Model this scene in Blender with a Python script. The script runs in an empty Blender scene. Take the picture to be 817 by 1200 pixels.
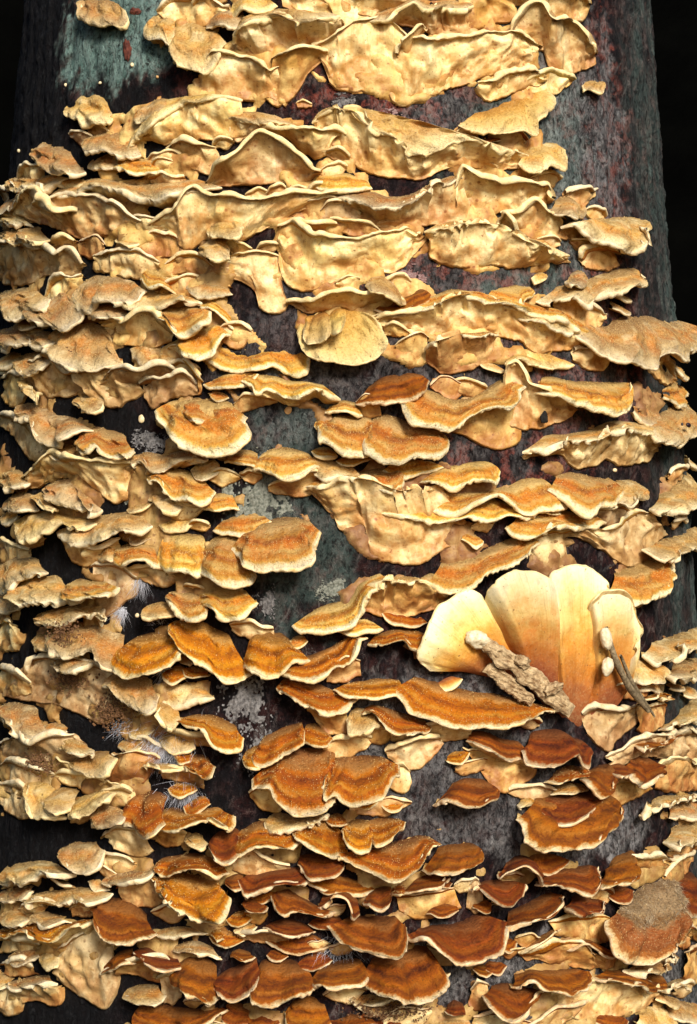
import bpy, math, random
import numpy as np
from mathutils import Vector

sc = bpy.context.scene
col = sc.collection
rng = random.Random(7)

# ---------------------------------------------------------------- camera
DC = 0.82                       # camera to trunk axis, metres
cam_d = bpy.data.cameras.new('camera')
cam = bpy.data.objects.new('camera', cam_d)
col.objects.link(cam)
cam.location = (0, -DC, 0)
cam.rotation_euler = (math.pi / 2, 0, 0)
cam_d.sensor_fit = 'VERTICAL'
cam_d.sensor_height = 24.0
cam_d.lens = 24.0 * 2333.0 / 1200.0
cam_d.clip_start = 0.02
cam_d.clip_end = 200
sc.camera = cam

# ---------------------------------------------------------------- light
SUN_EL, SUN_AZ = math.radians(26), math.radians(16)    # azimuth: towards the right of the camera
sun_dir = Vector((math.sin(SUN_AZ) * math.cos(SUN_EL), -math.cos(SUN_AZ) * math.cos(SUN_EL), math.sin(SUN_EL)))
world = bpy.data.worlds.new('World')
sc.world = world
world.use_nodes = True
wn = world.node_tree
sky = wn.nodes.new('ShaderNodeTexSky')
sky.sky_type = 'NISHITA'
sky.sun_disc = False
sky.sun_elevation = SUN_EL
sky.sun_rotation = math.atan2(sun_dir.x, sun_dir.y)
bg = wn.nodes['Background']
bg.inputs['Strength'].default_value = 0.115
wn.links.new(sky.outputs[0], bg.inputs['Color'])
sl = bpy.data.lights.new('sun', 'SUN')
sl.energy = 4.2
sl.angle = math.radians(16)
sl.color = (1.0, 0.955, 0.90)
sun = bpy.data.objects.new('sun', sl)
col.objects.link(sun)
sun.location = (0.4, -1.2, 1.2)
sun.rotation_euler = (-sun_dir).to_track_quat('-Z', 'Y').to_euler()
sc.view_settings.view_transform = 'Standard'
sc.view_settings.look = 'None'
sc.view_settings.gamma = 1
sc.view_settings.use_curve_mapping = False
sc.view_settings.exposure = 0.42
sc.cycles.use_denoising = True
sc.cycles.max_bounces = 5
sc.cycles.diffuse_bounces = 4

# ---------------------------------------------------------------- helpers
R0, TAPER, AXIS = 0.1423, 0.0745, -0.0048

def trunk_r(z):
    z = np.asarray(z, float)
    return np.where(z < 0.25, R0 - TAPER * z, R0 - TAPER * 0.25 - 0.02 * (z - 0.25))

def cyl(th, z, off):
    r = trunk_r(z) + off
    return np.stack([AXIS + r * np.sin(th), -r * np.cos(th), np.broadcast_to(z, np.shape(r))], -1)

def hash3(i, j, k):
    n = (i * 374761393 + j * 668265263 + k * 2147483647) & 0x7fffffff
    n = ((n ^ (n >> 13)) * 1274126177) & 0x7fffffff
    n = ((n ^ (n >> 15)) * 2246822519) & 0x7fffffff
    return ((n ^ (n >> 16)) & 0xffff) / 32767.5 - 1.0

def vnoise(x, y, z=0.0):
    """smooth value noise in -1..1 on numpy arrays"""
    x, y, z = np.broadcast_arrays(np.asarray(x, float), np.asarray(y, float), np.asarray(z, float))
    xi, yi, zi = np.floor(x).astype(np.int64), np.floor(y).astype(np.int64), np.floor(z).astype(np.int64)
    fx, fy, fz = x - xi, y - yi, z - zi
    fx, fy, fz = fx * fx * (3 - 2 * fx), fy * fy * (3 - 2 * fy), fz * fz * (3 - 2 * fz)
    def lerp(a, b, t): return a + (b - a) * t
    c = [[[hash3(xi + a, yi + b, zi + d) for d in (0, 1)] for b in (0, 1)] for a in (0, 1)]
    x00 = lerp(c[0][0][0], c[1][0][0], fx); x10 = lerp(c[0][1][0], c[1][1][0], fx)
    x01 = lerp(c[0][0][1], c[1][0][1], fx); x11 = lerp(c[0][1][1], c[1][1][1], fx)
    return lerp(lerp(x00, x10, fy), lerp(x01, x11, fy), fz)

def spline(P, n):
    """Catmull-Rom through P (k x 3), resampled to n points evenly by length"""
    P = np.asarray(P, float)
    if len(P) < 2: P = np.vstack([P, P])
    Q = np.vstack([2 * P[0] - P[1], P, 2 * P[-1] - P[-2]])
    out = []
    t = np.linspace(0, 1, 12, endpoint=False)[:, None]
    for i in range(1, len(Q) - 2):
        a, b, c, d = Q[i - 1], Q[i], Q[i + 1], Q[i + 2]
        cr = 0.5 * (2 * b + (c - a) * t + (2 * a - 5 * b + 4 * c - d) * t ** 2 + (3 * b - a - 3 * c + d) * t ** 3)
        ln = b + (c - b) * t
        out.append(0.75 * cr + 0.25 * ln)
    out.append(P[-1:])
    C = np.vstack(out)
    seg = np.linalg.norm(np.diff(C, axis=0), axis=1)
    L = np.concatenate([[0], np.cumsum(seg)])
    s = np.linspace(0, L[-1], n)
    return np.stack([np.interp(s, L, C[:, k]) for k in range(3)], -1), L[-1]

def mesh_obj(name, verts, faces, mat, parent=None, smooth=True, normals=None, uv=None):
    me = bpy.data.meshes.new(name)
    me.from_pydata([tuple(v) for v in verts], [], [tuple(f) for f in faces])
    if smooth:
        me.polygons.foreach_set('use_smooth', [True] * len(me.polygons))
    if uv is not None:
        lay = me.uv_layers.new(name='UVMap')
        idx = np.empty(len(me.loops), np.int32)
        me.loops.foreach_get('vertex_index', idx)
        lay.data.foreach_set('uv', np.asarray(uv, np.float32)[idx].ravel())
    if normals is not None:
        me.normals_split_custom_set_from_vertices([tuple(n) for n in normals])
    me.materials.append(mat)
    o = bpy.data.objects.new(name, me)
    col.objects.link(o)
    if parent is not None:
        o.parent = parent
    return o

def empty(name, loc):
    o = bpy.data.objects.new(name, None)
    o.empty_display_size = 0.005
    col.objects.link(o)
    o.location = loc
    return o

def tag(o, label, cat, group=None, kind=None):
    if label: o['label'] = label
    if cat: o['category'] = cat
    if group: o['group'] = group
    if kind: o['kind'] = kind
    return o

# ---------------------------------------------------------------- materials
class NT:
    def __init__(self, name):
        self.m = bpy.data.materials.new(name)
        self.m.use_nodes = True
        self.t = self.m.node_tree
        self.b = self.t.nodes['Principled BSDF']
    def n(self, typ, **kw):
        nd = self.t.nodes.new(typ)
        for k, v in kw.items():
            setattr(nd, k, v)
        return nd
    def put(self, sock, v):
        if isinstance(v, (int, float, tuple, list)):
            if isinstance(v, (tuple, list)) and len(v) == 3 and sock.type == 'RGBA': v = (*v, 1)
            sock.default_value = v
        else:
            self.t.links.new(v, sock)
    def math(self, op, a, b=0.0, c=0.0, clamp=False):
        nd = self.n('ShaderNodeMath', operation=op, use_clamp=clamp)
        self.put(nd.inputs[0], a); self.put(nd.inputs[1], b)
        if op in ('MULTIPLY_ADD', 'COMPARE'): self.put(nd.inputs[2], c)
        return nd.outputs[0]
    def mix(self, f, a, b, blend='MIX'):
        nd = self.n('ShaderNodeMix', data_type='RGBA', blend_type=blend)
        self.put(nd.inputs[0], f); self.put(nd.inputs[6], a); self.put(nd.inputs[7], b)
        return nd.outputs[2]
    def noise(self, vec, scale, detail=3.0, rough=0.55, w=None, dist=0.0):
        nd = self.n('ShaderNodeTexNoise', noise_dimensions='4D' if w is not None else '3D')
        self.put(nd.inputs['Vector'], vec)
        if w is not None: self.put(nd.inputs['W'], w)
        nd.inputs['Scale'].default_value = scale
        nd.inputs['Detail'].default_value = detail
        nd.inputs['Roughness'].default_value = rough
        nd.inputs['Distortion'].default_value = dist
        return nd.outputs['Fac']
    def map(self, v, a, b, c=0.0, d=1.0):
        nd = self.n('ShaderNodeMapRange')
        self.put(nd.inputs[0], v)
        for i, x in enumerate((a, b, c, d)): nd.inputs[i + 1].default_value = x
        return nd.outputs[0]
    def n_vec(self, v, f):
        nd = self.n('ShaderNodeVectorMath', operation='ADD')
        sc_ = self.n('ShaderNodeMath', operation='MULTIPLY'); self.put(sc_.inputs[0], f); sc_.inputs[1].default_value = .012
        cb = self.n('ShaderNodeCombineXYZ'); [self.t.links.new(sc_.outputs[0], cb.inputs[i]) for i in range(3)]
        self.put(nd.inputs[0], v); self.t.links.new(cb.outputs[0], nd.inputs[1])
        return nd.outputs[0]
    def ramp(self, f, stops, interp='LINEAR'):
        nd = self.n('ShaderNodeValToRGB')
        cr = nd.color_ramp
        cr.interpolation = interp
        while len(cr.elements) < len(stops): cr.elements.new(0.5)
        for e, (p, c) in zip(cr.elements, stops):
            e.position = p; e.color = (*c, 1)
        self.put(nd.inputs[0], f)
        return nd.outputs[0]
    def hsv(self, colr, h=0.5, s=1.0, v=1.0):
        nd = self.n('ShaderNodeHueSaturation')
        self.put(nd.inputs['Hue'], h); self.put(nd.inputs['Saturation'], s); self.put(nd.inputs['Value'], v)
        self.put(nd.inputs['Color'], colr)
        return nd.outputs[0]
    def bump(self, h, strength, dist):
        nd = self.n('ShaderNodeBump')
        nd.inputs['Strength'].default_value = strength
        nd.inputs['Distance'].default_value = dist
        self.put(nd.inputs['Height'], h)
        self.t.links.new(nd.outputs[0], self.b.inputs['Normal'])

def fungus_base(name):
    q = NT(name)
    tc = q.n('ShaderNodeTexCoord')
    oi = q.n('ShaderNodeObjectInfo')
    sep = q.n('ShaderNodeSeparateXYZ')
    q.t.links.new(tc.outputs['UV'], sep.inputs[0])
    q.obj, q.u, q.v = tc.outputs['Object'], sep.outputs[0], sep.outputs[1]
    at = q.n('ShaderNodeAttribute', attribute_type='OBJECT', attribute_name='seed')
    q.rand = at.outputs['Fac']
    q.w = q.math('MULTIPLY', q.rand, 37.0)
    return q

def cap_material(name, stops, fuzz_col, fuzz=0.5, zones=0.5, blush=0.0):
    q = fungus_base(name)
    big = q.noise(q.obj, 130, 3, 0.6, q.w)
    vv = q.math('ADD', q.v, q.map(big, 0.25, 0.75, -0.075, 0.075))
    med = q.noise(q.obj, 600, 3, 0.6, q.w)
    vv = q.math('ADD', vv, q.map(med, 0.25, 0.75, -0.04, 0.04))
    c = q.ramp(vv, stops)
    # concentric growth zones of uneven width
    cz = q.n('ShaderNodeCombineXYZ')
    q.put(cz.inputs[0], q.math('MULTIPLY', vv, 7.5)); q.put(cz.inputs[1], q.math('MULTIPLY', q.u, 0.12)); q.put(cz.inputs[2], q.w)
    zn = q.noise(cz.outputs[0], 1.0, 3, 0.6)
    c = q.mix(q.map(zn, .50, .66, 0, 0.75 * zones), c, q.hsv(c, 0.488, 1.2, 0.36))
    c = q.mix(q.map(zn, .42, .30, 0, 0.18 * zones), c, fuzz_col)
    if name in ('cap_ochre', 'cap_tan'):
        on = q.noise(q.obj, 120, 4, .6, q.math('ADD', q.w, 14.0))
        c = q.mix(q.map(on, .50, .62, 0, .6), c, (.27, .14, .042))
        c = q.mix(q.map(on, .46, .36, 0, .5), c, (.80, .64, .34))
    if blush:
        bn = q.noise(q.obj, 150, 3, 0.55, q.math('ADD', q.w, 5.0))
        bm = q.math('MULTIPLY', q.map(bn, .45, .58), q.map(q.math('ABSOLUTE', q.math('SUBTRACT', vv, .52)), .34, .12))
        c = q.mix(q.math('MULTIPLY', bm, blush), c, (.58, .175, .010))
    # mottling
    m2 = q.noise(q.obj, 260, 4, 0.65, q.w)
    c = q.mix(q.map(m2, 0.52, 0.70, 0, 0.6), c, q.hsv(c, 0.488, 1.2, 0.58))
    c = q.mix(q.map(m2, 0.44, 0.28, 0, 0.16), c, fuzz_col)
    fb = q.n('ShaderNodeCombineXYZ')
    q.put(fb.inputs[0], q.math('MULTIPLY', q.u, 14.0)); q.put(fb.inputs[1], q.math('MULTIPLY', q.v, 1.6)); q.put(fb.inputs[2], q.w)
    fn = q.noise(fb.outputs[0], 1.0, 3, 0.65, None, .4)
    c = q.mix(q.map(fn, .52, .70, 0, .40), c, q.hsv(c, 0.488, 1.15, 0.55))
    dn = q.noise(q.obj, 950, 2, .5, q.math('ADD', q.w, 3.0))
    c = q.mix(q.map(dn, .66, .72, 0, .7), c, (.10, .045, .015))
    # fine felt
    f1 = q.noise(q.obj, 1250, 3, 0.7)
    c = q.mix(q.map(f1, 0.52, 0.70, 0, fuzz), c, fuzz_col)
    c = q.mix(q.map(f1, 0.47, 0.30, 0, 0.65 if name != 'cap_fan' else .15), c, q.hsv(c, 0.49, 1.15, 0.42))
    kv = {'cap_brown': .74, 'cap_orange': .86}.get(name, 1.0)
    c = q.hsv(c, q.map(q.rand, 0, 1, 0.492, 0.508) if kv == 1 else q.map(q.rand, 0, 1, 0.484, 0.500), 1.0 if kv == 1 else 1.06, q.map(q.rand, 0, 1, 0.76 * kv, 1.12 * kv))
    q.put(q.b.inputs['Base Color'], c)
    q.put(q.b.inputs['Roughness'], 0.8)
    q.put(q.b.inputs['Specular IOR Level'], 0.25)
    h = q.math('ADD', q.math('MULTIPLY', f1, 0.9), q.math('MULTIPLY', q.noise(q.obj, 480, 3, 0.6), 0.9))
    q.bump(h, .75 if name != 'cap_fan' else .2, 0.0011)
    return q.m

def under_material(name, pale, mid, stain, spot, gloss=0.5):
    q = fungus_base(name)
    big = q.noise(q.obj, 85, 4, 0.6, q.w)
    c = q.mix(q.map(big, 0.42, 0.60), pale, mid)
    st = q.noise(q.obj, 170, 4, 0.62, q.math('ADD', q.w, 9.0))
    sv = q.math('ADD', q.math('MULTIPLY', q.v, 0.22), st)
    c = q.mix(q.map(sv, 0.54, 0.70, 0, 0.75), c, stain)
    c = q.mix(q.map(sv, 0.70, 0.84, 0, 0.6), c, spot)
    cr = q.n('ShaderNodeCombineXYZ')
    q.put(cr.inputs[0], q.math('MULTIPLY', q.u, 2.6)); q.put(cr.inputs[1], q.math('MULTIPLY', q.v, 0.7)); q.put(cr.inputs[2], q.w)
    crn = q.noise(cr.outputs[0], 1.0, 4, 0.6, None, .6)
    c = q.mix(q.map(crn, .52, .70, 0, .6), c, stain)
    # growth lines parallel to the margin
    wv = q.math('SINE', q.math('MULTIPLY_ADD', q.math('ADD', q.v, q.math('MULTIPLY', big, 0.3)), 42.0, q.w))
    c = q.mix(q.map(wv, 0.3, 1.0, 0, 0.13), c, stain)
    f1 = q.noise(q.obj, 1500, 3, 0.6)
    c = q.mix(q.map(f1, 0.52, 0.74, 0, 0.32), c, stain)
    vo = q.n('ShaderNodeTexVoronoi')
    q.put(vo.inputs['Vector'], q.obj); vo.inputs['Scale'].default_value = 380
    vs = q.n('ShaderNodeSeparateColor'); q.t.links.new(vo.outputs['Color'], vs.inputs[0])
    dot = q.math('MULTIPLY', q.map(vo.outputs['Distance'], 0.30, 0.16), q.map(vs.outputs[0], 0.62, 0.72))
    dot = q.math('MULTIPLY', dot, q.map(st, 0.40, 0.56))
    c = q.mix(q.math('MULTIPLY', dot, 0.8), c, spot)
    c = q.hsv(c, q.map(q.rand, 0, 1, 0.494, 0.508), 1.0, q.map(q.rand, 0, 1, 0.86, 1.1))
    q.put(q.b.inputs['Base Color'], c)
    q.put(q.b.inputs['Roughness'], gloss)
    q.put(q.b.inputs['Specular IOR Level'], 0.35)
    h = q.math('ADD', q.math('MULTIPLY', q.noise(q.obj, 420, 4, 0.6), 1.0), q.math('MULTIPLY', f1, 0.25))
    dn = q.noise(q.obj, 900, 2, .5, q.math('ADD', q.w, 3.0))
    q.put(q.b.inputs['Base Color'], q.mix(q.map(dn, .64, .71, 0, .75), c, spot))
    q.bump(h, 0.5, 0.0010)
    return q.m

def rim_material(name, c0, c1):
    q = fungus_base(name)
    a = q.noise(q.obj, 420, 3, 0.6, q.w)
    c = q.mix(q.map(a, 0.35, 0.7), c0, c1)
    f1 = q.noise(q.obj, 2400, 2, 0.6)
    c = q.mix(q.map(f1, 0.48, 0.28, 0, 0.45), c, q.hsv(c, 0.49, 1.1, 0.55))
    q.put(q.b.inputs['Base Color'], c)
    q.put(q.b.inputs['Roughness'], 0.75)
    q.bump(f1, 0.6, 0.0005)
    return q.m

FELT = (0.56, 0.34, 0.10)
CAP = {
 'y': cap_material('cap_ochre', [(0, (.40, .23, .065)), (.3, (.56, .35, .11)), (.55, (.60, .36, .095)), (.75, (.66, .46, .18)), (.9, (.74, .55, .26)), (1, (.78, .62, .33))], (.70, .53, .26), .35, .25, .3),
 'g': cap_material('cap_tan', [(0, (.28, .165, .06)), (.3, (.44, .275, .10)), (.5, (.54, .285, .07)), (.65, (.46, .285, .105)), (.80, (.53, .37, .16)), (.92, (.64, .49, .26)), (1, (.68, .56, .35))], (.64, .48, .25), .4, .35, .45),
 'o': cap_material('cap_orange', [(0, (.12, .05, .015)), (.12, (.32, .16, .05)), (.26, (.48, .26, .08)), (.38, (.46, .17, .02)), (.48, (.23, .068, .010)), (.58, (.50, .17, .016)), (.68, (.56, .28, .055)), (.78, (.40, .12, .012)), (.88, (.53, .20, .02)), (.945, (.80, .63, .30)), (1, (.86, .74, .46))], FELT, .22, .7, .4),
 'p': cap_material('cap_golden', [(0, (.17, .085, .027)), (.12, (.40, .25, .08)), (.28, (.58, .38, .13)), (.40, (.52, .25, .035)), (.50, (.32, .105, .014)), (.58, (.54, .23, .025)), (.68, (.66, .42, .11)), (.78, (.56, .24, .025)), (.86, (.64, .36, .06)), (.915, (.82, .67, .34)), (1, (.87, .76, .48))], (.66, .48, .19), .25, .55, .7),
 'n': cap_material('cap_yellow', [(0, (.45, .20, .03)), (.3, (.60, .32, .06)), (.5, (.66, .43, .12)), (.8, (.70, .49, .17)), (1, (.78, .60, .28))], (.72, .52, .22), .3, .3),
 'b': cap_material('cap_brown', [(0, (.09, .035, .012)), (.12, (.24, .10, .028)), (.26, (.36, .155, .045)), (.38, (.30, .09, .013)), (.48, (.14, .038, .007)), (.58, (.36, .105, .012)), (.68, (.40, .155, .033)), (.78, (.19, .05, .007)), (.89, (.40, .12, .012)), (.955, (.76, .56, .27)), (1, (.84, .70, .44))], (.42, .20, .05), .22, .8, .25),
 'f': cap_material('cap_fan', [(0, (.20, .055, .02)), (.26, (.33, .10, .027)), (.45, (.52, .20, .03)), (.60, (.66, .37, .08)), (.74, (.75, .53, .18)), (.86, (.81, .64, .29)), (.93, (.84, .70, .38)), (1, (.86, .75, .45))], (.78, .60, .27), .15, .15, .5),
 'h': cap_material('cap_hairy', [(0, (.24, .15, .07)), (.35, (.32, .21, .10)), (.52, (.28, .15, .055)), (.62, (.30, .09, .018)), (.78, (.24, .07, .012)), (.9, (.42, .14, .02)), (.95, (.72, .48, .20)), (1, (.80, .64, .36))], (.40, .27, .13), .4, .8),
}
UNDER = {
 'c': under_material('crust_yellow', (.66, .45, .16), (.52, .30, .08), (.34, .13, .028), (.20, .055, .012), .6),
 'd': under_material('crust_brown', (.46, .29, .105), (.33, .175, .052), (.20, .08, .022), (.10, .03, .01), .6),
 'y': under_material('underside_yellow', (.86, .68, .34), (.70, .47, .17), (.46, .20, .042), (.25, .075, .015)),
 't': under_material('underside_tan', (.74, .56, .29), (.56, .37, .15), (.35, .175, .052), (.20, .08, .022), .6),
 'o': under_material('underside_orange', (.68, .44, .16), (.50, .25, .06), (.31, .105, .022), (.18, .048, .011), .55),
 'g': under_material('underside_grey', (.70, .53, .29), (.54, .36, .155), (.34, .175, .058), (.20, .08, .027), .6),
}
RIM = {
 'y': rim_material('rim_cream', (.86, .69, .36), (.70, .49, .19)),
 'g': rim_material('rim_greyish', (.80, .67, .42), (.62, .45, .22)),
 'o': rim_material('rim_pale', (.82, .68, .40), (.66, .43, .15)),
 'b': rim_material('rim_buff', (.78, .62, .38), (.55, .30, .10)),
}
RIMOF = {'p': 'o', 'y': 'y', 'g': 'g', 'o': 'o', 'n': 'y', 'b': 'b', 'f': 'y', 'h': 'b'}

# ---------------------------------------------------------------- the trunk
def bark_relief(th, z):
    a = th * 140.0                                    # arc in mm
    zm = z * 1000.0
    h = 0.9 * vnoise(a / 16, zm / 34, 1.5)
    h += 0.55 * vnoise(a / 4.5 + 0.5 * vnoise(a / 9, zm / 12, 7), zm / 19, 3.1)
    rid = 1 - np.abs(vnoise(a / 2.6 + 0.9 * vnoise(a / 8, zm / 9, 11), zm / 15, 5.7))
    h += 0.55 * (rid - 0.6)
    h += 0.28 * vnoise(a / 1.5, zm / 3.2, 8.8) + 0.2 * vnoise(a / 0.9, zm / 1.1, 2.2)
    h += .45 * np.clip(vnoise(a / 3.3, zm / 7.5, 14.0) - .25, 0, 1) * 2
    return 1.3 * h / 1000.0

def blob(th, z, c, wa, wz):
    d = np.sqrt(((th - c[0]) * 140 / wa) ** 2 + ((z - c[1]) * 1000 / wz) ** 2)
    d = d + 0.28 * vnoise(th * 140 / 7, z * 1000 / 7, wa) + 0.18 * vnoise(th * 140 / 2.2, z * 1000 / 3, wz) + .1 * vnoise(th * 140 / .8, z * 1000 / 1, wz)
    return np.clip((1.15 - d) / 0.3, 0, 1)

def bark_material():
    q = NT('bark')
    tc = q.n('ShaderNodeTexCoord')
    P = tc.outputs['Object']
    mp = q.n('ShaderNodeMapping'); q.put(mp.inputs['Vector'], P); mp.inputs['Scale'].default_value = (1, 1, 0.6)
    V = mp.outputs[0]
    at = q.n('ShaderNodeAttribute', attribute_type='GEOMETRY', attribute_name='zone')
    sp = q.n('ShaderNodeSeparateColor'); q.t.links.new(at.outputs['Color'], sp.inputs[0])
    alg, red, gry = sp.outputs[0], sp.outputs[1], sp.outputs[2]
    shade = at.outputs['Alpha']
    n1 = q.noise(P, 55, 5, 0.65); n2 = q.noise(V, 230, 6, 0.75, None, .8); n3 = q.noise(V, 700, 5, 0.75, None, .6); n4 = q.noise(P, 140, 5, 0.7)
    n5 = q.noise(P, 1500, 3, 0.7)
    c = q.ramp(n2, [(.3, (.003, .002, .0025)), (.5, (.010, .0065, .0075)), (.66, (.028, .019, .020)), (.85, (.10, .078, .075))])
    # reddish inner bark
    rm = q.math('MULTIPLY', q.map(n4, .47, .56), q.map(red, 0, 1, .12, 1.0))
    cv = q.n('ShaderNodeTexVoronoi', feature='DISTANCE_TO_EDGE'); q.put(cv.inputs['Vector'], q.n_vec(V, n2)); cv.inputs['Scale'].default_value = 150
    crack = q.map(cv.outputs['Distance'], .07, .0)
    c = q.mix(q.math('MULTIPLY', rm, .9), c, q.mix(n3, (.11, .018, .014), (.31, .085, .055)))
    # grey weathered wood
    gm = q.math('MULTIPLY', gry, q.map(n2, .36, .58))
    c = q.mix(gm, c, q.mix(q.map(n3, .35, .7), (.10, .096, .094), (.33, .315, .30)))
    # green algae film
    am = q.math('MULTIPLY', alg, q.map(n3, .22, .46))
    c = q.mix(am, c, q.mix(q.map(n2, .35, .68), (.075, .140, .118), (.31, .43, .37)))
    # pale flecks
    fl = q.math('MULTIPLY', q.map(n5, .63, .72), q.map(n4, .45, .62))
    c = q.mix(q.math('MULTIPLY', fl, .55), c, (.34, .31, .27))
    c = q.mix(q.math('MULTIPLY', crack, q.map(n4, .4, .6, .1, .55)), c, q.mix(q.map(n1, .4, .6), (.20, .19, .17), (.16, .10, .085)))
    # shade of the left flank painted into the bark colour
    c = q.mix(q.math('MULTIPLY', shade, .97), c, q.mix(q.map(n3, .55, .75), (.005, .005, .0055), (.035, .035, .035)))
    c = q.mix(q.map(n3, .52, .36, 0, .85), c, (.006, .004, .004))
    q.put(q.b.inputs['Base Color'], c)
    q.put(q.b.inputs['Roughness'], q.map(n2, .3, .7, .75, .5))
    q.put(q.b.inputs['Specular IOR Level'], .1)
    h = q.math('ADD', q.math('MULTIPLY', n2, 1.0), q.math('ADD', q.math('MULTIPLY', n3, .7), q.math('MULTIPLY', n5, .25)))
    q.bump(h, 1.0, 0.0024)
    return q.m
BARK = bark_material()

def build_trunk():
    base = empty('tree_trunk', (AXIS, 0, -0.5))
    tag(base, 'thick dark standing tree trunk with algae, almost covered by bracket fungi', 'tree trunk')
    zs = np.concatenate([np.linspace(-0.52, -0.22, 30, endpoint=False), np.linspace(-0.22, 0.22, 520, endpoint=False), np.linspace(0.22, 1.6, 60)])
    ths = np.concatenate([np.linspace(-1.75, 1.75, 460, endpoint=False), np.linspace(1.75, 2 * math.pi - 1.75, 90, endpoint=False)])
    T, Z = np.meshgrid(ths, zs)
    off = bark_relief(T, Z)
    flare = np.where(Z < -0.25, (np.clip(-0.25 - Z, 0, 1)) ** 2 * 1.6, 0)
    V = cyl(T, Z, off + flare) - np.array([AXIS, 0, -0.5])
    nr, nc = T.shape
    idx = np.arange(nr * nc).reshape(nr, nc)
    a = idx[:-1]; b = idx[1:]
    F = np.stack([a, np.roll(a, -1, 1), np.roll(b, -1, 1), b], -1).reshape(-1, 4)
    o = mesh_obj('bark', V.reshape(-1, 3), F, BARK, base)
    x = T * 140; y = Z * 1000
    alg = np.maximum.reduce([blob(T, Z, (-0.6596, 0.17227), 34, 20), blob(T, Z, (-0.5596, 0.19214), 36, 24), .22 * blob(T, Z, (-0.0962, -0.00000), 20, 42),
          .34 * np.clip((T - .92) / .2, 0, 1) * (0.55 + .45 * vnoise(x / 6, y / 20, 4)), .3 * blob(T, Z, (0.5448, 0.12717), 30, 60)])
    red = np.maximum.reduce([blob(T, Z, (-0.4836, 0.14628), 26, 12), blob(T, Z, (-0.8234, 0.16939), 10, 40), blob(T, Z, (0.1758, 0.14503), 36, 14), blob(T, Z, (0.6110, 0.08199), 40, 26), blob(T, Z, (0.7530, 0.05239), 34, 20),
          .9 * blob(T, Z, (0.2355, 0.08252), 30, 12), .8 * blob(T, Z, (0.4297, 0.02076), 40, 16), .75 * blob(T, Z, (0.7762, 0.14002), 30, 50), .5 * blob(T, Z, (-0.7287, 0.03682), 40, 14)])
    gry = np.maximum.reduce([blob(T, Z, (0.6326, -0.11227), 34, 10), .6 * blob(T, Z, (0.3338, -0.09313), 40, 22), blob(T, Z, (0.5097, -0.17167), 40, 16), .8 * blob(T, Z, (0.2135, -0.07240), 30, 20), blob(T, Z, (0.9625, -0.17551), 14, 18),
          .8 * blob(T, Z, (0.7352, 0.13304), 30, 55), .5 * blob(T, Z, (0.2913, 0.13673), 22, 10), .35 * blob(T, Z, (-0.0254, 0.04966), 40, 30), .35 * blob(T, Z, (0.4414, 0.05961), 60, 45), .9 * blob(T, Z, (0.3317, -0.15327), 30, 12)])
    shade = np.clip(np.maximum(np.clip((-.15 - T) / .40, 0, 1), .75 * blob(T, Z, (-0.5688, -0.10700), 60, 24)), 0, 1) * (1 - .9 * alg)  # painted shade mask: left flank and a lower-left gap
    at = o.data.attributes.new('zone', 'FLOAT_COLOR', 'POINT')
    at.data.foreach_set('color', np.stack([alg, red, gry, shade], -1).astype(np.float32).ravel())
    return base
build_trunk()

# ---------------------------------------------------------------- ground and added black backdrop behind
def soil_material(name, c0, c1, scale):
    q = NT(name)
    tc = q.n('ShaderNodeTexCoord')
    n = q.noise(tc.outputs['Object'], scale, 6, .7)
    q.put(q.b.inputs['Base Color'], q.mix(q.map(n, .35, .7), c0, c1))
    q.put(q.b.inputs['Roughness'], 1.0)
    q.put(q.b.inputs['Specular IOR Level'], 0.0)
    q.bump(n, .6, .05)
    return q.m
gx = np.concatenate([-np.geomspace(60, .1, 40), np.geomspace(.1, 60, 40)])
GX, GY = np.meshgrid(gx, gx)
GZ = -0.5 + .012 * vnoise(GX * 9, GY * 9) * np.clip(3 - np.hypot(GX, GY), 0, 1)
gi = np.arange(GX.size).reshape(GX.shape)
g = mesh_obj('ground', np.stack([GX, GY, GZ], -1).reshape(-1, 3), np.stack([gi[:-1, :-1], gi[:-1, 1:], gi[1:, 1:], gi[1:, :-1]], -1).reshape(-1, 4), soil_material('soil', (.006, .005, .004), (.014, .011, .008), 12))
g['kind'] = 'structure'
ha = np.linspace(-2.3, 2.3, 90); hz = np.linspace(0, 1, 30)
HA, HZ = np.meshgrid(ha, hz)
hr = 5 + 4.5 * HZ + .5 * vnoise(HA * 5, HZ * 6)
hh = -0.55 + 6.0 * HZ ** .8 + .5 * vnoise(HA * 4, HZ * 5, 3) * HZ
hi = np.arange(HA.size).reshape(HA.shape)
h = mesh_obj('backdrop', np.stack([hr * np.sin(HA), hr * np.cos(HA), hh], -1).reshape(-1, 3), np.stack([hi[:-1, :-1], hi[:-1, 1:], hi[1:, 1:], hi[1:, :-1]], -1).reshape(-1, 4), soil_material('black_backdrop', (.0007, .0007, .0006), (.0015, .0015, .0012), 3))  # added near-black screen, hides the sky so the surroundings render black
h['kind'] = 'structure'

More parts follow.
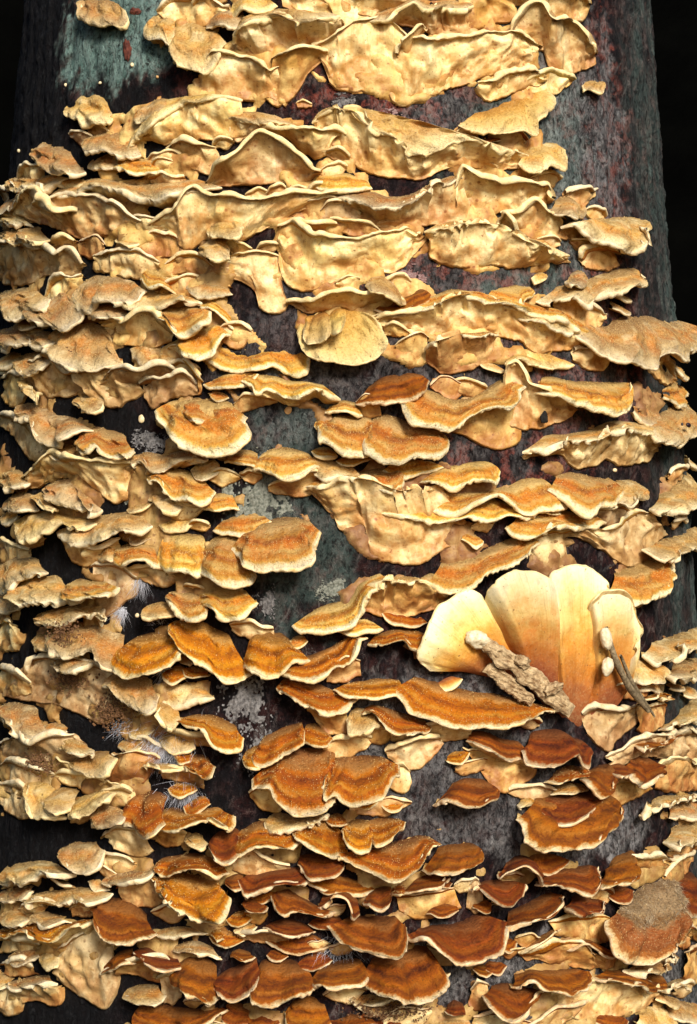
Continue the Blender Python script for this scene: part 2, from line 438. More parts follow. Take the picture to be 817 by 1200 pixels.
# ---------------------------------------------------------------- crust of fused fungus tissue between the brackets
BARE = [np.array(p, float) / 1e4 for p in [[(-1937,2045),(-689,1815),(-771,1716),(-639,1589),(-509,1508),(-708,1455),(-827,1430),(-1284,1378),(-1867,1386),(-1939,1397),(-1932,2042)],[(1122,1877),(1092,1588),(842,1370),(926,1224),(1374,1111),(1387,959),(1428,731),(1947,776),(1933,2038)],[(-101,1535),(24,1459),(275,1404),(544,1495),(687,1431),(489,1385),(436,1307),(305,1270),(211,1327),(24,1384),(-147,1356),(-194,1402)],[(-356,795),(-140,732),(-118,526),(-94,467),(-243,580),(-386,737)],[(116,1206),(335,1182),(349,1108),(146,1132)],[(235,866),(520,831),(809,852),(1033,956),(1026,878),(804,770),(452,754),(234,807)],[(-35,525),(171,541),(289,483),(257,365),(23,320),(-93,379),(-123,496)],[(-300,380),(-64,349),(-58,233),(-267,234)],[(285,234),(633,282),(781,391),(1127,372),(1023,306),(769,180),(449,117)],[(751,510),(1258,534),(1268,377),(941,380)],[(843,151),(1350,254),(1790,234),(1404,127),(1229,62)],[(-295,117),(-91,44),(-6,-29),(107,-159),(277,-189),(381,-160),(306,-233),(107,-217),(-33,-289),(-116,-419),(-172,-405),(-258,-290),(-62,-145),(-76,-15),(-263,-15)],[(789,-120),(947,-97),(1097,-185),(982,-198)],[(1204,-404),(1433,-160),(1958,-136),(1814,-485),(1253,-462)],[(-1194,437),(-707,388),(-633,297),(-579,222),(-792,240),(-1056,369)],[(-1194,-56),(-1041,-55),(-941,-197),(-1048,-245),(-1130,-154)],[(-728,-238),(-535,-235),(-508,-395),(-755,-402)],[(-1312,-315),(-1156,-402),(-1164,-571),(-1276,-579)],[(-1053,-708),(-738,-726),(-699,-827),(-876,-839)],[(-398,-538),(-170,-577),(-168,-721),(-291,-823),(-421,-755)],[(-450,-785),(-249,-865),(-274,-1037),(-386,-1012)],[(-1329,-1123),(-789,-1074),(-715,-1178),(-931,-1171),(-1307,-1281)],[(22,-404),(273,-464),(243,-535),(105,-548)],[(211,-907),(351,-811),(406,-927),(580,-1023),(629,-968),(639,-1114),(574,-1196),(455,-1216),(401,-1099),(237,-1007)],[(700,-1177),(998,-1089),(1240,-1056),(1222,-1207),(908,-1228)],[(721,-740),(939,-784),(931,-888),(715,-857)],[(-1240,-1807),(-932,-1704),(-633,-1575),(-625,-1746),(-1235,-1852)],[(283,-1519),(405,-1512),(444,-1642),(333,-1691)],[(-1625,360),(-1415,335),(-1282,173),(-1468,161)],[(423,-263),(982,-198),(1193,-496),(1029,-700),(724,-681),(300,-522)]]]          # outlines of bare bark (arc, height)
def in_poly(X, Y, P):
    c = np.zeros(X.shape, bool)
    for (x0, y0), (x1, y1) in zip(P, np.roll(P, -1, 0)):
        if y0 == y1: continue
        c ^= ((y0 <= Y) != (y1 <= Y)) & (X < x0 + (Y - y0) / (y1 - y0) * (x1 - x0))
    return c
def crust(x0, x1, z0, z1, cover, pal, seed, label):
    nx, nz = int((x1 - x0) / .0009), int((z1 - z0) / .0009)
    X, Z = np.meshgrid(np.linspace(x0, x1, nx), np.linspace(z0, z1, nz))
    wx = X + .0015 * vnoise(X * 300, Z * 300, seed); wz = Z + .0015 * vnoise(X * 300, Z * 300, seed + 9)
    bare = np.zeros(X.shape, bool)
    for P in BARE: bare |= in_poly(wx, wz, P)
    f = .8 * vnoise(X * 75, Z * 130, seed) + .5 * vnoise(X * 210, Z * 260, seed + 3) + cover
    ed = np.minimum.reduce([X - x0, x1 - X, Z - z0, z1 - Z]) / .012 + .5 * vnoise(X * 140, Z * 140, seed + 6)
    m = ((~bare) & (ed > .15)).astype(float)
    for _ in range(3):
        m = (m + np.roll(m, 1, 0) + np.roll(m, -1, 0) + np.roll(m, 1, 1) + np.roll(m, -1, 1)) / 5
    m = np.minimum(m, np.clip(f * 2.5 + .5, 0, 1)) + .12 * vnoise(X * 900, Z * 900, seed + 21)
    ok = m > .2
    up = np.clip((m - .35) / .4, 0, 1); up = up * up * (3 - 2 * up)
    T_ = X / .14
    off = bark_relief(T_, Z) - .0012 + up * .0018 + up * np.clip(f, 0, .5) * .0030 + .0011 * vnoise(X * 230, Z * 320, seed + 11) * np.clip(f * 3, 0, 1) + .0004 * vnoise(X * 600, Z * 700, seed + 13)
    P = cyl(T_, Z, off)
    ix = np.arange(X.size).reshape(X.shape)
    F = np.stack([ix[:-1, :-1], ix[:-1, 1:], ix[1:, 1:], ix[1:, :-1]], -1)[ok[:-1, :-1] & ok[1:, 1:]]
    used, inv = np.unique(F, return_inverse=True)
    uv = np.stack([X.ravel() * 100, .5 + .4 * vnoise(X.ravel() * 90, Z.ravel() * 90, seed)], -1)[used]
    b0 = P.reshape(-1, 3)[used].mean(0)
    o = mesh_obj('fungus_crust', P.reshape(-1, 3)[used] - b0, inv.reshape(F.shape), UNDER[pal], None, True, None, uv)
    o.location = b0
    o['seed'] = seed * .37 % 1
    tag(o, label, 'fungus crust')
crust(-.095, .085, .045, .185, .08, 'c', 2.0, 'yellow crust of fused fungus tissue filling gaps between the upper brackets')
crust(-.16, -.03, -.105, .10, -.04, 'd', 5.0, 'tan crust of fused fungus tissue between brackets on the shaded flank')
crust(-.02, .15, -.06, .05, -.12, 'd', 11.0, 'orange-tan crust of fused fungus tissue between the rows above the fan')
crust(-.16, .16, -.19, -.10, -.18, 'd', 8.0, 'orange-brown crust of fused fungus tissue between the crowded lowest caps')

# ---------------------------------------------------------------- bracket fungi
# one line each: palette | mode | attachment line | rim | lower edge | label
# points are arc on the trunk, height and stand-off from the bark, in tenths of a millimetre
BRACKETS = '''yy|h|-1192,1888,-12 -1079,1887,-12 -956,1855,-12 -890,1814,-12|-1140,1862,24 -1063,1797,53 -1018,1766,53 -909,1744,53 -844,1733,53 -829,1764,40 -854,1797,24|-1202,1884,-15 -1094,1828,-15 -960,1799,-15 -893,1812,-15|small cream bracket alone on the upper edge of the teal algae patch
yy|h|-1235,1497,-12 -1115,1527,-12 -1025,1520,-12 -966,1492,-12 -930,1446,-12|-1179,1475,24 -1077,1423,53 -971,1397,53 -882,1378,53 -887,1420,24|-1244,1493,-15 -1158,1471,-15 -1064,1459,-15 -977,1438,-15 -930,1437,-15|small cream lens-shaped bracket alone on dark bark below the algae patch
yy|-960,1368,70,25,-22,40|+
gy|h|-741,1769,-12 -681,1776,-12 -621,1751,-12|-750,1714,36 -720,1678,67 -669,1660,79 -628,1640,79 -594,1612,79 -602,1677,36|-774,1745,-15 -722,1719,-15 -661,1690,-15 -630,1715,-15|greyish fuzzy lobe overhanging the right edge of the teal algae patch
yy|h|-658,1683,-12 -620,1731,-12 -550,1739,-12 -494,1709,-12 -427,1674,-12|-625,1646,50 -595,1593,97 -555,1561,112 -517,1543,112 -457,1538,112 -417,1560,112 -394,1627,50|-666,1672,-15 -630,1649,-15 -551,1636,-15 -479,1635,-15 -423,1656,-15|rounded smooth pale bracket at the right edge of the teal algae patch
gy|h|-503,1715,-12 -458,1752,-12 -396,1763,-12 -341,1770,-12|-481,1688,33 -408,1691,73 -364,1682,73 -325,1707,33|-505,1706,-15 -454,1728,-15 -397,1727,-15 -341,1739,-15|fuzzy rolled rim above the rounded smooth pale bracket by the algae
gy|-548,1758,152,46,-6,56|+
yy|u|-502,1546,-12 -477,1589,-12 -398,1579,-12 -321,1560,-12 -271,1537,-12 -209,1535,-12|-475,1544,45 -430,1575,95 -358,1564,99 -289,1545,99 -244,1524,99 -198,1534,45|-536,1505,9 -501,1462,9 -411,1426,9 -312,1426,9 -227,1428,9 -179,1397,9|broad yellow skirt hanging right of the rounded smooth pale bracket
yy|b|-803,1380,-12 -744,1416,-12 -658,1459,-12 -520,1463,-12 -415,1466,-12|-800,1280,39 -731,1328,76 -645,1369,86 -595,1410,86 -533,1420,86 -472,1417,86 -393,1432,75 -334,1428,39|-809,1270,9 -737,1314,9 -650,1292,9 -529,1293,9 -402,1291,9 -316,1302,9|yellow bracket with a grey wavy rim and a dimple in its underside
gg|h|-815,1412,-12 -770,1444,-12 -697,1467,-12 -632,1462,-12|-771,1377,39 -680,1364,86 -628,1385,86 -605,1406,39|-817,1399,-15 -757,1411,-15 -699,1431,-15 -637,1435,-15|small olive fuzzy ear beside the dimpled yellow bracket
gy|h|-1497,1364,-12 -1369,1393,-12 -1230,1358,-12 -1125,1323,-12|-1363,1328,45 -1215,1259,99 -1129,1225,99 -1018,1201,99 -995,1223,45|-1517,1360,-15 -1378,1321,-15 -1219,1285,-15 -1092,1271,-15|grey-edged lobe with an orange blush at the outer end of its row
gy|-1446,1270,125,41,8,50|+
gg|h|-1080,1354,-12 -951,1376,-12 -866,1377,-12 -778,1368,-12|-1028,1325,42 -941,1280,86 -841,1274,92 -768,1250,92 -729,1258,42|-1096,1347,-15 -988,1330,-15 -879,1318,-15 -776,1308,-15|olive tan granular shelf between the blushed lobe and dimpled yellow bracket
gg|-1060,1358,72,24,-22,53|+
py|h|-891,1261,-12 -795,1267,-12 -719,1250,-12 -674,1216,-12|-867,1224,36 -762,1192,79 -666,1179,79 -639,1191,36|-909,1246,-15 -825,1233,-15 -745,1221,-15 -674,1207,-15|small orange-tipped bracket under the olive granular shelf
py|-627,1158,76,28,-3,60|+
py|-645,1215,45,23,19,63|+
gg|h|-1028,1280,-12 -956,1293,-12 -886,1276,-12|-1005,1240,27 -893,1218,59 -839,1233,27|-1048,1262,-15 -990,1259,-15 -935,1258,-15 -882,1255,-15|small dull fuzzy bracket between blushed lobe and orange-tipped bracket
yy|u|-657,1269,-12 -591,1289,-12 -519,1274,-12 -449,1260,-12|-629,1271,33 -544,1283,73 -478,1269,73 -430,1263,33|-625,1260,9 -564,1225,9 -516,1187,9 -437,1176,9 -417,1226,9|pale downward wedge hanging over a dark gap below the dimpled bracket
yy|-407,1277,39,16,20,61|+
yy|-645,1236,73,36,5,45|+
yy|h|-411,1784,-12 -334,1802,-12 -245,1797,-12|-391,1711,36 -328,1731,79 -270,1723,79 -209,1751,36|-411,1747,-15 -356,1772,-15 -292,1769,-15 -230,1777,-15|fuzzy cream bracket cut by the frame above the thick rolled lip
yy|-478,1783,66,23,18,62|+
yy|b|-377,1706,-12 -313,1738,-12 -226,1752,-12 -139,1733,-12|-368,1623,59 -350,1658,97 -284,1686,132 -197,1702,132 -121,1685,132 -83,1659,132 -35,1678,132 8,1707,97 36,1682,59|-360,1606,9 -291,1574,9 -194,1575,9 -99,1603,9 -16,1614,9 55,1645,9|large bracket with a thick rolled cream lip, widest near the top
yy|u|-209,1792,-12 -73,1794,-12 86,1789,-12|-201,1793,30 -67,1785,66 83,1790,30|-192,1758,9 -113,1695,9 -71,1715,9 1,1729,9 25,1654,9 96,1665,9 144,1706,9 169,1737,9|cream skirt hanging from above the frame behind the thick rolled lip
yy|b|62,1811,-12 148,1812,-12 222,1813,-12|59,1785,39 136,1778,86 203,1773,86 272,1783,39|72,1735,9 144,1706,9 217,1723,9 266,1761,9|short cream skirt with crumbs right of the one behind the rolled lip
yy|b|137,1721,-12 224,1764,-12 300,1788,-12 363,1771,-12 429,1794,-12 550,1801,-12|118,1690,50 179,1692,108 212,1725,112 268,1742,112 313,1723,112 382,1747,112 517,1769,50|146,1684,9 243,1694,9 292,1686,9 366,1663,9 442,1658,9 561,1675,9|wavy grey-lipped shelf directly above the broad smooth pale plate
yy|u|-83,1603,-12 2,1647,-12 99,1688,-12 197,1699,-12 252,1678,-12 295,1644,-12 358,1627,-12 449,1643,-12 543,1665,-12 642,1690,-12 745,1680,-12 854,1662,-12|-79,1603,39 2,1640,66 91,1676,86 181,1686,86 232,1665,86 271,1632,86 328,1615,86 410,1630,86 495,1651,86 584,1675,86 689,1670,65 809,1659,39|-39,1534,9 -16,1484,9 25,1455,9 119,1451,9 190,1447,9 237,1404,9 310,1431,9 410,1467,9 509,1498,9 580,1529,9 679,1558,9 784,1590,9|broad smooth pale yellow plate lying on purplish bark
yy|u|240,1582,-12 263,1643,-12 302,1663,-12 339,1691,-12 350,1677,-12|227,1579,50 236,1624,112 271,1643,112 310,1677,87 330,1673,50|230,1566,9 262,1548,9 295,1591,9 323,1643,9 345,1680,9|pointed cream tooth standing up from the broad smooth pale plate
yo|u|-238,1566,-12 -177,1588,-12 -104,1600,-12 -25,1585,-12|-224,1564,50 -157,1570,112 -92,1582,112 -23,1583,50|-255,1429,9 -212,1396,9 -159,1426,9 -124,1466,9 -95,1515,9 -31,1569,9|folded yellow flap with orange shading left of the dark bark hollow
yy|b|-84,1365,-12 -31,1394,-12 53,1401,-12 100,1398,-12 136,1360,-12|-79,1337,53 -39,1357,74 37,1362,107 79,1360,119 111,1322,119 153,1284,119 217,1266,119 260,1218,119 347,1232,119 404,1274,119 495,1277,119 591,1268,94 721,1255,53|-65,1296,9 5,1256,9 51,1216,9 97,1177,9 190,1154,9 284,1146,9 344,1158,9 380,1180,9 480,1200,9 610,1198,9 751,1219,9|long wavy shelf starting with a pale hump under the dark bark hollow
yy|b|-428,1391,-12 -327,1396,-12 -204,1377,-12|-396,1365,36 -299,1347,79 -209,1334,79 -137,1329,36|-392,1305,9 -355,1283,9 -282,1310,9 -211,1326,9|long thin-lipped bracket left of the pale hump
yy|u|-274,1310,-12 -177,1327,-12 -58,1315,-12 43,1291,-12|-260,1311,45 -160,1317,99 -52,1306,99 41,1293,45|-232,1305,9 -173,1285,9 -114,1237,9 -68,1220,9 -21,1236,9 -8,1283,9|shallow bowl-shaped bracket with a thin pale lip above the arch
yy|12,1228,42,18,-21,64|+
yy|u|-481,1141,-12 -400,1207,-12 -327,1264,-12 -279,1302,-12 -230,1291,-12 -169,1249,-12 -110,1188,-12 -51,1163,-12|-451,1141,56 -353,1193,125 -288,1249,125 -246,1287,125 -203,1276,125 -149,1235,125 -98,1180,102 -47,1163,56|-465,1129,9 -366,1129,9 -270,1131,9 -176,1133,9 -95,1142,9 -38,1161,9|arch-shaped bracket with a ropy pale rim peaked like a tent
yy|-7,1176,52,22,19,46|+
yo|u|-144,1406,-12 -118,1416,-12 -84,1403,-12|-141,1413,12 -113,1420,26 -82,1410,12|-134,1402,9 -110,1396,9 -82,1397,9|tiny pale fleck in the dark hollow below the folded flap
yo|u|484,1808,-12 580,1822,-12 696,1824,-12|462,1807,36 531,1807,79 663,1821,36|483,1683,9 563,1700,9 648,1729,9 736,1749,9 726,1788,9|crumb-strewn cream skirt at the top edge above the broad pale plate
yy|u|635,1822,-12 835,1851,-12 1115,1894,-12 1155,1864,-12|601,1817,45 744,1827,99 997,1869,80 1074,1852,45|648,1780,9 798,1808,9 893,1779,9 998,1779,9 1075,1791,9 1109,1823,9 1119,1861,9|scalloped cream bracket at the very top beside the bare grey bark
yy|u|716,1698,-12 741,1741,-12 807,1796,-12 857,1813,-12 905,1773,-12 994,1770,-12 1091,1769,-12 1151,1736,-12 1171,1681,-12|673,1692,50 672,1724,86 710,1769,112 752,1784,112 792,1744,112 865,1739,112 943,1735,112 1008,1707,96 1081,1669,50|708,1684,9 766,1655,9 858,1640,9 870,1580,9 902,1558,9 953,1561,9 1047,1603,9 1131,1642,9 1148,1684,9|speckled pale lobe jutting onto the bare grey bark near the top
yy|u|554,1499,-12 639,1526,-12 758,1558,-12 821,1570,-12 871,1551,-12|532,1500,33 589,1517,73 696,1548,73 754,1560,70 831,1550,33|530,1485,9 555,1456,9 595,1444,9 665,1466,9 738,1498,9 855,1531,9|rounded cream tongue above the shelf with an orange smear
ny|h|499,1396,-12 580,1412,-12 651,1448,-12 756,1488,-12 835,1512,-12|450,1343,39 486,1323,67 576,1325,86 726,1339,86 743,1388,86 812,1422,80 847,1471,57 840,1499,39|484,1370,-15 594,1371,-15 710,1393,-15 807,1447,-15 870,1514,-15|pale shell-shaped bracket with a single orange smear
ny|866,1529,132,40,22,55|+
ny|493,1315,42,24,-10,40|+
yy|h|1078,1569,-12 1125,1586,-12 1225,1596,-12|1038,1548,18 1026,1520,40 1084,1525,40 1128,1529,40 1193,1571,18|1081,1564,-15 1125,1558,-15 1191,1565,-15 1242,1589,-15|tiny cream bracket alone on the bare grey bark
yy|h|715,1270,-12 769,1306,-12 847,1323,-12 913,1322,-12|681,1223,45 697,1191,99 820,1200,99 846,1215,99 871,1250,84 896,1289,45|720,1249,-15 801,1252,-15 898,1265,-15 942,1311,-15|cauliflower-lobed cream bracket ending the long wavy shelf on bare bark
bt|h|482,1294,-12 562,1311,-12 659,1329,-12|467,1272,21 531,1277,46 638,1309,21|483,1285,-15 541,1294,-15 600,1307,-15 661,1322,-15|dark brown crust strip under the shell-shaped bracket with orange smear
bt|659,1313,81,35,-9,60|+
gg|h|-1944,1319,16 -1669,1301,-12 -1378,1265,-12 -1195,1252,-12|-1734,1258,36 -1449,1217,72 -1289,1196,79 -1195,1179,79 -1119,1217,36|-1944,1301,19 -1587,1262,-15 -1352,1233,-15 -1198,1240,-15|thin grey frilled bracket at the outermost tip over black background
gg|-1940,1246,132,41,-2,57|+
gg|h|-1275,1230,-12 -1158,1232,-12 -1054,1215,-12|-1215,1198,27 -1072,1166,59 -986,1181,27|-1288,1219,-15 -1197,1206,-15 -1118,1203,-15 -1045,1201,-15|small olive fuzzy bracket beside the thin grey frilled tip
gy|b|-1285,1189,-12 -1146,1199,-12 -972,1206,-12 -788,1169,-12 -671,1164,-12 -561,1167,-12 -495,1173,-12 -430,1145,-12|-1195,1157,45 -972,1142,92 -857,1142,99 -742,1112,99 -624,1097,99 -526,1106,99 -444,1116,70 -401,1122,45|-1219,1153,9 -1031,1130,9 -890,1088,9 -767,1096,9 -679,1069,9 -545,1060,9 -508,1108,9 -421,1118,9|long olive felted shelf with a tan skirt leading toward the tent arch
gy|u|-1938,1161,54 -1946,1181,5 -1740,1229,-12 -1520,1212,-12 -1404,1159,-12 -1240,1155,-12 -1046,1134,-12 -936,1121,-12 -833,1053,-12 -754,1016,-12|-1937,1175,55 -1543,1135,64 -1377,1184,92 -1274,1183,92 -1200,1137,92 -1082,1138,92 -928,1122,92 -836,1111,92 -764,1049,71 -715,1019,42|-1722,1135,9 -1436,1093,9 -1213,1045,9 -1062,990,9 -921,986,9 -841,986,9 -709,1002,9|broad tan plate with a torn slit, folded at its outer corner
gy|-703,1016,82,34,-5,53|+
yy|u|-1693,1191,-12 -1521,1203,-12 -1409,1173,-12 -1372,1137,-12 -1235,1099,-12 -1097,1081,-12|-1454,1167,53 -1228,1166,119 -1163,1143,119 -1140,1109,119 -1045,1078,119 -1014,1078,53|-1481,1131,9 -1321,1095,9 -1174,1072,9 -1061,1077,9|thick cream fold lying across the torn tan plate
gg|h|-1942,1216,31 -1808,1209,-12 -1649,1198,-12|-1942,1170,27 -1500,1087,59 -1349,1064,27|-1942,1188,29 -1948,1177,-6 -1662,1139,-15 -1518,1123,-15|flat grey bracket tucked behind the folded corner of the tan plate
gg|-1724,1119,57,26,23,54|+
yy|h|-1943,1120,22 -1584,1091,-12 -1335,1064,-12 -1276,1023,-12|-1662,1048,48 -1326,996,106 -1187,983,106 -1177,995,48|-1944,1098,20 -1650,1063,-15 -1424,1039,-15 -1284,1017,-15|flat pale leaf-like bracket under the torn tan plate
yy|-1127,972,72,32,-5,61|+
gt|u|-1941,1043,36 -1798,1040,-12 -1464,997,-12 -1307,961,-12 -1140,934,-12 -1055,885,-12|-1825,1041,42 -1410,1001,87 -1241,977,92 -1134,947,92 -1006,925,92 -992,888,42|-1943,943,22 -1611,869,9 -1355,849,9 -1255,872,9 -1162,847,9 -1081,841,9 -1018,881,9|wide drooping grey-tan apron below the flat pale leaf-like bracket
bo|u|-1085,971,-12 -1028,976,-12 -975,993,-12 -928,948,-12|-1040,976,24 -955,976,53 -907,992,53 -893,953,24|-1035,925,9 -980,908,9 -930,925,9 -904,933,9|cluster of brown tubular lobes beside a black gap
yo|h|-872,976,-12 -817,982,-12 -763,963,-12|-840,959,30 -765,935,66 -729,944,30|-879,971,-15 -840,963,-15 -802,960,-15 -764,956,-15|small cream tongue in front of the black gap under the tan plate
po|u|-776,947,-12 -705,972,-12 -621,962,-12 -552,933,-12|-758,955,12 -678,978,26 -598,968,26 -540,942,12|-743,914,9 -658,886,9 -579,892,9 -525,901,9|rusty orange crust swelling below the small cream tongue
gt|u|-995,912,-12 -845,921,-12 -738,903,-12 -665,869,-12|-958,918,21 -795,923,46 -696,906,46 -644,876,21|-950,867,9 -836,837,9 -746,821,9 -634,835,9|dull brown skirt between the rusty crust and olive-capped bracket
yy|u|-719,1004,-12 -620,1048,-12 -542,1122,-12 -464,1099,-12 -391,1081,-12 -265,1082,-12 -147,1082,-12 -18,1086,-12 87,1068,-12|-679,1006,45 -567,1044,81 -488,1113,99 -418,1092,99 -353,1074,99 -240,1075,99 -132,1076,99 -16,1082,84 83,1071,45|-686,994,9 -604,979,9 -565,918,9 -530,910,9 -474,944,9 -400,924,9 -328,938,9 -282,960,9 -166,1014,9 -120,1043,9|big pale plate with a straight felted rim and a pointed outer corner
yy|-127,1098,47,21,-5,41|+
yy|-50,1101,44,22,23,65|+
yy|-267,1091,54,28,-2,39|+
yy|-206,1101,36,22,22,59|+
yy|h|-468,986,-12 -430,1012,-12 -375,1019,-12 -342,1008,-12|-442,960,65 -400,934,131 -343,931,145 -305,937,145 -310,977,65|-474,978,-15 -429,976,-15 -377,981,-15 -338,997,-15|upper of two smooth pale egg-shaped buttons
yy|h|-499,908,-12 -461,946,-12 -406,951,-12 -388,930,-12|-468,884,68 -405,862,152 -367,855,152 -336,864,152 -356,905,68|-504,900,-15 -461,904,-15 -414,908,-15 -386,922,-15|lower of two smooth pale egg-shaped buttons
yy|-338,908,49,29,-10,58|+
yy|u|-385,876,-12 -311,889,-12 -248,892,-12 -201,872,-12|-374,884,21 -295,893,46 -235,896,46 -195,879,21|-430,818,9 -344,800,9 -282,764,9 -265,700,9 -224,677,9 -181,682,9 -161,713,9 -178,753,9 -196,851,9|pale yellow drip-shaped tongue hanging down over dark bark
yy|-232,905,43,17,19,57|+
po|u|-644,858,-12 -573,884,-12 -504,881,-12 -436,838,-12|-629,866,12 -553,891,26 -486,888,26 -426,847,12|-605,823,9 -548,831,9 -492,818,9 -447,787,9 -365,774,9|lumpy pinkish orange crust left of the drip-shaped tongue
gy|h|-1046,825,-12 -959,854,-12 -843,841,-12 -736,804,-12|-1017,776,53 -954,727,100 -882,705,119 -827,735,119 -721,744,119 -675,772,53|-1083,802,-15 -976,781,-15 -847,790,-15 -728,790,-15|smooth olive-capped bracket with a pale rounded outer edge
gy|-1125,813,115,37,23,46|+
py|h|-737,840,-12 -696,865,-12 -639,839,-12 -596,777,-12|-713,813,39 -642,784,86 -591,775,86 -564,759,39|-748,828,-15 -695,821,-15 -640,801,-15 -596,770,-15|small cup with an orange centre behind the olive-capped bracket
py|-565,783,98,31,19,45|+
gy|h|-839,780,-12 -750,800,-12 -637,779,-12 -556,760,-12 -492,763,-12|-797,746,53 -698,711,113 -619,704,119 -514,714,119 -460,723,53|-851,765,-15 -757,754,-15 -664,746,-15 -576,743,-15 -491,743,-15|thin pale-rimmed shelf in front of the small cup with orange centre
gy|-446,774,90,37,-22,56|+
gy|h|-984,738,-12 -917,759,-12 -821,748,-12 -789,716,-12|-932,714,53 -837,677,119 -769,667,119 -737,686,53|-1000,729,-15 -931,717,-15 -855,711,-15 -791,703,-15|small olive lip tucked below the smooth olive-capped bracket
yy|u|-929,671,-12 -818,675,-12 -682,699,-12 -646,657,-12 -604,615,-12|-880,676,39 -742,675,86 -621,699,86 -589,658,84 -576,622,39|-890,649,9 -810,594,9 -682,574,9 -588,593,9|cream skirt with a dark pinhole below the small olive lip
py|h|-666,690,-12 -607,717,-12 -542,725,-12 -465,712,-12|-629,672,56 -543,636,125 -496,605,125 -441,618,125 -405,647,115 -422,692,56|-672,684,-15 -593,664,-15 -511,669,-15 -457,705,-15|cup-shaped bracket ringed with rust brown zones
po|h|-496,733,-12 -446,746,-12 -396,720,-12 -359,679,-12|-475,708,33 -423,691,73 -376,660,73 -347,629,33|-497,721,-15 -446,713,-15 -400,685,-15 -361,651,-15|pinkish tan flap beside the rust-ringed cup
gg|h|-1946,876,3 -1614,864,-12 -1415,847,-12 -1270,811,-12|-1627,787,42 -1362,722,92 -1218,714,92 -1128,739,87 -1162,776,42|-1946,841,4 -1599,792,-15 -1386,784,-15 -1263,796,-15|grey-tan rounded bracket on the outer flank below the drooping apron
gy|h|-1490,788,-12 -1323,805,-12 -1157,807,-12 -1074,785,-12|-1340,739,53 -1136,677,119 -1027,648,119 -934,671,119 -918,712,103 -984,761,53|-1507,769,-15 -1301,730,-15 -1137,733,-15 -1071,778,-15|olive rounded bracket in front of the grey-tan one below the apron
gy|-1339,699,67,19,-19,62|+
gy|h|-1213,659,-12 -1130,691,-12 -998,695,-12 -886,665,-12 -845,638,-12|-1173,601,50 -1047,558,100 -964,512,112 -888,499,112 -805,515,112 -754,507,50|-1258,630,-15 -1144,602,-15 -1026,582,-15 -919,583,-15 -821,560,-15|large granular olive cap with a wart-like swelling at its centre
gg|h|-1947,717,1 -1559,712,-12 -1378,682,-12|-1620,642,42 -1288,604,92 -1218,623,42|-1946,687,2 -1644,665,-15 -1470,657,-15 -1344,652,-15|outermost dull tan lobe beside the large granular olive cap
gg|-1501,584,103,30,-6,55|+
gg|h|-1430,654,-12 -1292,675,-12 -1195,658,-12|-1346,622,36 -1155,602,79 -1120,617,36|-1456,641,-15 -1357,639,-15 -1273,640,-15 -1197,638,-15|small tan lobe next to the large granular olive cap
py|h|-563,625,-12 -507,648,-12 -430,656,-12 -387,640,-12|-548,570,53 -501,535,107 -446,526,119 -399,539,119 -371,577,119 -352,606,53|-577,595,-15 -511,580,-15 -441,599,-15 -379,623,-15|curled S-shaped felted bracket above the big zoned orange cap
py|-553,558,45,20,-11,54|+
py|-350,609,64,36,0,54|+
py|h|-460,586,-12 -387,596,-12 -297,574,-12 -193,584,-12 -107,551,-12|-457,560,18 -432,508,32 -359,476,40 -265,484,40 -200,498,40 -140,462,40 -90,477,30 -84,525,18|-467,572,-15 -381,526,-15 -272,523,-15 -170,514,-15 -95,536,-15|wavy orange shelf with pale double rim right of the S-shaped bracket
py|-356,452,98,35,15,59|+
py|h|-76,1160,-12 -29,1179,-12 65,1169,-12 124,1150,-12|-72,1121,39 -15,1101,86 60,1087,86 132,1110,39|-76,1142,-15 -7,1139,-15 63,1129,-15 133,1131,-15|felted tan cap tucked above the straight felted rim
po|u|-202,1055,-12 -108,1064,-12 -15,1068,-12 55,1058,-12|-195,1061,27 -101,1064,59 -14,1068,59 53,1064,27|-175,1029,9 -140,1008,9 -60,988,9 8,1025,9 45,1045,9|orange-stained skirt fragment under the straight felted rim
pt|u|-52,1028,-12 -17,1058,-12 41,1058,-12 99,1019,-12|-49,1033,33 -15,1057,73 39,1057,73 96,1024,33|-39,997,9 29,982,9 111,1006,9|brown veined pouch beside a black hollow
yo|u|-155,990,-12 -73,984,-12 10,982,-12|-148,995,36 -67,982,79 10,987,36|-129,977,9 -60,961,9 16,961,9|thin buff ledge below the orange-stained skirt fragment
yo|77,973,93,29,-22,60|+
gy|b|37,1100,-12 131,1115,-12 201,1092,-12 273,1099,-12 346,1136,-12 422,1169,-12 486,1183,-12|-9,1073,50 55,1056,98 149,1040,112 223,1046,112 288,1077,112 355,1119,110 464,1159,50|13,1047,9 82,1027,9 150,982,9 266,984,9 361,992,9 505,1008,9|very long yellow shelf with a crisp raised grey rim
yy|u|440,1108,-12 494,1181,-12 532,1173,-12 639,1145,-12 769,1160,-12 861,1147,-12 881,1118,-12|416,1109,50 441,1170,112 476,1162,112 569,1133,112 681,1147,112 785,1140,78 826,1117,50|442,1022,9 504,1018,9 555,1026,9 636,1056,9 718,1051,9 858,1103,9|smooth pale plate with a rounded end and one fine crack
yy|821,1182,78,25,9,50|+
yy|u|-207,976,-12 -166,982,-12 -114,955,-12 -73,929,-12 9,937,-12 81,915,-12 142,930,-12 205,956,-12 267,962,-12 312,949,-12|-197,979,45 -154,982,68 -103,951,98 -65,926,99 9,934,99 74,911,99 130,927,99 186,952,99 249,962,70 297,952,45|-196,856,9 -170,782,9 -80,754,9 -31,779,9 39,794,9 119,829,9 179,819,9 240,840,9 292,891,9 337,944,9|wide buff plate with folded rim above the knobbed shelf
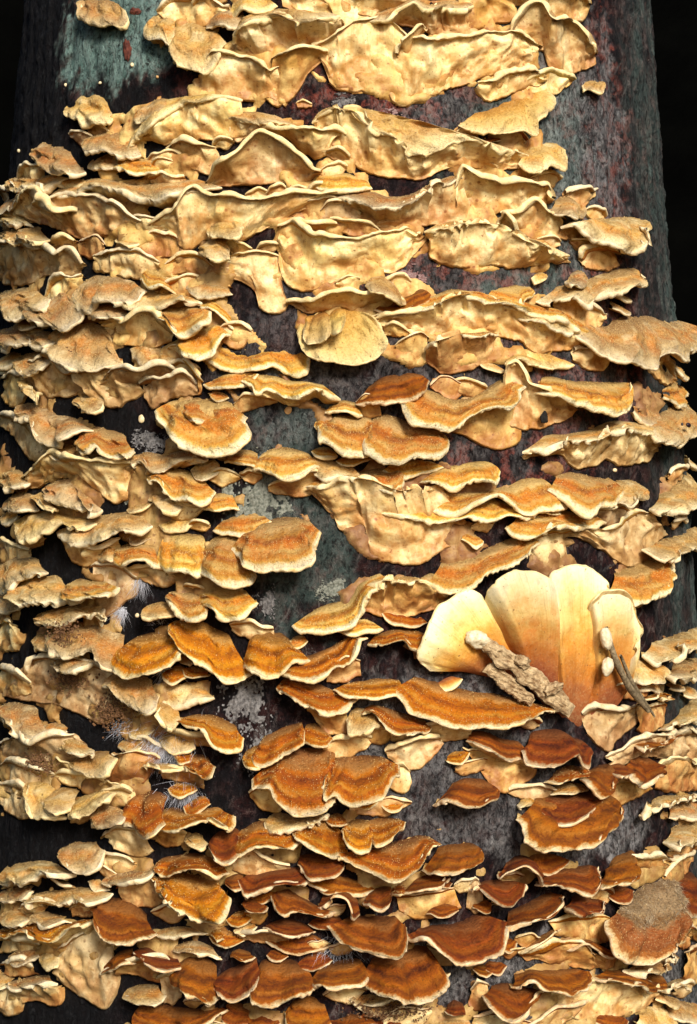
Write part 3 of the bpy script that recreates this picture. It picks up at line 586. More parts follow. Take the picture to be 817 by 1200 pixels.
yy|b|341,986,-12 415,1009,-12 517,1012,-12 609,1007,-12|312,965,48 359,981,84 419,985,106 487,978,106 557,973,106 593,965,106 654,949,106 747,932,100 891,913,48|334,924,9 344,875,9 403,852,9 501,846,9 578,859,9 684,855,9 784,876,9 926,891,9|bright pale plate dotted with rust specks on reddish bark
yy|820,956,57,25,-2,47|+
yy|u|621,990,-12 654,1050,-12 684,991,-12 707,942,-12|582,991,56 575,1038,125 602,980,125 662,943,56|619,964,9 653,936,9 687,928,9|small upright tooth on the rust-specked pale plate
yy|u|-173,708,-12 -82,722,-12 -11,745,-12 60,745,-12 120,740,-12 181,741,-12 244,708,-12|-164,714,45 -73,722,99 -9,744,99 55,744,99 110,740,99 166,741,94 233,713,45|-159,708,9 -80,681,9 19,700,9 68,691,9 138,711,9 240,715,9|thin cream shelf running right from the drip-shaped tongue
yy|46,787,43,19,13,57|+
yy|214,779,55,35,13,47|+
yy|h|111,794,-12 141,817,-12 182,814,-12 223,775,-12 253,726,-12|102,770,65 115,735,145 151,735,145 186,716,145 240,708,65|109,785,-15 143,777,-15 186,769,-15 222,745,-15 255,721,-15|round cream knob sitting on the thin cream shelf
bo|h|151,715,-12 243,746,-12 306,772,-12 348,758,-12|135,690,36 196,665,79 262,676,79 318,718,61 335,743,36|144,703,-15 216,699,-15 290,719,-15 350,752,-15|brown folded bracket right of the round cream knob
ny|h|-130,666,-12 -84,685,-12 -27,695,-12 18,704,-12 86,685,-12|-127,611,50 -106,539,95 -54,511,112 37,487,112 108,516,112 172,565,112 163,616,101 115,677,50|-133,635,-15 -66,584,-15 36,580,-15 130,623,-15 108,684,-15|curled ear-like bracket with bright orange spots
ny|h|-96,665,-12 -61,685,-12 -16,688,-12|-105,619,68 -85,573,152 -47,561,152 -13,582,152 -8,633,68|-107,641,-15 -78,619,-15 -34,627,-15 -12,659,-15|+
ny|h|-21,680,-12 9,702,-12 49,699,-12|-23,637,74 -6,590,165 22,595,165 37,647,74|-24,659,-15 -6,641,-15 25,649,-15 43,672,-15|+
yy|u|125,649,-12 217,668,-12 310,679,-12 390,676,-12|119,655,45 198,668,99 282,679,99 371,682,45|145,642,9 235,629,9 327,630,9 376,656,9|flat straight-lipped bracket right of the curled ear-like bracket
yy|u|170,625,-12 210,635,-12 264,609,-12|164,633,30 197,639,66 255,617,30|178,608,9 217,602,9 256,606,9|small cream lump under the flat straight-lipped bracket
py|b|131,669,-12 331,737,-12 423,776,-12 528,765,-12 687,751,-12 861,723,-12 1087,657,-12|83,655,42 302,708,92 385,743,92 469,731,92 596,715,92 707,691,92 811,667,85 1019,621,42|135,629,9 322,602,9 428,610,9 557,608,9 678,598,9 758,556,9 916,578,9 1045,606,9|wide orange-yellow plate with a peaked rim and a central crack
po|b|312,577,-12 420,615,-12 602,632,-12|301,559,53 327,575,117 375,585,119 457,599,119 570,614,53|319,513,9 363,482,9 408,474,9 518,503,9 564,534,9 585,594,9|spoon-shaped bracket with a rusty orange bowl underneath
po|u|213,561,-12 258,597,-12 307,612,-12 335,592,-12|205,569,33 240,601,73 286,616,73 323,600,33|219,527,9 276,507,9 328,513,9|small orange-tan lobe left of the spoon-shaped bracket
gy|h|860,1103,-12 920,1139,-12 981,1140,-12 1043,1115,-12|809,1066,45 826,1038,99 891,1039,99 990,1070,45|861,1088,-15 920,1092,-15 989,1092,-15 1056,1096,-15|crumbly fuzzy knob beside the cracked smooth plate on bare bark
gy|995,1139,89,32,18,59|+
gy|1074,1081,65,22,-5,46|+
yy|u|635,1039,-12 723,1055,-12 790,1088,-12 857,1063,-12 931,1043,-12|602,1041,45 650,1047,99 708,1079,99 766,1053,99 876,1044,45|645,1018,9 704,985,9 806,977,9 919,975,9|pale plate with rust dots leading to the crumbly fuzzy knob
gy|h|1040,1063,-12 1183,1082,-12 1331,1106,-12 1563,1113,-12|855,1013,50 880,1026,91 904,1005,112 979,977,112 1077,948,112 1151,946,112 1239,965,112 1281,1014,84 1422,1062,50|963,1040,-15 1135,1038,-15 1353,1028,-15 1604,1099,-15|crumbly tan bracket end jutting far onto the bare bark
gy|946,1004,64,25,0,63|+
py|u|1012,903,-12 1051,930,-12 1152,949,-12 1257,948,-12|966,907,30 963,927,66 1049,945,66 1189,951,30|987,888,9 1039,877,9 1135,880,9 1216,903,9|small hooded bracket with a dark hole under its lip
py|1085,968,74,21,11,62|+
py|985,958,59,17,-16,59|+
yy|h|763,841,-12 796,858,-12 829,845,-12|737,826,18 735,803,40 772,808,40 808,831,18|763,835,-15 782,827,-15 811,831,-15 835,840,-15|tiny round button with a ringed centre on reddish bark
gy|h|797,777,-12 909,820,-12 1051,856,-12 1267,906,-12 1420,926,-12|729,738,48 761,719,86 858,743,106 979,757,106 1119,798,106 1292,831,79 1306,874,48|785,758,-15 921,777,-15 1083,806,-15 1277,851,-15 1437,905,-15|olive tan elongated bracket lying on reddish bark
gy|1192,744,61,26,-8,53|+
gy|1196,792,66,20,-21,54|+
gy|962,715,131,47,-17,61|+
gy|h|925,847,-12 974,874,-12 1026,865,-12|855,815,56 839,790,125 959,815,56|925,834,-15 958,835,-15 995,838,-15 1036,842,-15|small curled nodule on the olive tan elongated bracket
po|h|553,770,-12 619,793,-12 716,803,-12 766,791,-12|541,750,36 591,716,79 640,710,79 656,739,79 736,767,36|562,762,-15 631,755,-15 703,759,-15 772,781,-15|brownish orange ear above the wide cracked orange-yellow plate
gy|h|919,683,-12 1004,698,-12 1115,679,-12 1248,725,-12 1474,743,-12 1773,747,-12 1957,768,39 1944,749,113|873,645,50 908,603,92 992,566,112 1108,540,112 1221,521,112 1312,542,112 1396,590,112 1571,592,109 1946,679,98 1943,718,120|930,664,-15 1033,643,-15 1151,621,-15 1293,622,-15 1485,621,-15 1806,671,-15 1954,689,56 1944,730,117|crinkled greyish fringe reaching past the trunk's edge
gy|1749,547,91,28,-21,63|+
gy|1473,552,197,40,-23,58|+
gy|1032,569,121,47,16,58|+
gy|h|651,709,-12 778,715,-12 901,722,-12 965,695,-12|650,674,50 700,649,112 776,633,112 917,635,50|677,692,-15 772,684,-15 872,676,-15 978,663,-15|fuzzy lumpy lip on top of the wide cracked orange-yellow plate
gg|h|-1586,566,-12 -1408,598,-12 -1246,593,-12|-1470,535,36 -1241,507,79 -1139,517,79 -1141,553,36|-1625,555,-15 -1452,548,-15 -1325,554,-15 -1231,572,-15|grey-mauve flat lobe left of the large granular olive cap
gg|-1598,545,62,18,-19,45|+
gt|u|-1462,513,-12 -1247,569,-12 -1090,496,-12 -930,500,-12 -802,489,-12|-1358,518,33 -1118,570,73 -989,500,73 -851,503,73 -766,497,33|-1319,475,9 -1216,420,9 -1055,414,9 -970,436,9 -917,393,9 -823,365,9 -753,388,9 -686,416,9|hanging tan skirt above the dark hollow with a white spot
gt|u|-914,455,-12 -837,481,-12 -721,491,-12 -639,499,-12 -583,482,-12|-861,462,45 -749,483,99 -648,494,99 -577,502,98 -553,490,45|-877,442,9 -787,429,9 -677,456,9 -571,463,9|mauve-lipped tan fold above the dark hollow with a white spot
gt|-540,494,69,26,-8,49|+
gt|-659,548,93,46,-21,51|+
gt|u|-733,439,-12 -672,445,-12 -602,463,-12 -545,471,-12 -497,430,-12|-702,447,33 -620,450,73 -556,468,73 -504,477,73 -477,439,33|-691,398,9 -654,356,9 -609,384,9 -543,403,9 -476,401,9|ribbed tan skirt touching the big zoned orange cap
po|u|-559,523,-12 -524,502,-12 -489,460,-12 -470,440,-12|-534,531,36 -482,507,79 -450,465,79 -450,448,36|-525,513,9 -491,461,9 -478,401,9 -463,411,9|thin rust-edged vertical ruffle above the big zoned orange cap
yy|h|-1056,406,-12 -995,421,-12 -910,416,-12|-1003,387,36 -896,359,79 -826,365,78 -853,390,36|-1062,397,-15 -1005,388,-15 -947,389,-15 -905,402,-15|stubby cream tongue at the top of the dark hollow
gy|u|-1735,508,-12 -1545,516,-12 -1410,497,-12|-1553,509,30 -1347,514,66 -1321,503,30|-1608,436,9 -1488,396,9 -1377,407,9 -1341,442,9|cream skirt at the outer flank left of a small upright tooth
yy|h|-1430,503,-12 -1390,509,-12 -1336,487,-12|-1303,472,50 -1158,419,112 -1107,401,112 -1165,422,50|-1444,490,-15 -1401,470,-15 -1348,451,-15 -1298,451,-15|small upright cream tooth left of the dark hollow
gy|h|-1376,415,-12 -1197,386,-12 -1072,350,-12 -946,316,-12|-1343,390,53 -1232,340,98 -1129,305,119 -1080,257,119 -1012,246,119 -908,278,119 -877,289,53|-1459,405,-15 -1274,329,-15 -1100,299,-15 -946,302,-15|lumpy grey cap with orange blush bordering the dark hollow
gt|u|-1747,375,-12 -1485,342,-12 -1354,305,-12 -1245,249,-12|-1591,381,21 -1348,348,46 -1245,313,46 -1193,260,21|-1625,339,9 -1418,277,9 -1296,200,9 -1202,186,9 -1138,205,9|ribbed grey skirt hanging against black background
gg|h|-1225,256,-12 -1131,271,-12 -1017,256,-12|-1159,233,39 -1020,201,86 -924,184,86 -906,195,39|-1238,244,-15 -1148,229,-15 -1062,219,-15 -983,219,-15|fuzzy grey bracket below the lumpy grey cap
py|h|-1004,276,-12 -931,307,-12 -836,293,-12 -747,261,-12|-938,252,59 -844,199,132 -799,230,132 -746,195,132 -684,185,112 -689,208,59|-1014,264,-15 -937,257,-15 -838,233,-15 -744,230,-15|mushroom-like curled cap with an orange blush below the dark hollow
yy|u|-1370,115,-12 -1261,164,-12 -1154,193,-12 -1037,165,-12 -887,173,-12 -736,156,-12|-1262,126,45 -1104,172,93 -1014,201,99 -919,174,99 -793,182,99 -697,167,45|-1309,88,9 -1195,92,9 -1098,122,9 -975,126,9 -892,79,9 -800,29,9 -745,49,9 -720,138,9|smooth cream plate with a wing-like fold below the mushroom-like cap
gy|b|-763,191,-12 -684,215,-12 -614,204,-12 -547,218,-12 -448,192,-12|-724,179,48 -631,150,106 -569,149,106 -510,173,106 -446,173,94 -422,181,48|-725,130,9 -655,124,9 -588,147,9 -510,156,9|wavy buff bracket below the big zoned orange cap
gy|-436,151,55,36,4,60|+
py|h|-672,130,-12 -595,159,-12 -519,153,-12 -433,99,-12|-645,114,50 -562,81,112 -505,47,112 -439,23,112 -393,37,93 -390,67,50|-681,121,-15 -591,98,-15 -498,69,-15 -421,79,-15|granular cap with a reddish brown heart beside a pale lichen crust
yy|h|-667,55,-12 -622,70,-12 -533,55,-12|-645,40,33 -584,9,73 -526,1,73 -508,18,33|-672,46,-15 -629,32,-15 -578,25,-15 -532,32,-15|small cream oval bracket left of the reddish-hearted cap
yy|-526,8,79,36,-6,57|+
yy|-688,19,51,22,19,44|+
yy|-538,-34,70,39,22,41|+
py|h|-485,40,-12 -414,69,-12 -333,69,-12|-462,20,39 -378,4,86 -312,9,39|-486,28,-15 -434,28,-15 -382,30,-15 -330,32,-15|short yellow-orange lip below the reddish-hearted cap
py|-306,-38,98,39,12,62|+
py|-455,-48,37,17,4,58|+
py|h|-610,385,-12 -509,400,-12 -433,401,-12 -370,388,-12 -343,343,-12|-609,349,74 -565,299,125 -496,248,165 -439,205,165 -366,185,165 -304,189,165 -262,222,158 -254,249,128 -283,300,74|-644,366,-15 -563,308,-15 -460,275,-15 -356,277,-15 -321,319,-15|big semicircular zoned orange cap with a broad white rim
py|h|-565,389,-12 -487,400,-12 -423,400,-12 -370,388,-12|-518,357,56 -438,304,125 -390,277,125 -334,271,125 -293,289,109 -286,322,56|-559,372,-15 -484,337,-15 -400,324,-15 -330,349,-15|+
gg|h|-1634,154,-12 -1437,166,-12 -1332,148,-12|-1472,97,33 -1253,82,73 -1230,113,33|-1636,120,-15 -1499,116,-15 -1401,120,-15 -1324,127,-15|crusty tan lobe on the outer flank below black background gap
gg|h|-1527,44,-12 -1399,80,-12 -1266,74,-12 -1216,42,-12|-1404,6,45 -1206,-6,99 -1148,9,45|-1556,21,-15 -1428,26,-15 -1317,29,-15 -1232,22,-15|rounded tan lobe under the crusty tan lobe on the flank
gg|-1403,-12,76,34,2,44|+
yy|h|-1263,58,-12 -1219,74,-12 -1154,63,-12|-1163,42,56 -1013,14,125 -1021,9,56|-1274,49,-15 -1226,41,-15 -1177,34,-15 -1127,29,-15|pale rolled lip beside a tan hooded cap on the flank
go|h|-1178,84,-12 -1102,124,-12 -1010,123,-12 -921,51,-12|-1127,78,50 -983,39,112 -905,4,112 -819,-6,99 -822,9,50|-1209,81,-15 -1099,65,-15 -988,40,-15 -896,25,-15|tan hooded cap with warm brown top below the wing-like fold
yy|h|-1406,-32,-12 -1221,10,-12 -1059,0,-12 -906,-20,-12|-1288,-52,53 -1201,-89,94 -1069,-78,119 -975,-52,119 -886,-62,119 -829,-42,53|-1424,-45,-15 -1232,-43,-15 -1050,-38,-15 -896,-34,-15|smooth cream shelf with a blunt end below the tan hooded cap
yy|-1361,-140,134,44,-18,47|+
yy|-1225,-100,82,29,20,58|+
gy|h|-921,-20,-12 -816,0,-12 -704,0,-12 -656,-30,-12|-1033,-71,48 -940,-102,88 -811,-120,106 -724,-80,106 -639,-61,87 -617,-46,48|-1036,-52,-15 -897,-75,-15 -772,-49,-15 -656,-40,-15|warm tan shelf right of the blunt-ended cream shelf
gy|-680,-94,43,22,-1,42|+
py|b|-328,466,-12 -282,478,-12 -210,469,-12 -140,454,-12 -60,444,-12 -11,453,-12|-314,447,45 -268,423,78 -245,397,99 -208,416,99 -162,392,99 -117,382,99 -63,406,99 -18,411,84 20,385,45|-265,398,9 -205,388,9 -136,358,9 -68,387,9 -30,367,9 16,372,9|tan wavy double-rimmed bracket right of the big zoned orange cap
po|u|-356,361,-12 -321,390,-12 -259,384,-12 -199,374,-12|-343,370,30 -299,397,66 -242,392,66 -192,383,30|-344,335,9 -294,345,9 -244,359,9 -193,373,9|small curved root-like lobe touching the big zoned orange cap
po|-400,400,38,18,-24,47|+
bo|h|96,415,-12 175,469,-12 255,484,-12 330,466,-12|70,367,45 109,382,92 159,368,99 221,365,99 273,393,99 320,447,45|82,387,-15 167,409,-15 259,421,-15 334,457,-15|brown spoon-shaped bracket with a dark centre on purplish bark
bo|390,428,61,34,0,43|+
bo|u|73,364,-12 106,388,-12 153,384,-12|70,373,33 100,395,73 148,393,33|82,338,9 115,319,9 161,329,9|brown neck below the brown spoon-shaped bracket
py|h|-27,356,-12 28,385,-12 84,375,-12|-31,339,36 37,344,79 94,327,36|-31,347,-15 10,357,-15 51,358,-15 92,347,-15|small two-lobed tan bracket left of the brown neck
py|h|-34,317,-12 27,336,-12 104,332,-12 149,317,-12|-53,289,59 -45,242,117 5,217,132 54,198,132 102,184,132 125,218,124 121,270,59|-48,302,-15 12,266,-15 98,245,-15 137,290,-15|granular orange cap left half of a fused pair on purplish bark
py|-33,202,44,22,-16,63|+
py|64,180,59,24,13,42|+
py|h|101,302,-12 168,337,-12 235,323,-12 303,294,-12 396,290,-12|86,265,65 90,208,125 137,174,145 195,160,145 255,184,145 305,175,145 348,186,125 377,243,65|95,281,-15 151,244,-15 242,227,-15 333,223,-15 402,263,-15|saddle-shaped orange cap right half of the fused pair
py|h|-69,307,-12 -50,326,-12 -25,322,-12|-68,291,30 -46,277,66 -29,289,30|-71,298,-15 -57,298,-15 -43,299,-15 -28,302,-15|tiny pale tip at the end of the fused orange pair
py|h|255,401,-12 325,426,-12 394,403,-12 463,394,-12 568,446,-12 635,498,-12|219,367,68 227,309,122 281,289,152 362,287,152 445,316,152 521,346,152 595,388,117 663,434,68|242,383,-15 310,350,-15 406,336,-15 504,355,-15 601,397,-15 687,462,-15|large felted orange cap sloping upward to a peak
po|u|453,323,-12 528,354,-12 605,370,-12 666,372,-12|436,333,33 490,361,73 560,377,73 640,381,33|351,293,9 443,265,9 550,217,9 612,221,9 667,251,9 657,308,9|orange-yellow skirt beneath the large felted sloping cap
po|472,430,63,25,-11,54|+
yy|u|615,463,-12 637,509,-12 685,515,-12 710,476,-12 736,437,-12 821,409,-12 930,377,-12|585,471,45 583,512,86 618,518,99 640,479,99 663,440,99 737,413,99 877,385,45|604,327,9 628,290,9 700,287,9 783,304,9 872,331,9 924,363,9|cream apron marked with one dark spot
yy|h|603,537,-12 657,563,-12 711,555,-12 789,538,-12|596,516,45 628,520,99 741,518,45|620,527,-15 674,541,-15 730,537,-15 788,529,-15|small cream flap capping the peak of the large sloping cap
yy|562,504,48,18,-22,45|+
yy|767,542,145,32,-13,41|+
py|h|714,450,-12 801,483,-12 907,472,-12 1043,473,-12 1270,478,-12|693,419,56 740,407,120 793,379,125 853,371,125 907,343,125 980,330,125 1057,353,125 1142,421,91 1174,465,56|732,434,-15 864,430,-15 1006,402,-15 1181,404,-15 1285,476,-15|felted cap with a bright white end rim on reddish bark
py|1668,462,187,50,17,51|+
gt|b|696,225,-12 782,276,-12 871,278,-12 984,296,-12 1134,332,-12 1337,333,-12 1521,324,-12|653,211,45 707,235,90 792,246,99 889,258,99 1013,292,99 1162,276,90 1392,268,45|674,187,9 761,198,9 833,204,9 889,160,9 968,156,9 1073,188,9 1166,164,9 1327,188,9 1437,233,9|long greyish tan bracket with a bumpy underside on dark green bark
gy|h|1411,331,-12 1613,410,-12 1960,438,19 1947,397,92|1260,303,50 1242,267,112 1356,255,112 1504,271,112 1948,318,89|1398,317,-15 1582,323,-15 1961,343,14 1948,348,90|crinkled grey-tan bracket end with a dark beetle on it
gy|1335,359,106,46,-6,50|+
gy|1955,209,75,27,-10,48|+
py|h|-375,196,-12 -317,217,-12 -249,210,-12|-365,168,50 -283,152,112 -243,144,50|-382,180,-15 -340,180,-15 -297,176,-15 -254,170,-15|tan pointed lobe above the pale lichen crust
py|-377,122,62,25,-5,54|+
py|h|-268,196,-12 -190,227,-12 -123,215,-12 -68,195,-12|-267,145,59 -217,123,127 -156,105,132 -98,122,132 -40,152,59|-279,166,-15 -204,155,-15 -127,158,-15 -53,170,-15|orange-topped cap right above the pale lichen crust
py|-280,121,39,19,0,61|+
gy|h|-78,185,-12 -56,205,-12 -1,175,-12 76,156,-12|-84,155,50 -39,123,112 20,113,112 85,124,50|-85,167,-15 -34,150,-15 25,137,-15 84,137,-15|folded grey-tan cap right of the orange-topped cap by the lichen
po|u|-226,77,-12 -160,106,-12 -72,133,-12 -26,113,-12|-217,88,36 -148,116,79 -66,142,79 -25,124,36|-222,67,9 -156,52,9 -92,52,9 -25,96,9|orange-brown ledge below the orange-topped cap by the lichen
po|h|67,127,-12 133,151,-12 200,151,-12 233,137,-12|64,106,50 120,85,112 180,66,112 220,95,98 229,126,50|67,115,-15 131,109,-15 196,102,-15 238,131,-15|concave brown-rimmed bracket with a pale hollow face
po|264,150,104,33,7,47|+
py|b|-89,98,-12 -34,125,-12 53,127,-12 130,112,-12 196,74,-12 285,84,-12 377,98,-12|-94,85,50 -31,109,99 49,108,112 118,94,112 177,56,112 258,66,112 359,84,50|-55,39,9 -1,-19,9 20,-62,9 105,-72,9 121,-144,9 190,-173,9 276,-183,9 354,-135,9 422,-97,9 449,-38,9|large bright yellow apron with scalloped edge over dark green bark
py|h|303,123,-12 378,157,-12 458,172,-12 534,178,-12 584,164,-12|279,102,53 317,80,119 379,95,119 443,100,119 512,96,107 561,138,53|298,111,-15 370,111,-15 446,125,-15 527,129,-15 593,149,-15|small orange felted tongue on purplish bark
py|h|320,40,-12 413,79,-12 508,70,-12 609,100,-12 715,130,-12 812,111,-12|304,10,48 339,-1,75 393,-1,106 458,35,106 535,49,106 591,9,106 672,-3,106 798,7,69 834,41,48|321,22,-15 422,28,-15 525,52,-15 630,47,-15 747,48,-15 860,68,-15|bright orange frosted cap with a jagged rim in the long orange row
py|h|778,131,-12 897,147,-12 1010,128,-12 1138,125,-12|741,78,53 783,38,119 847,-3,119 947,27,119 1098,70,53|787,99,-15 902,74,-15 1026,58,-15 1173,92,-15|yellow-orange ribbed cap in the middle of the long orange row
gy|h|1102,114,-12 1225,121,-12 1316,96,-12 1352,75,-12|1037,39,50 1048,14,112 1085,55,112 1251,45,50|1113,68,-15 1198,57,-15 1270,73,-15 1367,57,-15|forked tan cap tip ending the long orange row
gy|1600,137,117,35,10,64|+
py|h|196,23,-12 366,41,-12 544,53,-12 657,30,-12 822,24,-12|140,-3,45 270,-37,99 426,-29,99 593,-20,99 796,-6,45|166,7,-15 317,-9,-15 477,1,-15 647,-1,-15 837,5,-15|narrow orange ledge along the underside of the long orange row
py|465,-93,40,27,-16,46|+
py|502,-50,43,21,20,49|+
gy|h|1377,43,-12 1575,109,-12 1961,160,11 1951,148,73|1255,11,45 1251,-3,99 1396,9,99 1952,33,67|1371,23,-15 1547,38,-15 1964,66,-7 1951,77,69|crumbly tan bracket beyond the long orange row at the trunk's edge
gy|1620,-1,103,37,-1,41|+
gy|1560,-43,62,22,9,50|+
gy|u|-1095,-79,-12 -985,-124,-12 -872,-138,-12 -784,-107,-12|-1044,-66,30 -907,-110,66 -807,-124,66 -753,-94,30|-1048,-102,9 -991,-174,9 -925,-198,9 -865,-182,9 -778,-166,9|buff skirt under the warm tan shelf
py|h|-799,-120,-12 -717,-104,-12 -612,-104,-12|-760,-168,53 -678,-182,119 -608,-176,119 -570,-192,53|-809,-151,-15 -741,-155,-15 -674,-153,-15 -610,-160,-15|blunt yellow-orange log-like lobe beginning the frosted orange row
py|h|-619,-59,-12 -537,-64,-12 -465,-73,-12 -417,-93,-12|-594,-185,56 -514,-204,125 -460,-218,125 -412,-217,114 -421,-193,56|-629,-139,-15 -560,-156,-15 -492,-165,-15 -437,-156,-15|frosted orange cap with a squared upper corner
py|-466,-262,38,16,-8,61|+
py|h|-437,-88,-12 -368,-68,-12 -311,-78,-12 -277,-107,-12|-450,-193,62 -380,-221,139 -339,-244,139 -290,-251,139 -252,-240,122 -245,-216,62|-465,-155,-15 -399,-176,-15 -327,-188,-15 -268,-176,-15|drooping yellow-orange cap ending the frosted orange row
gy|h|-879,-131,-12 -828,-105,-12 -789,-110,-12|-832,-171,39 -760,-169,86 -754,-165,39|-880,-157,-15 -851,-151,-15 -823,-146,-15 -793,-145,-15|small grey-tan knob before the log-like yellow-orange lobe
yy|u|-761,-206,-12 -667,-200,-12 -563,-218,-12|-735,-193,24 -628,-186,53 -545,-205,24|-691,-224,9 -601,-262,9 -553,-252,9 -521,-232,9|pale ribbed skirt under the frosted orange row
py|h|-315,-58,-12 -237,-24,-12 -149,-12,-12 -51,-39,-12|-327,-125,74 -283,-154,127 -259,-186,165 -192,-209,165 -136,-190,165 -89,-181,165 -55,-153,165 -61,-104,127 -42,-67,74|-339,-101,-15 -237,-139,-15 -117,-120,-15 -48,-57,-15|fan-shaped yellow and orange zoned cap on dark greenish bark
gy|h|-1560,-167,-12 -1363,-153,-12 -1215,-166,-12 -1158,-196,-12|-1389,-306,42 -1227,-280,92 -1191,-238,92 -1067,-220,91 -1072,-216,42|-1548,-257,-15 -1397,-221,-15 -1266,-206,-15 -1153,-210,-15|stacked tan lobe at the outer flank beside a black vertical hollow
gy|-1387,-327,152,41,-10,47|+
gy|h|-1451,-277,-12 -1268,-230,-12 -1101,-221,-12 -1008,-259,-12|-1338,-298,56 -1169,-318,111 -1045,-334,125 -925,-325,125 -849,-313,106 -924,-280,56|-1487,-295,-15 -1264,-301,-15 -1085,-291,-15 -1003,-275,-15|broad buff cap in front of the stacked tan lobe
py|h|-1033,-270,-12 -960,-235,-12 -881,-241,-12 -801,-238,-12|-961,-286,68 -836,-304,152 -760,-309,152 -695,-293,152 -724,-260,68|-1046,-283,-15 -955,-286,-15 -862,-284,-15 -792,-254,-15|small oval cap with a soft orange centre and pale edge
gt|u|-914,-204,-12 -810,-194,-12 -708,-240,-12|-884,-190,21 -765,-180,46 -687,-227,21|-864,-310,9 -824,-371,9 -770,-349,9 -745,-319,9 -694,-288,9 -687,-247,9|drooping tan skirt beside white cottony mould
gy|h|-1197,-373,-12 -1073,-343,-12 -939,-323,-12 -863,-321,-12|-1122,-388,50 -985,-397,106 -892,-388,112 -813,-366,112 -749,-388,111 -791,-336,50|-1211,-386,-15 -1058,-379,-15 -927,-360,-15 -852,-333,-15|flat tan shelf with a folded corner below the small oval cap
gy|h|-1101,-420,-12 -982,-385,-12 -872,-391,-12 -770,-413,-12 -689,-425,-12|-1050,-445,56 -977,-472,99 -886,-496,125 -808,-487,125 -744,-509,125 -699,-538,100 -688,-531,56|-1127,-440,-15 -1024,-460,-15 -910,-459,-15 -811,-485,-15 -719,-495,-15|large tan cap sprinkled with brown frass crumbs
oy|h|-706,-435,-12 -630,-414,-12 -556,-417,-12 -507,-440,-12|-746,-505,74 -688,-535,133 -618,-554,165 -554,-556,165 -503,-535,165 -462,-488,143 -456,-462,74|-772,-484,-15 -680,-513,-15 -578,-497,-15 -499,-458,-15|domed cap with a vivid orange band beside the crumb-sprinkled tan cap
oy|-513,-552,57,31,-1,65|+
yy|h|-1199,-455,-12 -1131,-432,-12 -1082,-450,-12|-1143,-471,42 -1039,-495,92 -976,-497,92 -996,-486,42|-1218,-469,-15 -1173,-482,-15 -1117,-481,-15 -1070,-476,-15|small cream oval peeking left of the crumb-sprinkled tan cap
py|u|-1489,-430,-12 -1391,-411,-12 -1328,-435,-12|-1383,-411,33 -1235,-389,73 -1249,-417,33|-1414,-508,9 -1331,-516,9 -1252,-480,9 -1252,-447,9|small orange-tipped lobes on the outer flank against black
gy|h|-1086,-521,-12 -1009,-497,-12 -928,-504,-12 -881,-521,-12|-1016,-534,56 -885,-553,125 -820,-537,125 -819,-526,56|-1096,-535,-15 -1023,-542,-15 -948,-534,-15 -881,-529,-15|tan lip overhanging a pile of brown frass
gt|u|-1245,-594,-12 -1176,-549,-12 -1064,-532,-12 -898,-554,-12 -793,-569,-12|-1186,-576,27 -1085,-528,57 -984,-512,59 -837,-535,59 -765,-553,27|-1437,-679,9 -1254,-687,9 -1113,-687,9 -960,-696,9 -883,-721,9 -811,-741,9 -771,-724,9 -760,-633,9|broad smooth tan apron partly covered by brown frass
gy|u|-1471,-589,-12 -1337,-601,-12 -1211,-636,-12|-1364,-567,36 -1186,-574,79 -1143,-616,36|-1390,-675,9 -1264,-677,9 -1176,-661,9|pale flank lobe left of the broad smooth tan apron
gy|h|-810,-574,-12 -756,-552,-12 -677,-558,-12 -600,-590,-12|-782,-607,56 -703,-625,117 -639,-650,125 -582,-685,125 -544,-665,116 -566,-631,56|-829,-599,-15 -743,-618,-15 -661,-648,-15 -603,-620,-15|tan tongue-shaped cap right of the frass-covered apron
gy|-521,-620,132,37,1,44|+
yy|h|-665,-326,-12 -602,-310,-12 -540,-324,-12|-643,-343,48 -597,-360,104 -540,-354,106 -509,-346,48|-676,-339,-15 -635,-346,-15 -586,-342,-15 -540,-340,-15|finger-like cream lobe pointing outward over dark bark
py|h|-579,-280,-12 -519,-265,-12 -436,-283,-12|-555,-292,56 -500,-323,125 -457,-356,125 -415,-367,125 -388,-345,125 -407,-309,56|-588,-290,-15 -536,-319,-15 -473,-335,-15 -435,-301,-15|spoon-shaped cap with an orange centre right of the finger-like lobe
py|h|-479,-274,-12 -410,-249,-12 -345,-253,-12 -274,-272,-12|-434,-319,53 -354,-336,119 -323,-368,119 -273,-363,119 -249,-326,95 -241,-307,53|-468,-304,-15 -394,-315,-15 -321,-326,-15 -263,-296,-15|pleated yellow-orange cap joined to the spoon-shaped cap
py|-267,-401,73,35,-10,63|+
oy|h|-569,-378,-12 -515,-367,-12 -445,-366,-12 -375,-398,-12 -330,-427,-12|-539,-388,59 -495,-434,116 -441,-470,132 -409,-507,132 -349,-543,132 -284,-562,113 -254,-547,59|-574,-387,-15 -515,-429,-15 -444,-467,-15 -368,-500,-15 -294,-505,-15|long granular orange cap sloping down to the right
oy|-449,-546,46,20,-15,65|+
gy|h|-535,-489,-12 -505,-479,-12 -476,-488,-12|-507,-514,33 -462,-517,73 -455,-505,33|-532,-507,-15 -512,-507,-15 -493,-505,-15 -475,-501,-15|small tan lobe between vivid banded cap and granular orange cap
oy|h|-297,-417,-12 -242,-395,-12 -177,-406,-12 -102,-472,-12|-286,-526,62 -231,-531,138 -174,-540,139 -127,-520,139 -74,-498,62|-303,-489,-15 -227,-491,-15 -154,-492,-15 -88,-492,-15|peaked vivid orange cap at the centre of its row
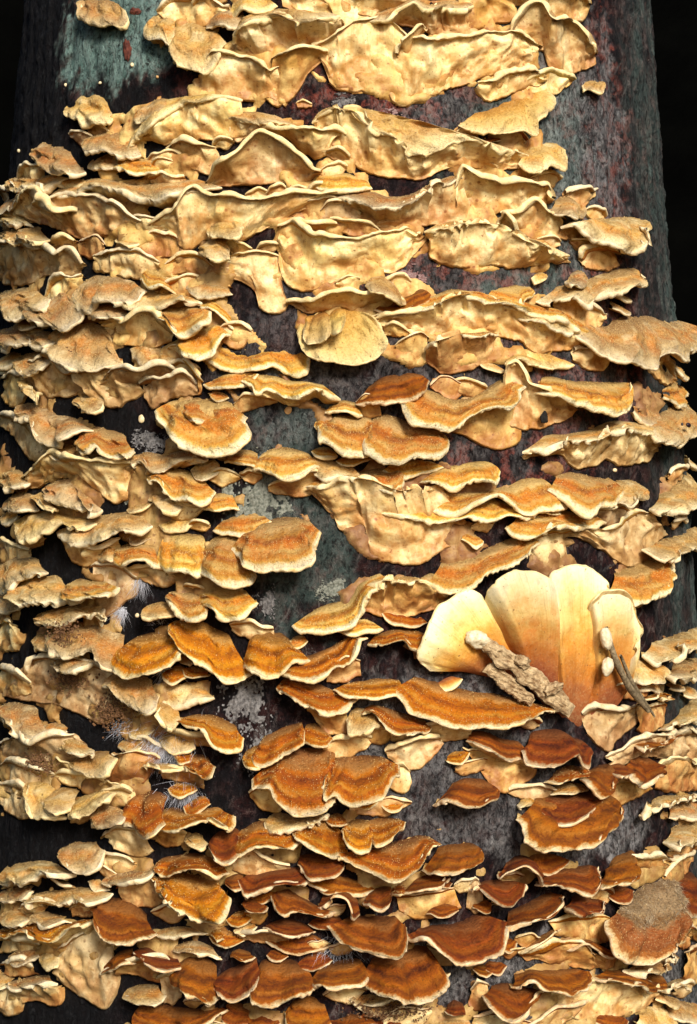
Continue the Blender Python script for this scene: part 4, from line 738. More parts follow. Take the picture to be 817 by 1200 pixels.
oy|h|-183,-521,-12 -78,-482,-12 -14,-453,-12 49,-420,-12 91,-410,-12|-203,-551,53 -116,-542,119 -31,-545,119 26,-512,119 54,-474,119 75,-439,86 104,-422,53|-204,-544,-15 -118,-532,-15 -34,-520,-15 38,-473,-15 103,-420,-15|scythe-shaped orange cap with a thin pale upturned tip
oo|u|-25,-551,-12 38,-498,-12 86,-515,-12|-24,-536,33 36,-481,73 83,-500,33|-25,-573,9 37,-580,9 86,-549,9|orange-tan underside lobe below the scythe-shaped cap
py|h|-121,-372,-12 -46,-319,-12 39,-290,-12 82,-242,-12 147,-205,-12 190,-223,-12|-132,-382,56 -100,-406,92 -21,-403,125 36,-389,125 74,-361,125 93,-286,125 113,-249,115 182,-240,56|-133,-381,-15 -62,-381,-15 15,-363,-15 78,-318,-15 119,-251,-15 192,-235,-15|snaking S-shaped cap with golden rim left of the big pale fan
py|-120,-438,36,20,17,55|+
py|62,-383,94,32,-8,64|+
yo|b|119,-208,-12 184,-218,-12 260,-221,-12 337,-243,-12|93,-254,50 147,-230,112 245,-226,112 295,-250,112 364,-281,50|95,-337,9 158,-358,9 243,-361,9 308,-340,9 376,-312,9|brown-stained plate with thick lip left of the big pale fan
py|h|314,-189,-12 406,-151,-12 476,-137,-12 561,-108,-12 664,-74,-12 729,-90,-12|298,-240,56 334,-262,107 390,-260,125 453,-227,125 529,-185,125 617,-143,108 699,-108,56|316,-223,-15 396,-225,-15 481,-203,-15 565,-167,-15 652,-130,-15 741,-102,-15|bright orange ridged cap directly above the big pale fan
gy|h|281,-228,-12 326,-204,-12 371,-209,-12|270,-236,36 312,-265,79 363,-272,36|282,-234,-15 311,-239,-15 342,-246,-15 376,-250,-15|short tan strip joining brown-stained plate to the ridged orange cap
oo|h|110,-425,-12 185,-396,-12 250,-390,-12 315,-417,-12|105,-445,42 150,-449,92 209,-421,92 229,-449,92 270,-469,84 303,-444,42|110,-440,-15 184,-428,-15 250,-432,-15 317,-436,-15|small hooked orange bracket left of the big pale fan
oo|229,-359,75,30,-17,43|+
py|h|616,-30,-12 682,-5,-12 791,-20,-12 908,-35,-12|569,-54,56 574,-84,110 634,-89,125 706,-61,125 781,-41,125 907,-52,56|611,-45,-15 710,-59,-15 824,-42,-15 951,-46,-15|smooth orange lip with a curled end above the big pale fan
py|860,-23,162,37,-6,59|+
pt|u|690,-111,-12 787,-82,-12 848,-72,-12|668,-99,24 741,-69,53 819,-60,24|688,-148,9 738,-205,9 805,-211,9 841,-182,9 835,-120,9|cream tongue of crust pointing down between two dark bark gaps
pt|u|821,-82,-12 942,-73,-12 1098,-64,-12 1270,-7,-12 1404,-13,-12|789,-70,30 871,-60,66 1008,-50,66 1157,5,62 1321,0,30|803,-100,9 875,-90,9 950,-111,9 1030,-144,9 1152,-198,9 1281,-180,9 1337,-128,9 1464,-85,9|mottled buff plate right of the dark gap above the big pale fan
pt|1076,-13,126,34,-7,62|+
gy|h|1315,-126,-12 1461,-96,-12 1738,-77,-12 1953,-45,60|1193,-134,48 1204,-166,106 1287,-173,106 1415,-150,106 1953,-125,56|1305,-132,-15 1475,-144,-15 1819,-130,-15 1953,-94,58|ochre frilled cap at the trunk's edge right of the mottled buff plate
py|h|1029,-224,-12 1141,-196,-12 1271,-167,-12 1374,-156,-12 1493,-172,-12|992,-282,48 1024,-304,106 1086,-341,106 1159,-308,106 1241,-270,106 1353,-209,81 1401,-174,48|1050,-263,-15 1167,-277,-15 1292,-268,-15 1441,-224,-15 1540,-176,-15|wedge-shaped buff cap with yellow stain behind the big pale fan
go|h|988,-567,-12 1113,-523,-12 1275,-537,-12|944,-603,45 981,-594,99 1107,-610,99 1239,-594,82 1293,-567,45|999,-594,-15 1113,-584,-15 1245,-587,-15 1357,-562,-15|olive fuzzy cap tucked under the right side of the big pale fan
go|1230,-632,95,25,-6,42|+
go|1151,-644,107,31,12,51|+
gy|h|1206,-476,-12 1400,-466,-12 1614,-456,-12 1961,-454,15|1156,-512,48 1167,-542,106 1268,-523,106 1388,-510,106 1730,-517,48|1234,-504,-15 1385,-523,-15 1614,-509,-15 1959,-503,23|crumb-edged tan cap with an orange patch right of the pale fan
gy|h|1393,-592,-12 1567,-556,-12 1963,-585,-1|1264,-596,50 1238,-608,112 1347,-616,112 1652,-609,50|1390,-602,-15 1509,-610,-15 1695,-615,-15 1962,-616,8|grey-tan fold at the trunk's edge below the crumb-edged cap
gy|1418,-649,59,16,-1,51|+
gy|1551,-676,65,19,7,43|+
go|h|-1441,-723,-12 -1308,-696,-12 -1174,-702,-12 -1113,-728,-12|-1315,-761,45 -1147,-755,99 -1109,-777,99 -1026,-790,99 -1019,-779,45|-1443,-756,-15 -1306,-754,-15 -1194,-767,-15 -1100,-766,-15|brown-tinged tan cap on the flank below the smooth tan apron
go|-1276,-775,69,22,12,47|+
go|-1011,-769,61,21,-10,49|+
gt|u|-1423,-882,-12 -1310,-829,-12 -1174,-852,-12 -1064,-829,-12 -948,-800,-12|-1315,-855,42 -1149,-794,92 -1044,-820,92 -953,-799,92 -898,-780,42|-1359,-905,9 -1198,-909,9 -1068,-891,9 -940,-865,9 -852,-839,9|broad brownish ledge carrying brown frass on the flank
go|h|-1011,-811,-12 -956,-787,-12 -894,-812,-12|-955,-836,50 -841,-837,112 -782,-834,107 -806,-826,50|-1020,-834,-15 -968,-833,-15 -917,-833,-15 -873,-827,-15|small ear with a tan rim above the broad brownish ledge
gt|u|-1396,-953,-12 -1272,-929,-12 -1121,-954,-12|-1310,-927,33 -1147,-896,73 -1067,-932,33|-1342,-1016,9 -1224,-1035,9 -1121,-1043,9|tan skirt under the broad brownish ledge on the flank
gt|-1058,-936,65,29,-2,64|+
gt|u|-1397,-1016,-12 -1282,-1013,-12 -1149,-1028,-12|-1327,-992,24 -1182,-983,53 -1104,-1008,24|-1330,-1077,9 -1257,-1100,9 -1173,-1110,9 -1106,-1092,9|lowest grey-brown skirt left of the row of pale knuckle lobes
yy|h|-952,-876,-12 -872,-840,-12 -761,-833,-12|-904,-886,53 -837,-901,108 -765,-908,119 -707,-885,119 -712,-847,53|-964,-890,-15 -894,-898,-15 -818,-883,-15 -761,-848,-15|smooth pale scoop-shaped cap left of the white mould hairs
yy|-894,-939,115,29,-3,45|+
yy|-939,-898,51,24,-22,64|+
oo|u|-780,-855,-12 -702,-838,-12 -587,-860,-12|-744,-836,39 -643,-812,86 -562,-842,39|-801,-921,9 -721,-942,9 -635,-931,9 -598,-890,9|brown-shaded skirt right of the smooth pale scoop
go|h|-749,-802,-12 -717,-786,-12 -672,-788,-12|-725,-816,30 -653,-820,66 -637,-808,30|-754,-815,-15 -725,-814,-15 -696,-812,-15 -668,-804,-15|small brown nub below the white mould hairs
go|-615,-803,58,29,-22,44|+
go|-642,-755,48,20,17,41|+
yy|h|-650,-670,-12 -602,-643,-12 -542,-651,-12 -505,-683,-12|-621,-681,59 -540,-659,132 -508,-691,132 -486,-714,132 -482,-706,59|-660,-682,-15 -606,-667,-15 -558,-693,-15 -512,-703,-15|pale arched knuckle right of the frass heap
yo|u|-675,-717,-12 -620,-692,-12 -556,-728,-12|-642,-698,45 -562,-668,99 -529,-710,45|-654,-751,9 -599,-776,9 -544,-762,9|yellowish skirt beneath the pale arched knuckle
oy|h|-547,-714,-12 -455,-691,-12 -387,-694,-12 -324,-726,-12 -298,-754,-12|-547,-727,56 -454,-727,125 -383,-729,125 -352,-780,125 -304,-793,125 -280,-786,94 -279,-760,56|-570,-727,-15 -489,-726,-15 -416,-737,-15 -353,-771,-15 -298,-763,-15|tan cap with a rust-orange tip above the white mould hairs
yo|u|-575,-756,-12 -492,-774,-12 -399,-780,-12|-551,-738,36 -455,-751,79 -383,-763,36|-552,-767,9 -460,-792,9 -380,-799,9|thin underside ledge beneath the rust-tipped tan cap
yo|-511,-779,66,42,-10,56|+
yy|h|-653,-875,-12 -581,-861,-12 -499,-866,-12|-625,-876,50 -531,-876,112 -470,-869,50|-660,-881,-15 -605,-882,-15 -551,-878,-15 -498,-874,-15|slim cream arm reaching to a round tan disc under the mould
oy|h|-504,-867,-12 -471,-832,-12 -426,-827,-12 -397,-853,-12|-480,-867,56 -407,-876,125 -377,-898,125 -353,-879,125 -367,-858,56|-509,-873,-15 -465,-873,-15 -421,-879,-15 -393,-862,-15|round tan disc with a pale ring under the white mould hairs
oy|-488,-941,51,25,5,44|+
oy|-486,-831,38,22,-24,59|+
yo|u|-588,-902,-12 -506,-893,-12 -436,-902,-12|-567,-884,30 -474,-870,66 -421,-885,30|-565,-911,9 -496,-923,9 -427,-915,9|buff underside below the slim cream arm
yy|h|-1201,-981,-12 -1107,-951,-12 -1002,-961,-12|-1126,-997,50 -1021,-1031,112 -995,-1073,112 -930,-1070,112 -907,-1066,50|-1214,-1002,-15 -1153,-1033,-15 -1072,-1045,-15 -983,-1035,-15|outermost pale knuckle in the row of pale lobes
yy|h|-1096,-1010,-12 -997,-975,-12 -874,-979,-12|-1032,-1026,59 -938,-1040,132 -871,-1042,132 -863,-1021,59|-1113,-1031,-15 -1050,-1039,-15 -976,-1032,-15 -909,-1015,-15|second pale knuckle lobe, plump, in the row of pale lobes
yy|h|-947,-1025,-12 -875,-989,-12 -765,-962,-12|-907,-1048,62 -804,-1043,137 -744,-1029,139 -700,-987,139 -705,-962,62|-969,-1050,-15 -890,-1039,-15 -822,-1008,-15 -761,-970,-15|slanting pale strap in the row of pale lobes
yt|u|-959,-1083,-12 -906,-1075,-12 -860,-1073,-12|-917,-1062,33 -835,-1046,73 -824,-1052,33|-930,-1091,9 -886,-1093,9 -842,-1079,9|small stub hanging below the slanting pale strap
go|h|-853,-1046,-12 -799,-1014,-12 -732,-1017,-12|-808,-1054,50 -732,-1075,112 -686,-1076,112 -641,-1053,112 -674,-1024,50|-859,-1060,-15 -810,-1072,-15 -753,-1059,-15 -723,-1028,-15|tan ribbed scallop right of the slanting pale strap
yy|u|-820,-986,-12 -740,-970,-12 -686,-981,-12|-782,-966,39 -678,-942,86 -656,-961,39|-763,-1007,9 -698,-1013,9 -660,-1001,9|short cream fold behind the tan ribbed scallop
yy|-740,-949,40,18,-12,45|+
oy|h|-697,-985,-12 -654,-957,-12 -581,-958,-12 -528,-984,-12|-691,-1067,62 -645,-1082,115 -568,-1093,139 -521,-1088,139 -491,-1058,136 -536,-1031,62|-725,-1045,-15 -660,-1057,-15 -585,-1052,-15 -557,-1022,-15|C-shaped tan cap with a thick pale rim
oy|h|-601,-1036,-12 -531,-1008,-12 -463,-1019,-12 -397,-996,-12 -342,-1008,-12|-573,-1043,62 -531,-1060,105 -465,-1065,139 -407,-1043,139 -349,-1026,139 -311,-1039,139 -292,-1045,104 -299,-1020,62|-609,-1049,-15 -537,-1060,-15 -460,-1048,-15 -385,-1036,-15 -328,-1023,-15|double-humped rusty cap right of the C-shaped tan cap
oy|-433,-992,45,30,18,64|+
yo|u|-587,-1105,-12 -541,-1107,-12 -481,-1108,-12|-562,-1084,39 -498,-1078,86 -461,-1088,39|-581,-1128,9 -541,-1145,9 -483,-1129,9|orange-tan ledge below the double-humped rusty cap
yy|h|-485,-1111,-12 -451,-1090,-12 -416,-1102,-12|-462,-1114,53 -420,-1127,119 -381,-1124,119 -387,-1114,53|-489,-1121,-15 -466,-1131,-15 -436,-1128,-15 -413,-1117,-15|smooth yellow button between the rusty hump and orange disc
by|h|-397,-1106,-12 -364,-1076,-12 -317,-1065,-12 -288,-1078,-12|-380,-1117,65 -343,-1137,145 -310,-1154,145 -269,-1129,145 -272,-1112,65|-403,-1122,-15 -372,-1137,-15 -326,-1129,-15 -290,-1108,-15|orange-brown rounded disc with pale edge by the smooth yellow button
gt|u|-803,-1142,-12 -738,-1107,-12 -660,-1110,-12|-772,-1122,30 -688,-1080,66 -636,-1091,30|-760,-1143,9 -695,-1178,9 -623,-1186,9 -586,-1160,9|tan veined skirt under the C-shaped tan cap
gy|h|-999,-1201,-12 -917,-1161,-12 -831,-1148,-12 -797,-1159,-12|-941,-1201,45 -857,-1220,99 -805,-1243,99 -746,-1208,99 -748,-1166,45|-1001,-1210,-15 -929,-1225,-15 -851,-1208,-15 -794,-1171,-15|pale upright flap rising into the dark bare bark gap
gy|-757,-1244,43,20,-11,42|+
gy|-713,-1211,63,38,0,56|+
oy|h|-187,-570,-12 -130,-555,-12 -56,-578,-12 0,-607,-12|-180,-592,59 -141,-621,121 -82,-643,132 -24,-661,132 34,-662,130 72,-629,59|-190,-588,-15 -113,-616,-15 -28,-639,-15 47,-625,-15|broad orange trough-like cap above the tan knob pair
oy|h|11,-588,-12 79,-569,-12 163,-560,-12 238,-570,-12|-4,-596,53 53,-611,119 138,-621,119 227,-617,53|1,-597,-15 78,-604,-15 158,-606,-15 239,-603,-15|thin orange blade-like cap right of the trough-like cap
oy|h|192,-560,-12 278,-557,-12 364,-582,-12 442,-604,-12 522,-616,-12 642,-650,-12 769,-680,-12|175,-592,65 203,-628,104 225,-672,142 281,-691,145 357,-712,145 436,-715,145 496,-719,145 622,-697,127 753,-690,65|189,-584,-15 263,-635,-15 358,-666,-15 459,-685,-15 566,-696,-15 677,-693,-15 796,-693,-15|large glowing orange cap below the bark flake
oy|651,-727,44,20,-21,62|+
yo|u|-88,-676,-12 -28,-697,-12 39,-692,-12|-84,-659,42 -25,-675,92 37,-675,42|-54,-712,9 -18,-750,9 36,-755,9 52,-721,9|tan underside knob below the trough-like orange cap
yy|h|41,-683,-12 74,-655,-12 129,-670,-12 166,-704,-12|37,-695,62 42,-740,139 74,-745,139 115,-722,136 150,-721,62|40,-696,-15 62,-720,-15 114,-720,-15 162,-720,-15|bright ribbed cream knob below the blade-like cap
yy|143,-750,48,27,-8,62|+
yy|41,-785,77,35,24,62|+
oy|h|74,-665,-12 129,-651,-12 204,-671,-12 279,-696,-12 317,-711,-12|79,-677,53 110,-678,108 150,-710,119 200,-725,119 252,-732,111 302,-730,53|80,-677,-15 138,-685,-15 195,-708,-15 257,-723,-15 318,-728,-15|felted tan roof-like cap over the bright ribbed cream knob
oy|216,-743,62,26,10,50|+
yy|u|298,-737,-12 374,-729,-12 454,-741,-12|285,-719,42 344,-706,92 434,-724,42|303,-761,9 366,-779,9 445,-768,9|cream frill under the large glowing orange cap
yy|u|163,-820,-12 216,-794,-12 280,-776,-12 346,-776,-12|157,-803,36 201,-772,79 260,-754,79 334,-759,36|171,-835,9 222,-866,9 273,-867,9 316,-830,9 351,-786,9|cream flap with brown specks over dark grey bark
yy|u|180,-877,-12 222,-869,-12 244,-888,-12|175,-861,24 211,-849,53 238,-872,24|161,-920,9 196,-943,9 232,-947,9 245,-912,9|cream tongue of crust below the brown-specked cream flap
oy|h|-249,-781,-12 -196,-737,-12 -123,-713,-12 -81,-703,-12|-256,-826,56 -224,-840,107 -174,-822,125 -127,-794,125 -91,-762,113 -89,-733,56|-263,-815,-15 -202,-804,-15 -138,-772,-15 -90,-727,-15|tilted orange-brown fin behind the big double orange cap
oy|h|-290,-811,-12 -258,-791,-12 -226,-783,-12|-286,-833,45 -253,-858,99 -220,-855,99 -218,-845,45|-297,-829,-15 -278,-841,-15 -252,-840,-15 -228,-826,-15|small orange lobe at the foot of the tilted fin
oo|h|-101,-712,-12 -55,-712,-12 -9,-755,-12|-105,-763,45 -58,-777,99 -20,-782,99 0,-763,45|-107,-748,-15 -70,-759,-15 -33,-770,-15 -4,-764,-15|tan round-backed cap between the fin and ribbed cream knob
oy|h|-223,-857,-12 -150,-808,-12 -88,-790,-12 -5,-798,-12 26,-826,-12|-247,-893,80 -232,-918,120 -186,-923,174 -162,-954,178 -109,-986,178 -56,-999,178 -21,-980,178 1,-936,166 7,-881,80|-251,-888,-15 -186,-914,-15 -105,-934,-15 -23,-919,-15 14,-868,-15|big felted orange cap with white rim, larger half of a double cap
oy|-203,-962,62,42,-6,64|+
oy|h|-32,-845,-12 30,-817,-12 113,-817,-12 180,-833,-12|-27,-880,86 -30,-934,182 -21,-955,191 1,-937,191 35,-949,191 88,-937,191 141,-911,191 187,-867,127 193,-844,86|-30,-875,-15 17,-911,-15 123,-902,-15 198,-848,-15|pleated orange cap with a vertical fold, smaller half of the double cap
oy|97,-968,52,29,7,39|+
oy|178,-978,37,26,-22,52|+
oy|145,-991,98,29,12,48|+
gy|h|-220,-1038,-12 -179,-1006,-12 -117,-1026,-12 -45,-1026,-12|-212,-1041,56 -179,-1053,112 -113,-1040,125 -67,-1026,125 -21,-1006,56|-223,-1047,-15 -162,-1045,-15 -95,-1042,-15 -31,-1020,-15|greyish buff bracket just under the big double orange cap
oy|h|-312,-1084,-12 -239,-1038,-12 -166,-1051,-12 -115,-1064,-12|-317,-1105,65 -288,-1125,120 -245,-1126,145 -172,-1107,145 -119,-1107,141 -86,-1099,65|-329,-1105,-15 -260,-1111,-15 -179,-1102,-15 -101,-1094,-15|buff felted cap with mauve-white rim left of the orange rosette
oy|-251,-1178,117,42,-24,65|+
oy|h|-127,-1055,-12 -76,-1026,-12 -15,-1026,-12 26,-1045,-12|-128,-1062,65 -107,-1084,137 -66,-1115,145 -12,-1133,145 46,-1151,65|-133,-1067,-15 -87,-1092,-15 -24,-1108,-15 40,-1120,-15|orange bowl-like cap in the rosette under the double orange cap
oy|h|-31,-1026,-12 10,-1011,-12 40,-1026,-12|-24,-1035,50 9,-1037,112 40,-1042,50|-28,-1038,-15 -5,-1039,-15 18,-1040,-15 41,-1042,-15|small tan fold at the heart of the orange rosette
oy|h|26,-1054,-12 61,-1031,-12 123,-1036,-12|20,-1060,71 37,-1085,158 63,-1103,158 99,-1104,158 124,-1084,71|23,-1066,-15 51,-1087,-15 95,-1095,-15 129,-1075,-15|tan curled lobe on the right of the orange rosette
oy|h|92,-1036,-12 153,-1027,-12 220,-1038,-12|105,-1080,65 117,-1106,145 149,-1098,145 181,-1061,145 214,-1035,65|104,-1071,-15 142,-1092,-15 188,-1072,-15 225,-1044,-15|rust-orange pointed cap at the right end of the rosette
oy|h|99,-1140,-12 181,-1113,-12 264,-1091,-12 327,-1103,-12|4,-1132,83 35,-1163,158 86,-1191,185 138,-1206,185 200,-1198,185 244,-1167,185 281,-1131,138 320,-1111,83|40,-1146,-15 135,-1187,-15 247,-1177,-15 339,-1119,-15|broad golden orange cap with wide cream rim below the rosette
by|h|315,-1131,-12 374,-1119,-12 439,-1123,-12 471,-1144,-12|262,-1197,62 284,-1201,136 349,-1194,139 407,-1183,139 442,-1155,99 451,-1140,62|292,-1181,-15 361,-1186,-15 434,-1180,-15 477,-1150,-15|flat reddish brown cap right of the broad golden cap
by|b|414,-748,-12 482,-745,-12 562,-773,-12 646,-791,-12|414,-774,50 454,-795,112 525,-831,112 657,-860,50|471,-824,9 549,-857,9 642,-883,9 682,-871,9|thin dark-edged rusty cap above a tan crust on grey bark
by|h|635,-791,-12 693,-755,-12 771,-754,-12 852,-789,-12 909,-813,-12|593,-814,65 590,-842,135 644,-856,145 700,-843,145 747,-832,145 811,-868,120 868,-842,65|636,-812,-15 699,-827,-15 781,-827,-15 864,-834,-15 928,-839,-15|thick chestnut cap with pale rim on grey bark below the fan
oo|u|423,-817,-12 490,-829,-12 561,-862,-12|413,-802,18 469,-811,40 547,-846,18|490,-902,9 511,-943,9 556,-960,9 615,-940,9 671,-905,9 680,-886,9|tan crust flowing down below the thin dark-edged rusty cap
oo|445,-866,62,25,19,48|+
oo|393,-828,39,20,23,61|+
by|h|367,-923,-12 425,-902,-12 485,-909,-12 534,-941,-12|300,-982,62 325,-974,136 375,-995,139 426,-997,139 453,-975,139 490,-972,112 518,-949,62|337,-967,-15 411,-971,-15 488,-975,-15 546,-954,-15|lone red-brown cap with frilled white rim on dark grey bark
gt|u|892,-724,-12 968,-704,-12 1069,-723,-12 1172,-711,-12|855,-706,33 890,-681,73 979,-699,73 1114,-691,33|889,-780,9 938,-825,9 991,-854,9 1037,-813,9 1134,-770,9 1210,-736,9|smooth tan fan hanging just below the twig's end
oo|h|1197,-683,-12 1310,-660,-12 1427,-680,-12|1101,-689,45 1104,-681,99 1175,-676,99 1328,-687,45|1187,-693,-15 1262,-689,-15 1346,-686,-15 1445,-693,-15|small orange cap above a red-brown skirt right of the twig
oo|u|1175,-714,-12 1259,-715,-12 1385,-723,-12|1128,-696,24 1164,-691,53 1318,-702,24|1138,-789,9 1214,-808,9 1305,-785,9 1357,-717,9|red-brown skirt right of the smooth tan fan
go|h|1457,-756,-12 1613,-728,-12 1962,-716,6|1221,-789,45 1241,-774,99 1620,-780,45|1369,-785,-15 1491,-776,-15 1660,-771,-15 1963,-779,2|sloping ochre cap at the edge right of the red-brown skirt
go|1473,-789,58,16,4,42|+
gt|u|996,-882,-12 1179,-827,-12 1358,-835,-12 1962,-890,6|953,-862,33 1073,-799,73 1217,-804,73 1703,-846,33|1004,-909,9 1222,-891,9 1354,-926,9 1797,-968,9|wide tan wrinkled plate at the right below the red-brown skirt
bo|h|1161,-813,-12 1265,-812,-12 1442,-834,-12|1071,-831,50 1056,-851,112 1139,-849,112 1344,-826,50|1157,-832,-15 1244,-853,-15 1352,-852,-15 1472,-841,-15|brown boat-shaped cap on the wide tan wrinkled plate
by|h|1091,-888,-12 1147,-873,-12 1225,-896,-12 1266,-916,-12|984,-901,68 959,-932,152 1015,-959,152 1080,-944,152 1178,-920,68|1082,-907,-15 1151,-934,-15 1243,-953,-15 1293,-932,-15|orange-brown spoon cap with bright rim above the fan-shaped striped cap
oy|h|731,-919,-12 813,-885,-12 912,-898,-12|675,-926,56 693,-921,125 751,-911,125 855,-913,56|725,-931,-15 785,-926,-15 848,-918,-15 915,-915,-15|slim orange roof-like cap above the fan-shaped striped cap
by|h|892,-911,-12 985,-889,-12 1049,-915,-12|808,-921,65 780,-945,145 828,-969,145 866,-963,145 961,-929,65|880,-926,-15 932,-951,-15 1001,-957,-15 1047,-934,-15|rust cap with a looping rim above the fan-shaped striped cap
bo|h|971,-898,-12 1036,-891,-12 1120,-932,-12|945,-920,59 935,-922,132 1070,-942,59|1002,-921,-15 1049,-926,-15 1097,-936,-15 1148,-949,-15|small folded loop between the two rusty rimmed caps
by|h|626,-980,-12 726,-977,-12 861,-973,-12 979,-994,-12 1040,-1035,-12|556,-1039,89 564,-1054,134 550,-1084,179 581,-1116,198 621,-1133,198 684,-1137,198 750,-1122,198 821,-1087,198 925,-1066,142 955,-1035,89|615,-1028,-15 702,-1086,-15 830,-1102,-15 966,-1082,-15 1055,-1049,-15|large fan-shaped striped red-brown cap on pale grey bark
by|688,-1206,93,36,1,57|+
by|h|681,-982,-12 784,-977,-12 895,-979,-12 973,-998,-12|645,-1019,68 646,-1048,152 693,-1066,152 754,-1048,152 821,-1023,134 904,-1007,68|690,-1014,-15 777,-1047,-15 881,-1040,-15 980,-1014,-15|+
gt|h|729,-963,-12 809,-944,-12 893,-956,-12|710,-972,36 767,-971,79 861,-970,36|738,-974,-15 790,-972,-15 844,-972,-15 901,-970,-15|grey felted strip along the back of the striped red-brown fan
gt|658,-967,93,32,-10,45|+
go|h|618,-979,-12 655,-972,-12 679,-988,-12|591,-1002,27 591,-1007,59 649,-1006,27|615,-998,-15 635,-1003,-15 656,-1001,-15 676,-1004,-15|small ragged tan scrap at the striped fan's back corner
yo|u|974,-990,-12 1074,-975,-12 1228,-996,-12|946,-972,18 1018,-952,40 1186,-977,18|967,-1005,9 1003,-1051,9 1096,-1030,9 1215,-1008,9|yellowish tan skirt right of the striped red-brown fan
yo|u|1272,-949,-12 1425,-948,-12 1882,-999,-12|1208,-927,30 1278,-913,66 1631,-952,30|1231,-1003,9 1366,-1036,9 1682,-1068,9|smooth pale orange plate at the edge below the tan wrinkled plate
go|h|1166,-1069,-12 1280,-1041,-12 1412,-1052,-12 1728,-1090,-12|1084,-1084,45 1079,-1091,79 1134,-1046,99 1250,-1050,99 1517,-1075,45|1163,-1088,-15 1279,-1070,-15 1449,-1075,-15 1739,-1103,-15|pinkish tan folded leaf right of the striped fan on grey bark
go|1440,-1122,68,22,-17,48|+
go|1443,-1101,163,33,4,61|+
go|h|1304,-1168,-12 1446,-1157,-12 1691,-1182,-12|1210,-1191,45 1198,-1208,99 1287,-1209,99 1495,-1213,45|1306,-1195,-15 1399,-1215,-15 1527,-1221,-15 1697,-1224,-15|tan scaly cap on grey bark above the large hairy cap
go|1436,-1248,174,35,0,56|+
gy|b|-1333,-1308,-12 -1164,-1258,-12 -1040,-1241,-12 -943,-1254,-12|-1242,-1338,50 -1071,-1311,112 -997,-1276,112 -941,-1249,112 -873,-1255,112 -855,-1255,50|-1285,-1376,9 -1164,-1343,9 -1044,-1299,9 -935,-1295,9|thick pale wavy shelf below the dark bare bark gap
gy|-933,-1308,50,16,-19,62|+
go|h|-1330,-1391,-12 -1181,-1347,-12 -1071,-1336,-12|-1236,-1400,42 -1078,-1370,92 -1055,-1343,42|-1333,-1411,-15 -1245,-1392,-15 -1171,-1372,-15 -1104,-1351,-15|thin brown leaf-like lobe under the thick pale wavy shelf
gy|b|-1155,-1383,-12 -1034,-1346,-12 -883,-1312,-12 -761,-1308,-12|-1100,-1387,50 -950,-1362,112 -846,-1329,112 -772,-1325,112 -719,-1314,85 -709,-1307,50|-1124,-1404,9 -917,-1386,9 -874,-1393,9 -790,-1392,9|buff undulating shelf two rows under the dark bare gap
gy|-1077,-1412,63,17,23,58|+
go|h|-798,-1273,-12 -709,-1239,-12 -612,-1221,-12 -554,-1188,-12|-752,-1278,50 -655,-1264,112 -591,-1235,112 -544,-1206,50|-800,-1285,-15 -716,-1269,-15 -639,-1243,-15 -568,-1208,-15|olive brown roof-like cap left of the large double-lobed cap
go|-783,-1291,45,17,-23,43|+
oo|u|-729,-1306,-12 -638,-1266,-12 -565,-1270,-12|-701,-1285,33 -593,-1237,73 -544,-1249,33|-695,-1341,9 -634,-1356,9 -565,-1346,9 -536,-1310,9|smooth tan-orange face under the olive brown roof-like cap
oy|b|-1338,-1527,-12 -1149,-1484,-12 -1047,-1443,-12 -922,-1440,-12 -798,-1400,-12|-1225,-1523,53 -1025,-1491,119 -912,-1478,119 -836,-1457,119 -766,-1424,117 -748,-1397,53|-1272,-1555,9 -1032,-1534,9 -954,-1537,9 -842,-1506,9 -815,-1473,9|long shelf with a pale scalloped lip above the big mottled tan skirt
go|h|-1125,-1460,-12 -1050,-1416,-12 -938,-1427,-12|-1050,-1458,56 -898,-1421,125 -860,-1422,56|-1133,-1474,-15 -1063,-1452,-15 -994,-1442,-15 -929,-1437,-15|small triangular orange-tan cap riding the long scalloped shelf
yo|u|-923,-1402,-12 -860,-1383,-12 -815,-1394,-12|-884,-1378,33 -794,-1349,73 -782,-1371,33|-896,-1413,9 -840,-1413,9 -799,-1393,9|small yellow stub above the long scalloped shelf
go|h|-1316,-1461,-12 -1230,-1426,-12 -1131,-1430,-12|-1218,-1483,45 -1061,-1455,99 -1040,-1445,45|-1317,-1490,-15 -1245,-1475,-15 -1179,-1463,-15 -1119,-1452,-15|fuzzy brown-tinted cap at the flank end of the long scalloped shelf
gt|u|-975,-1558,-12 -882,-1505,-12 -803,-1458,-12 -734,-1477,-12|-938,-1534,27 -825,-1473,59 -752,-1427,59 -709,-1455,27|-948,-1637,9 -881,-1668,9 -812,-1696,9 -748,-1709,9 -713,-1663,9 -701,-1612,9 -729,-1548,9|big mottled tan skirt tapering down into black
gt|u|-1304,-1574,-12 -1179,-1548,-12 -1065,-1554,-12|-1237,-1544,30 -1081,-1508,66 -1020,-1529,30|-1264,-1603,9 -1165,-1581,9 -1076,-1576,9 -1032,-1559,9|tan underskirt below the long scalloped shelf
yy|h|-1055,-1579,-12 -1021,-1553,-12 -979,-1557,-12|-1005,-1582,36 -933,-1587,79 -892,-1573,79 -923,-1555,36|-1059,-1592,-15 -1029,-1597,-15 -991,-1586,-15 -975,-1566,-15|small yellow knob at the edge of the big mottled tan skirt
gy|b|-1293,-1724,-12 -1154,-1676,-12 -1035,-1640,-12 -957,-1632,-12|-1208,-1714,42 -1058,-1673,92 -956,-1650,92 -917,-1643,42|-1246,-1813,9 -1186,-1815,9 -1124,-1790,9 -1101,-1745,9 -1020,-1730,9 -973,-1742,9 -923,-1714,9 -924,-1663,9|lowest lobed cream bracket on the flank over black
gy|-1218,-1686,65,19,-1,65|+
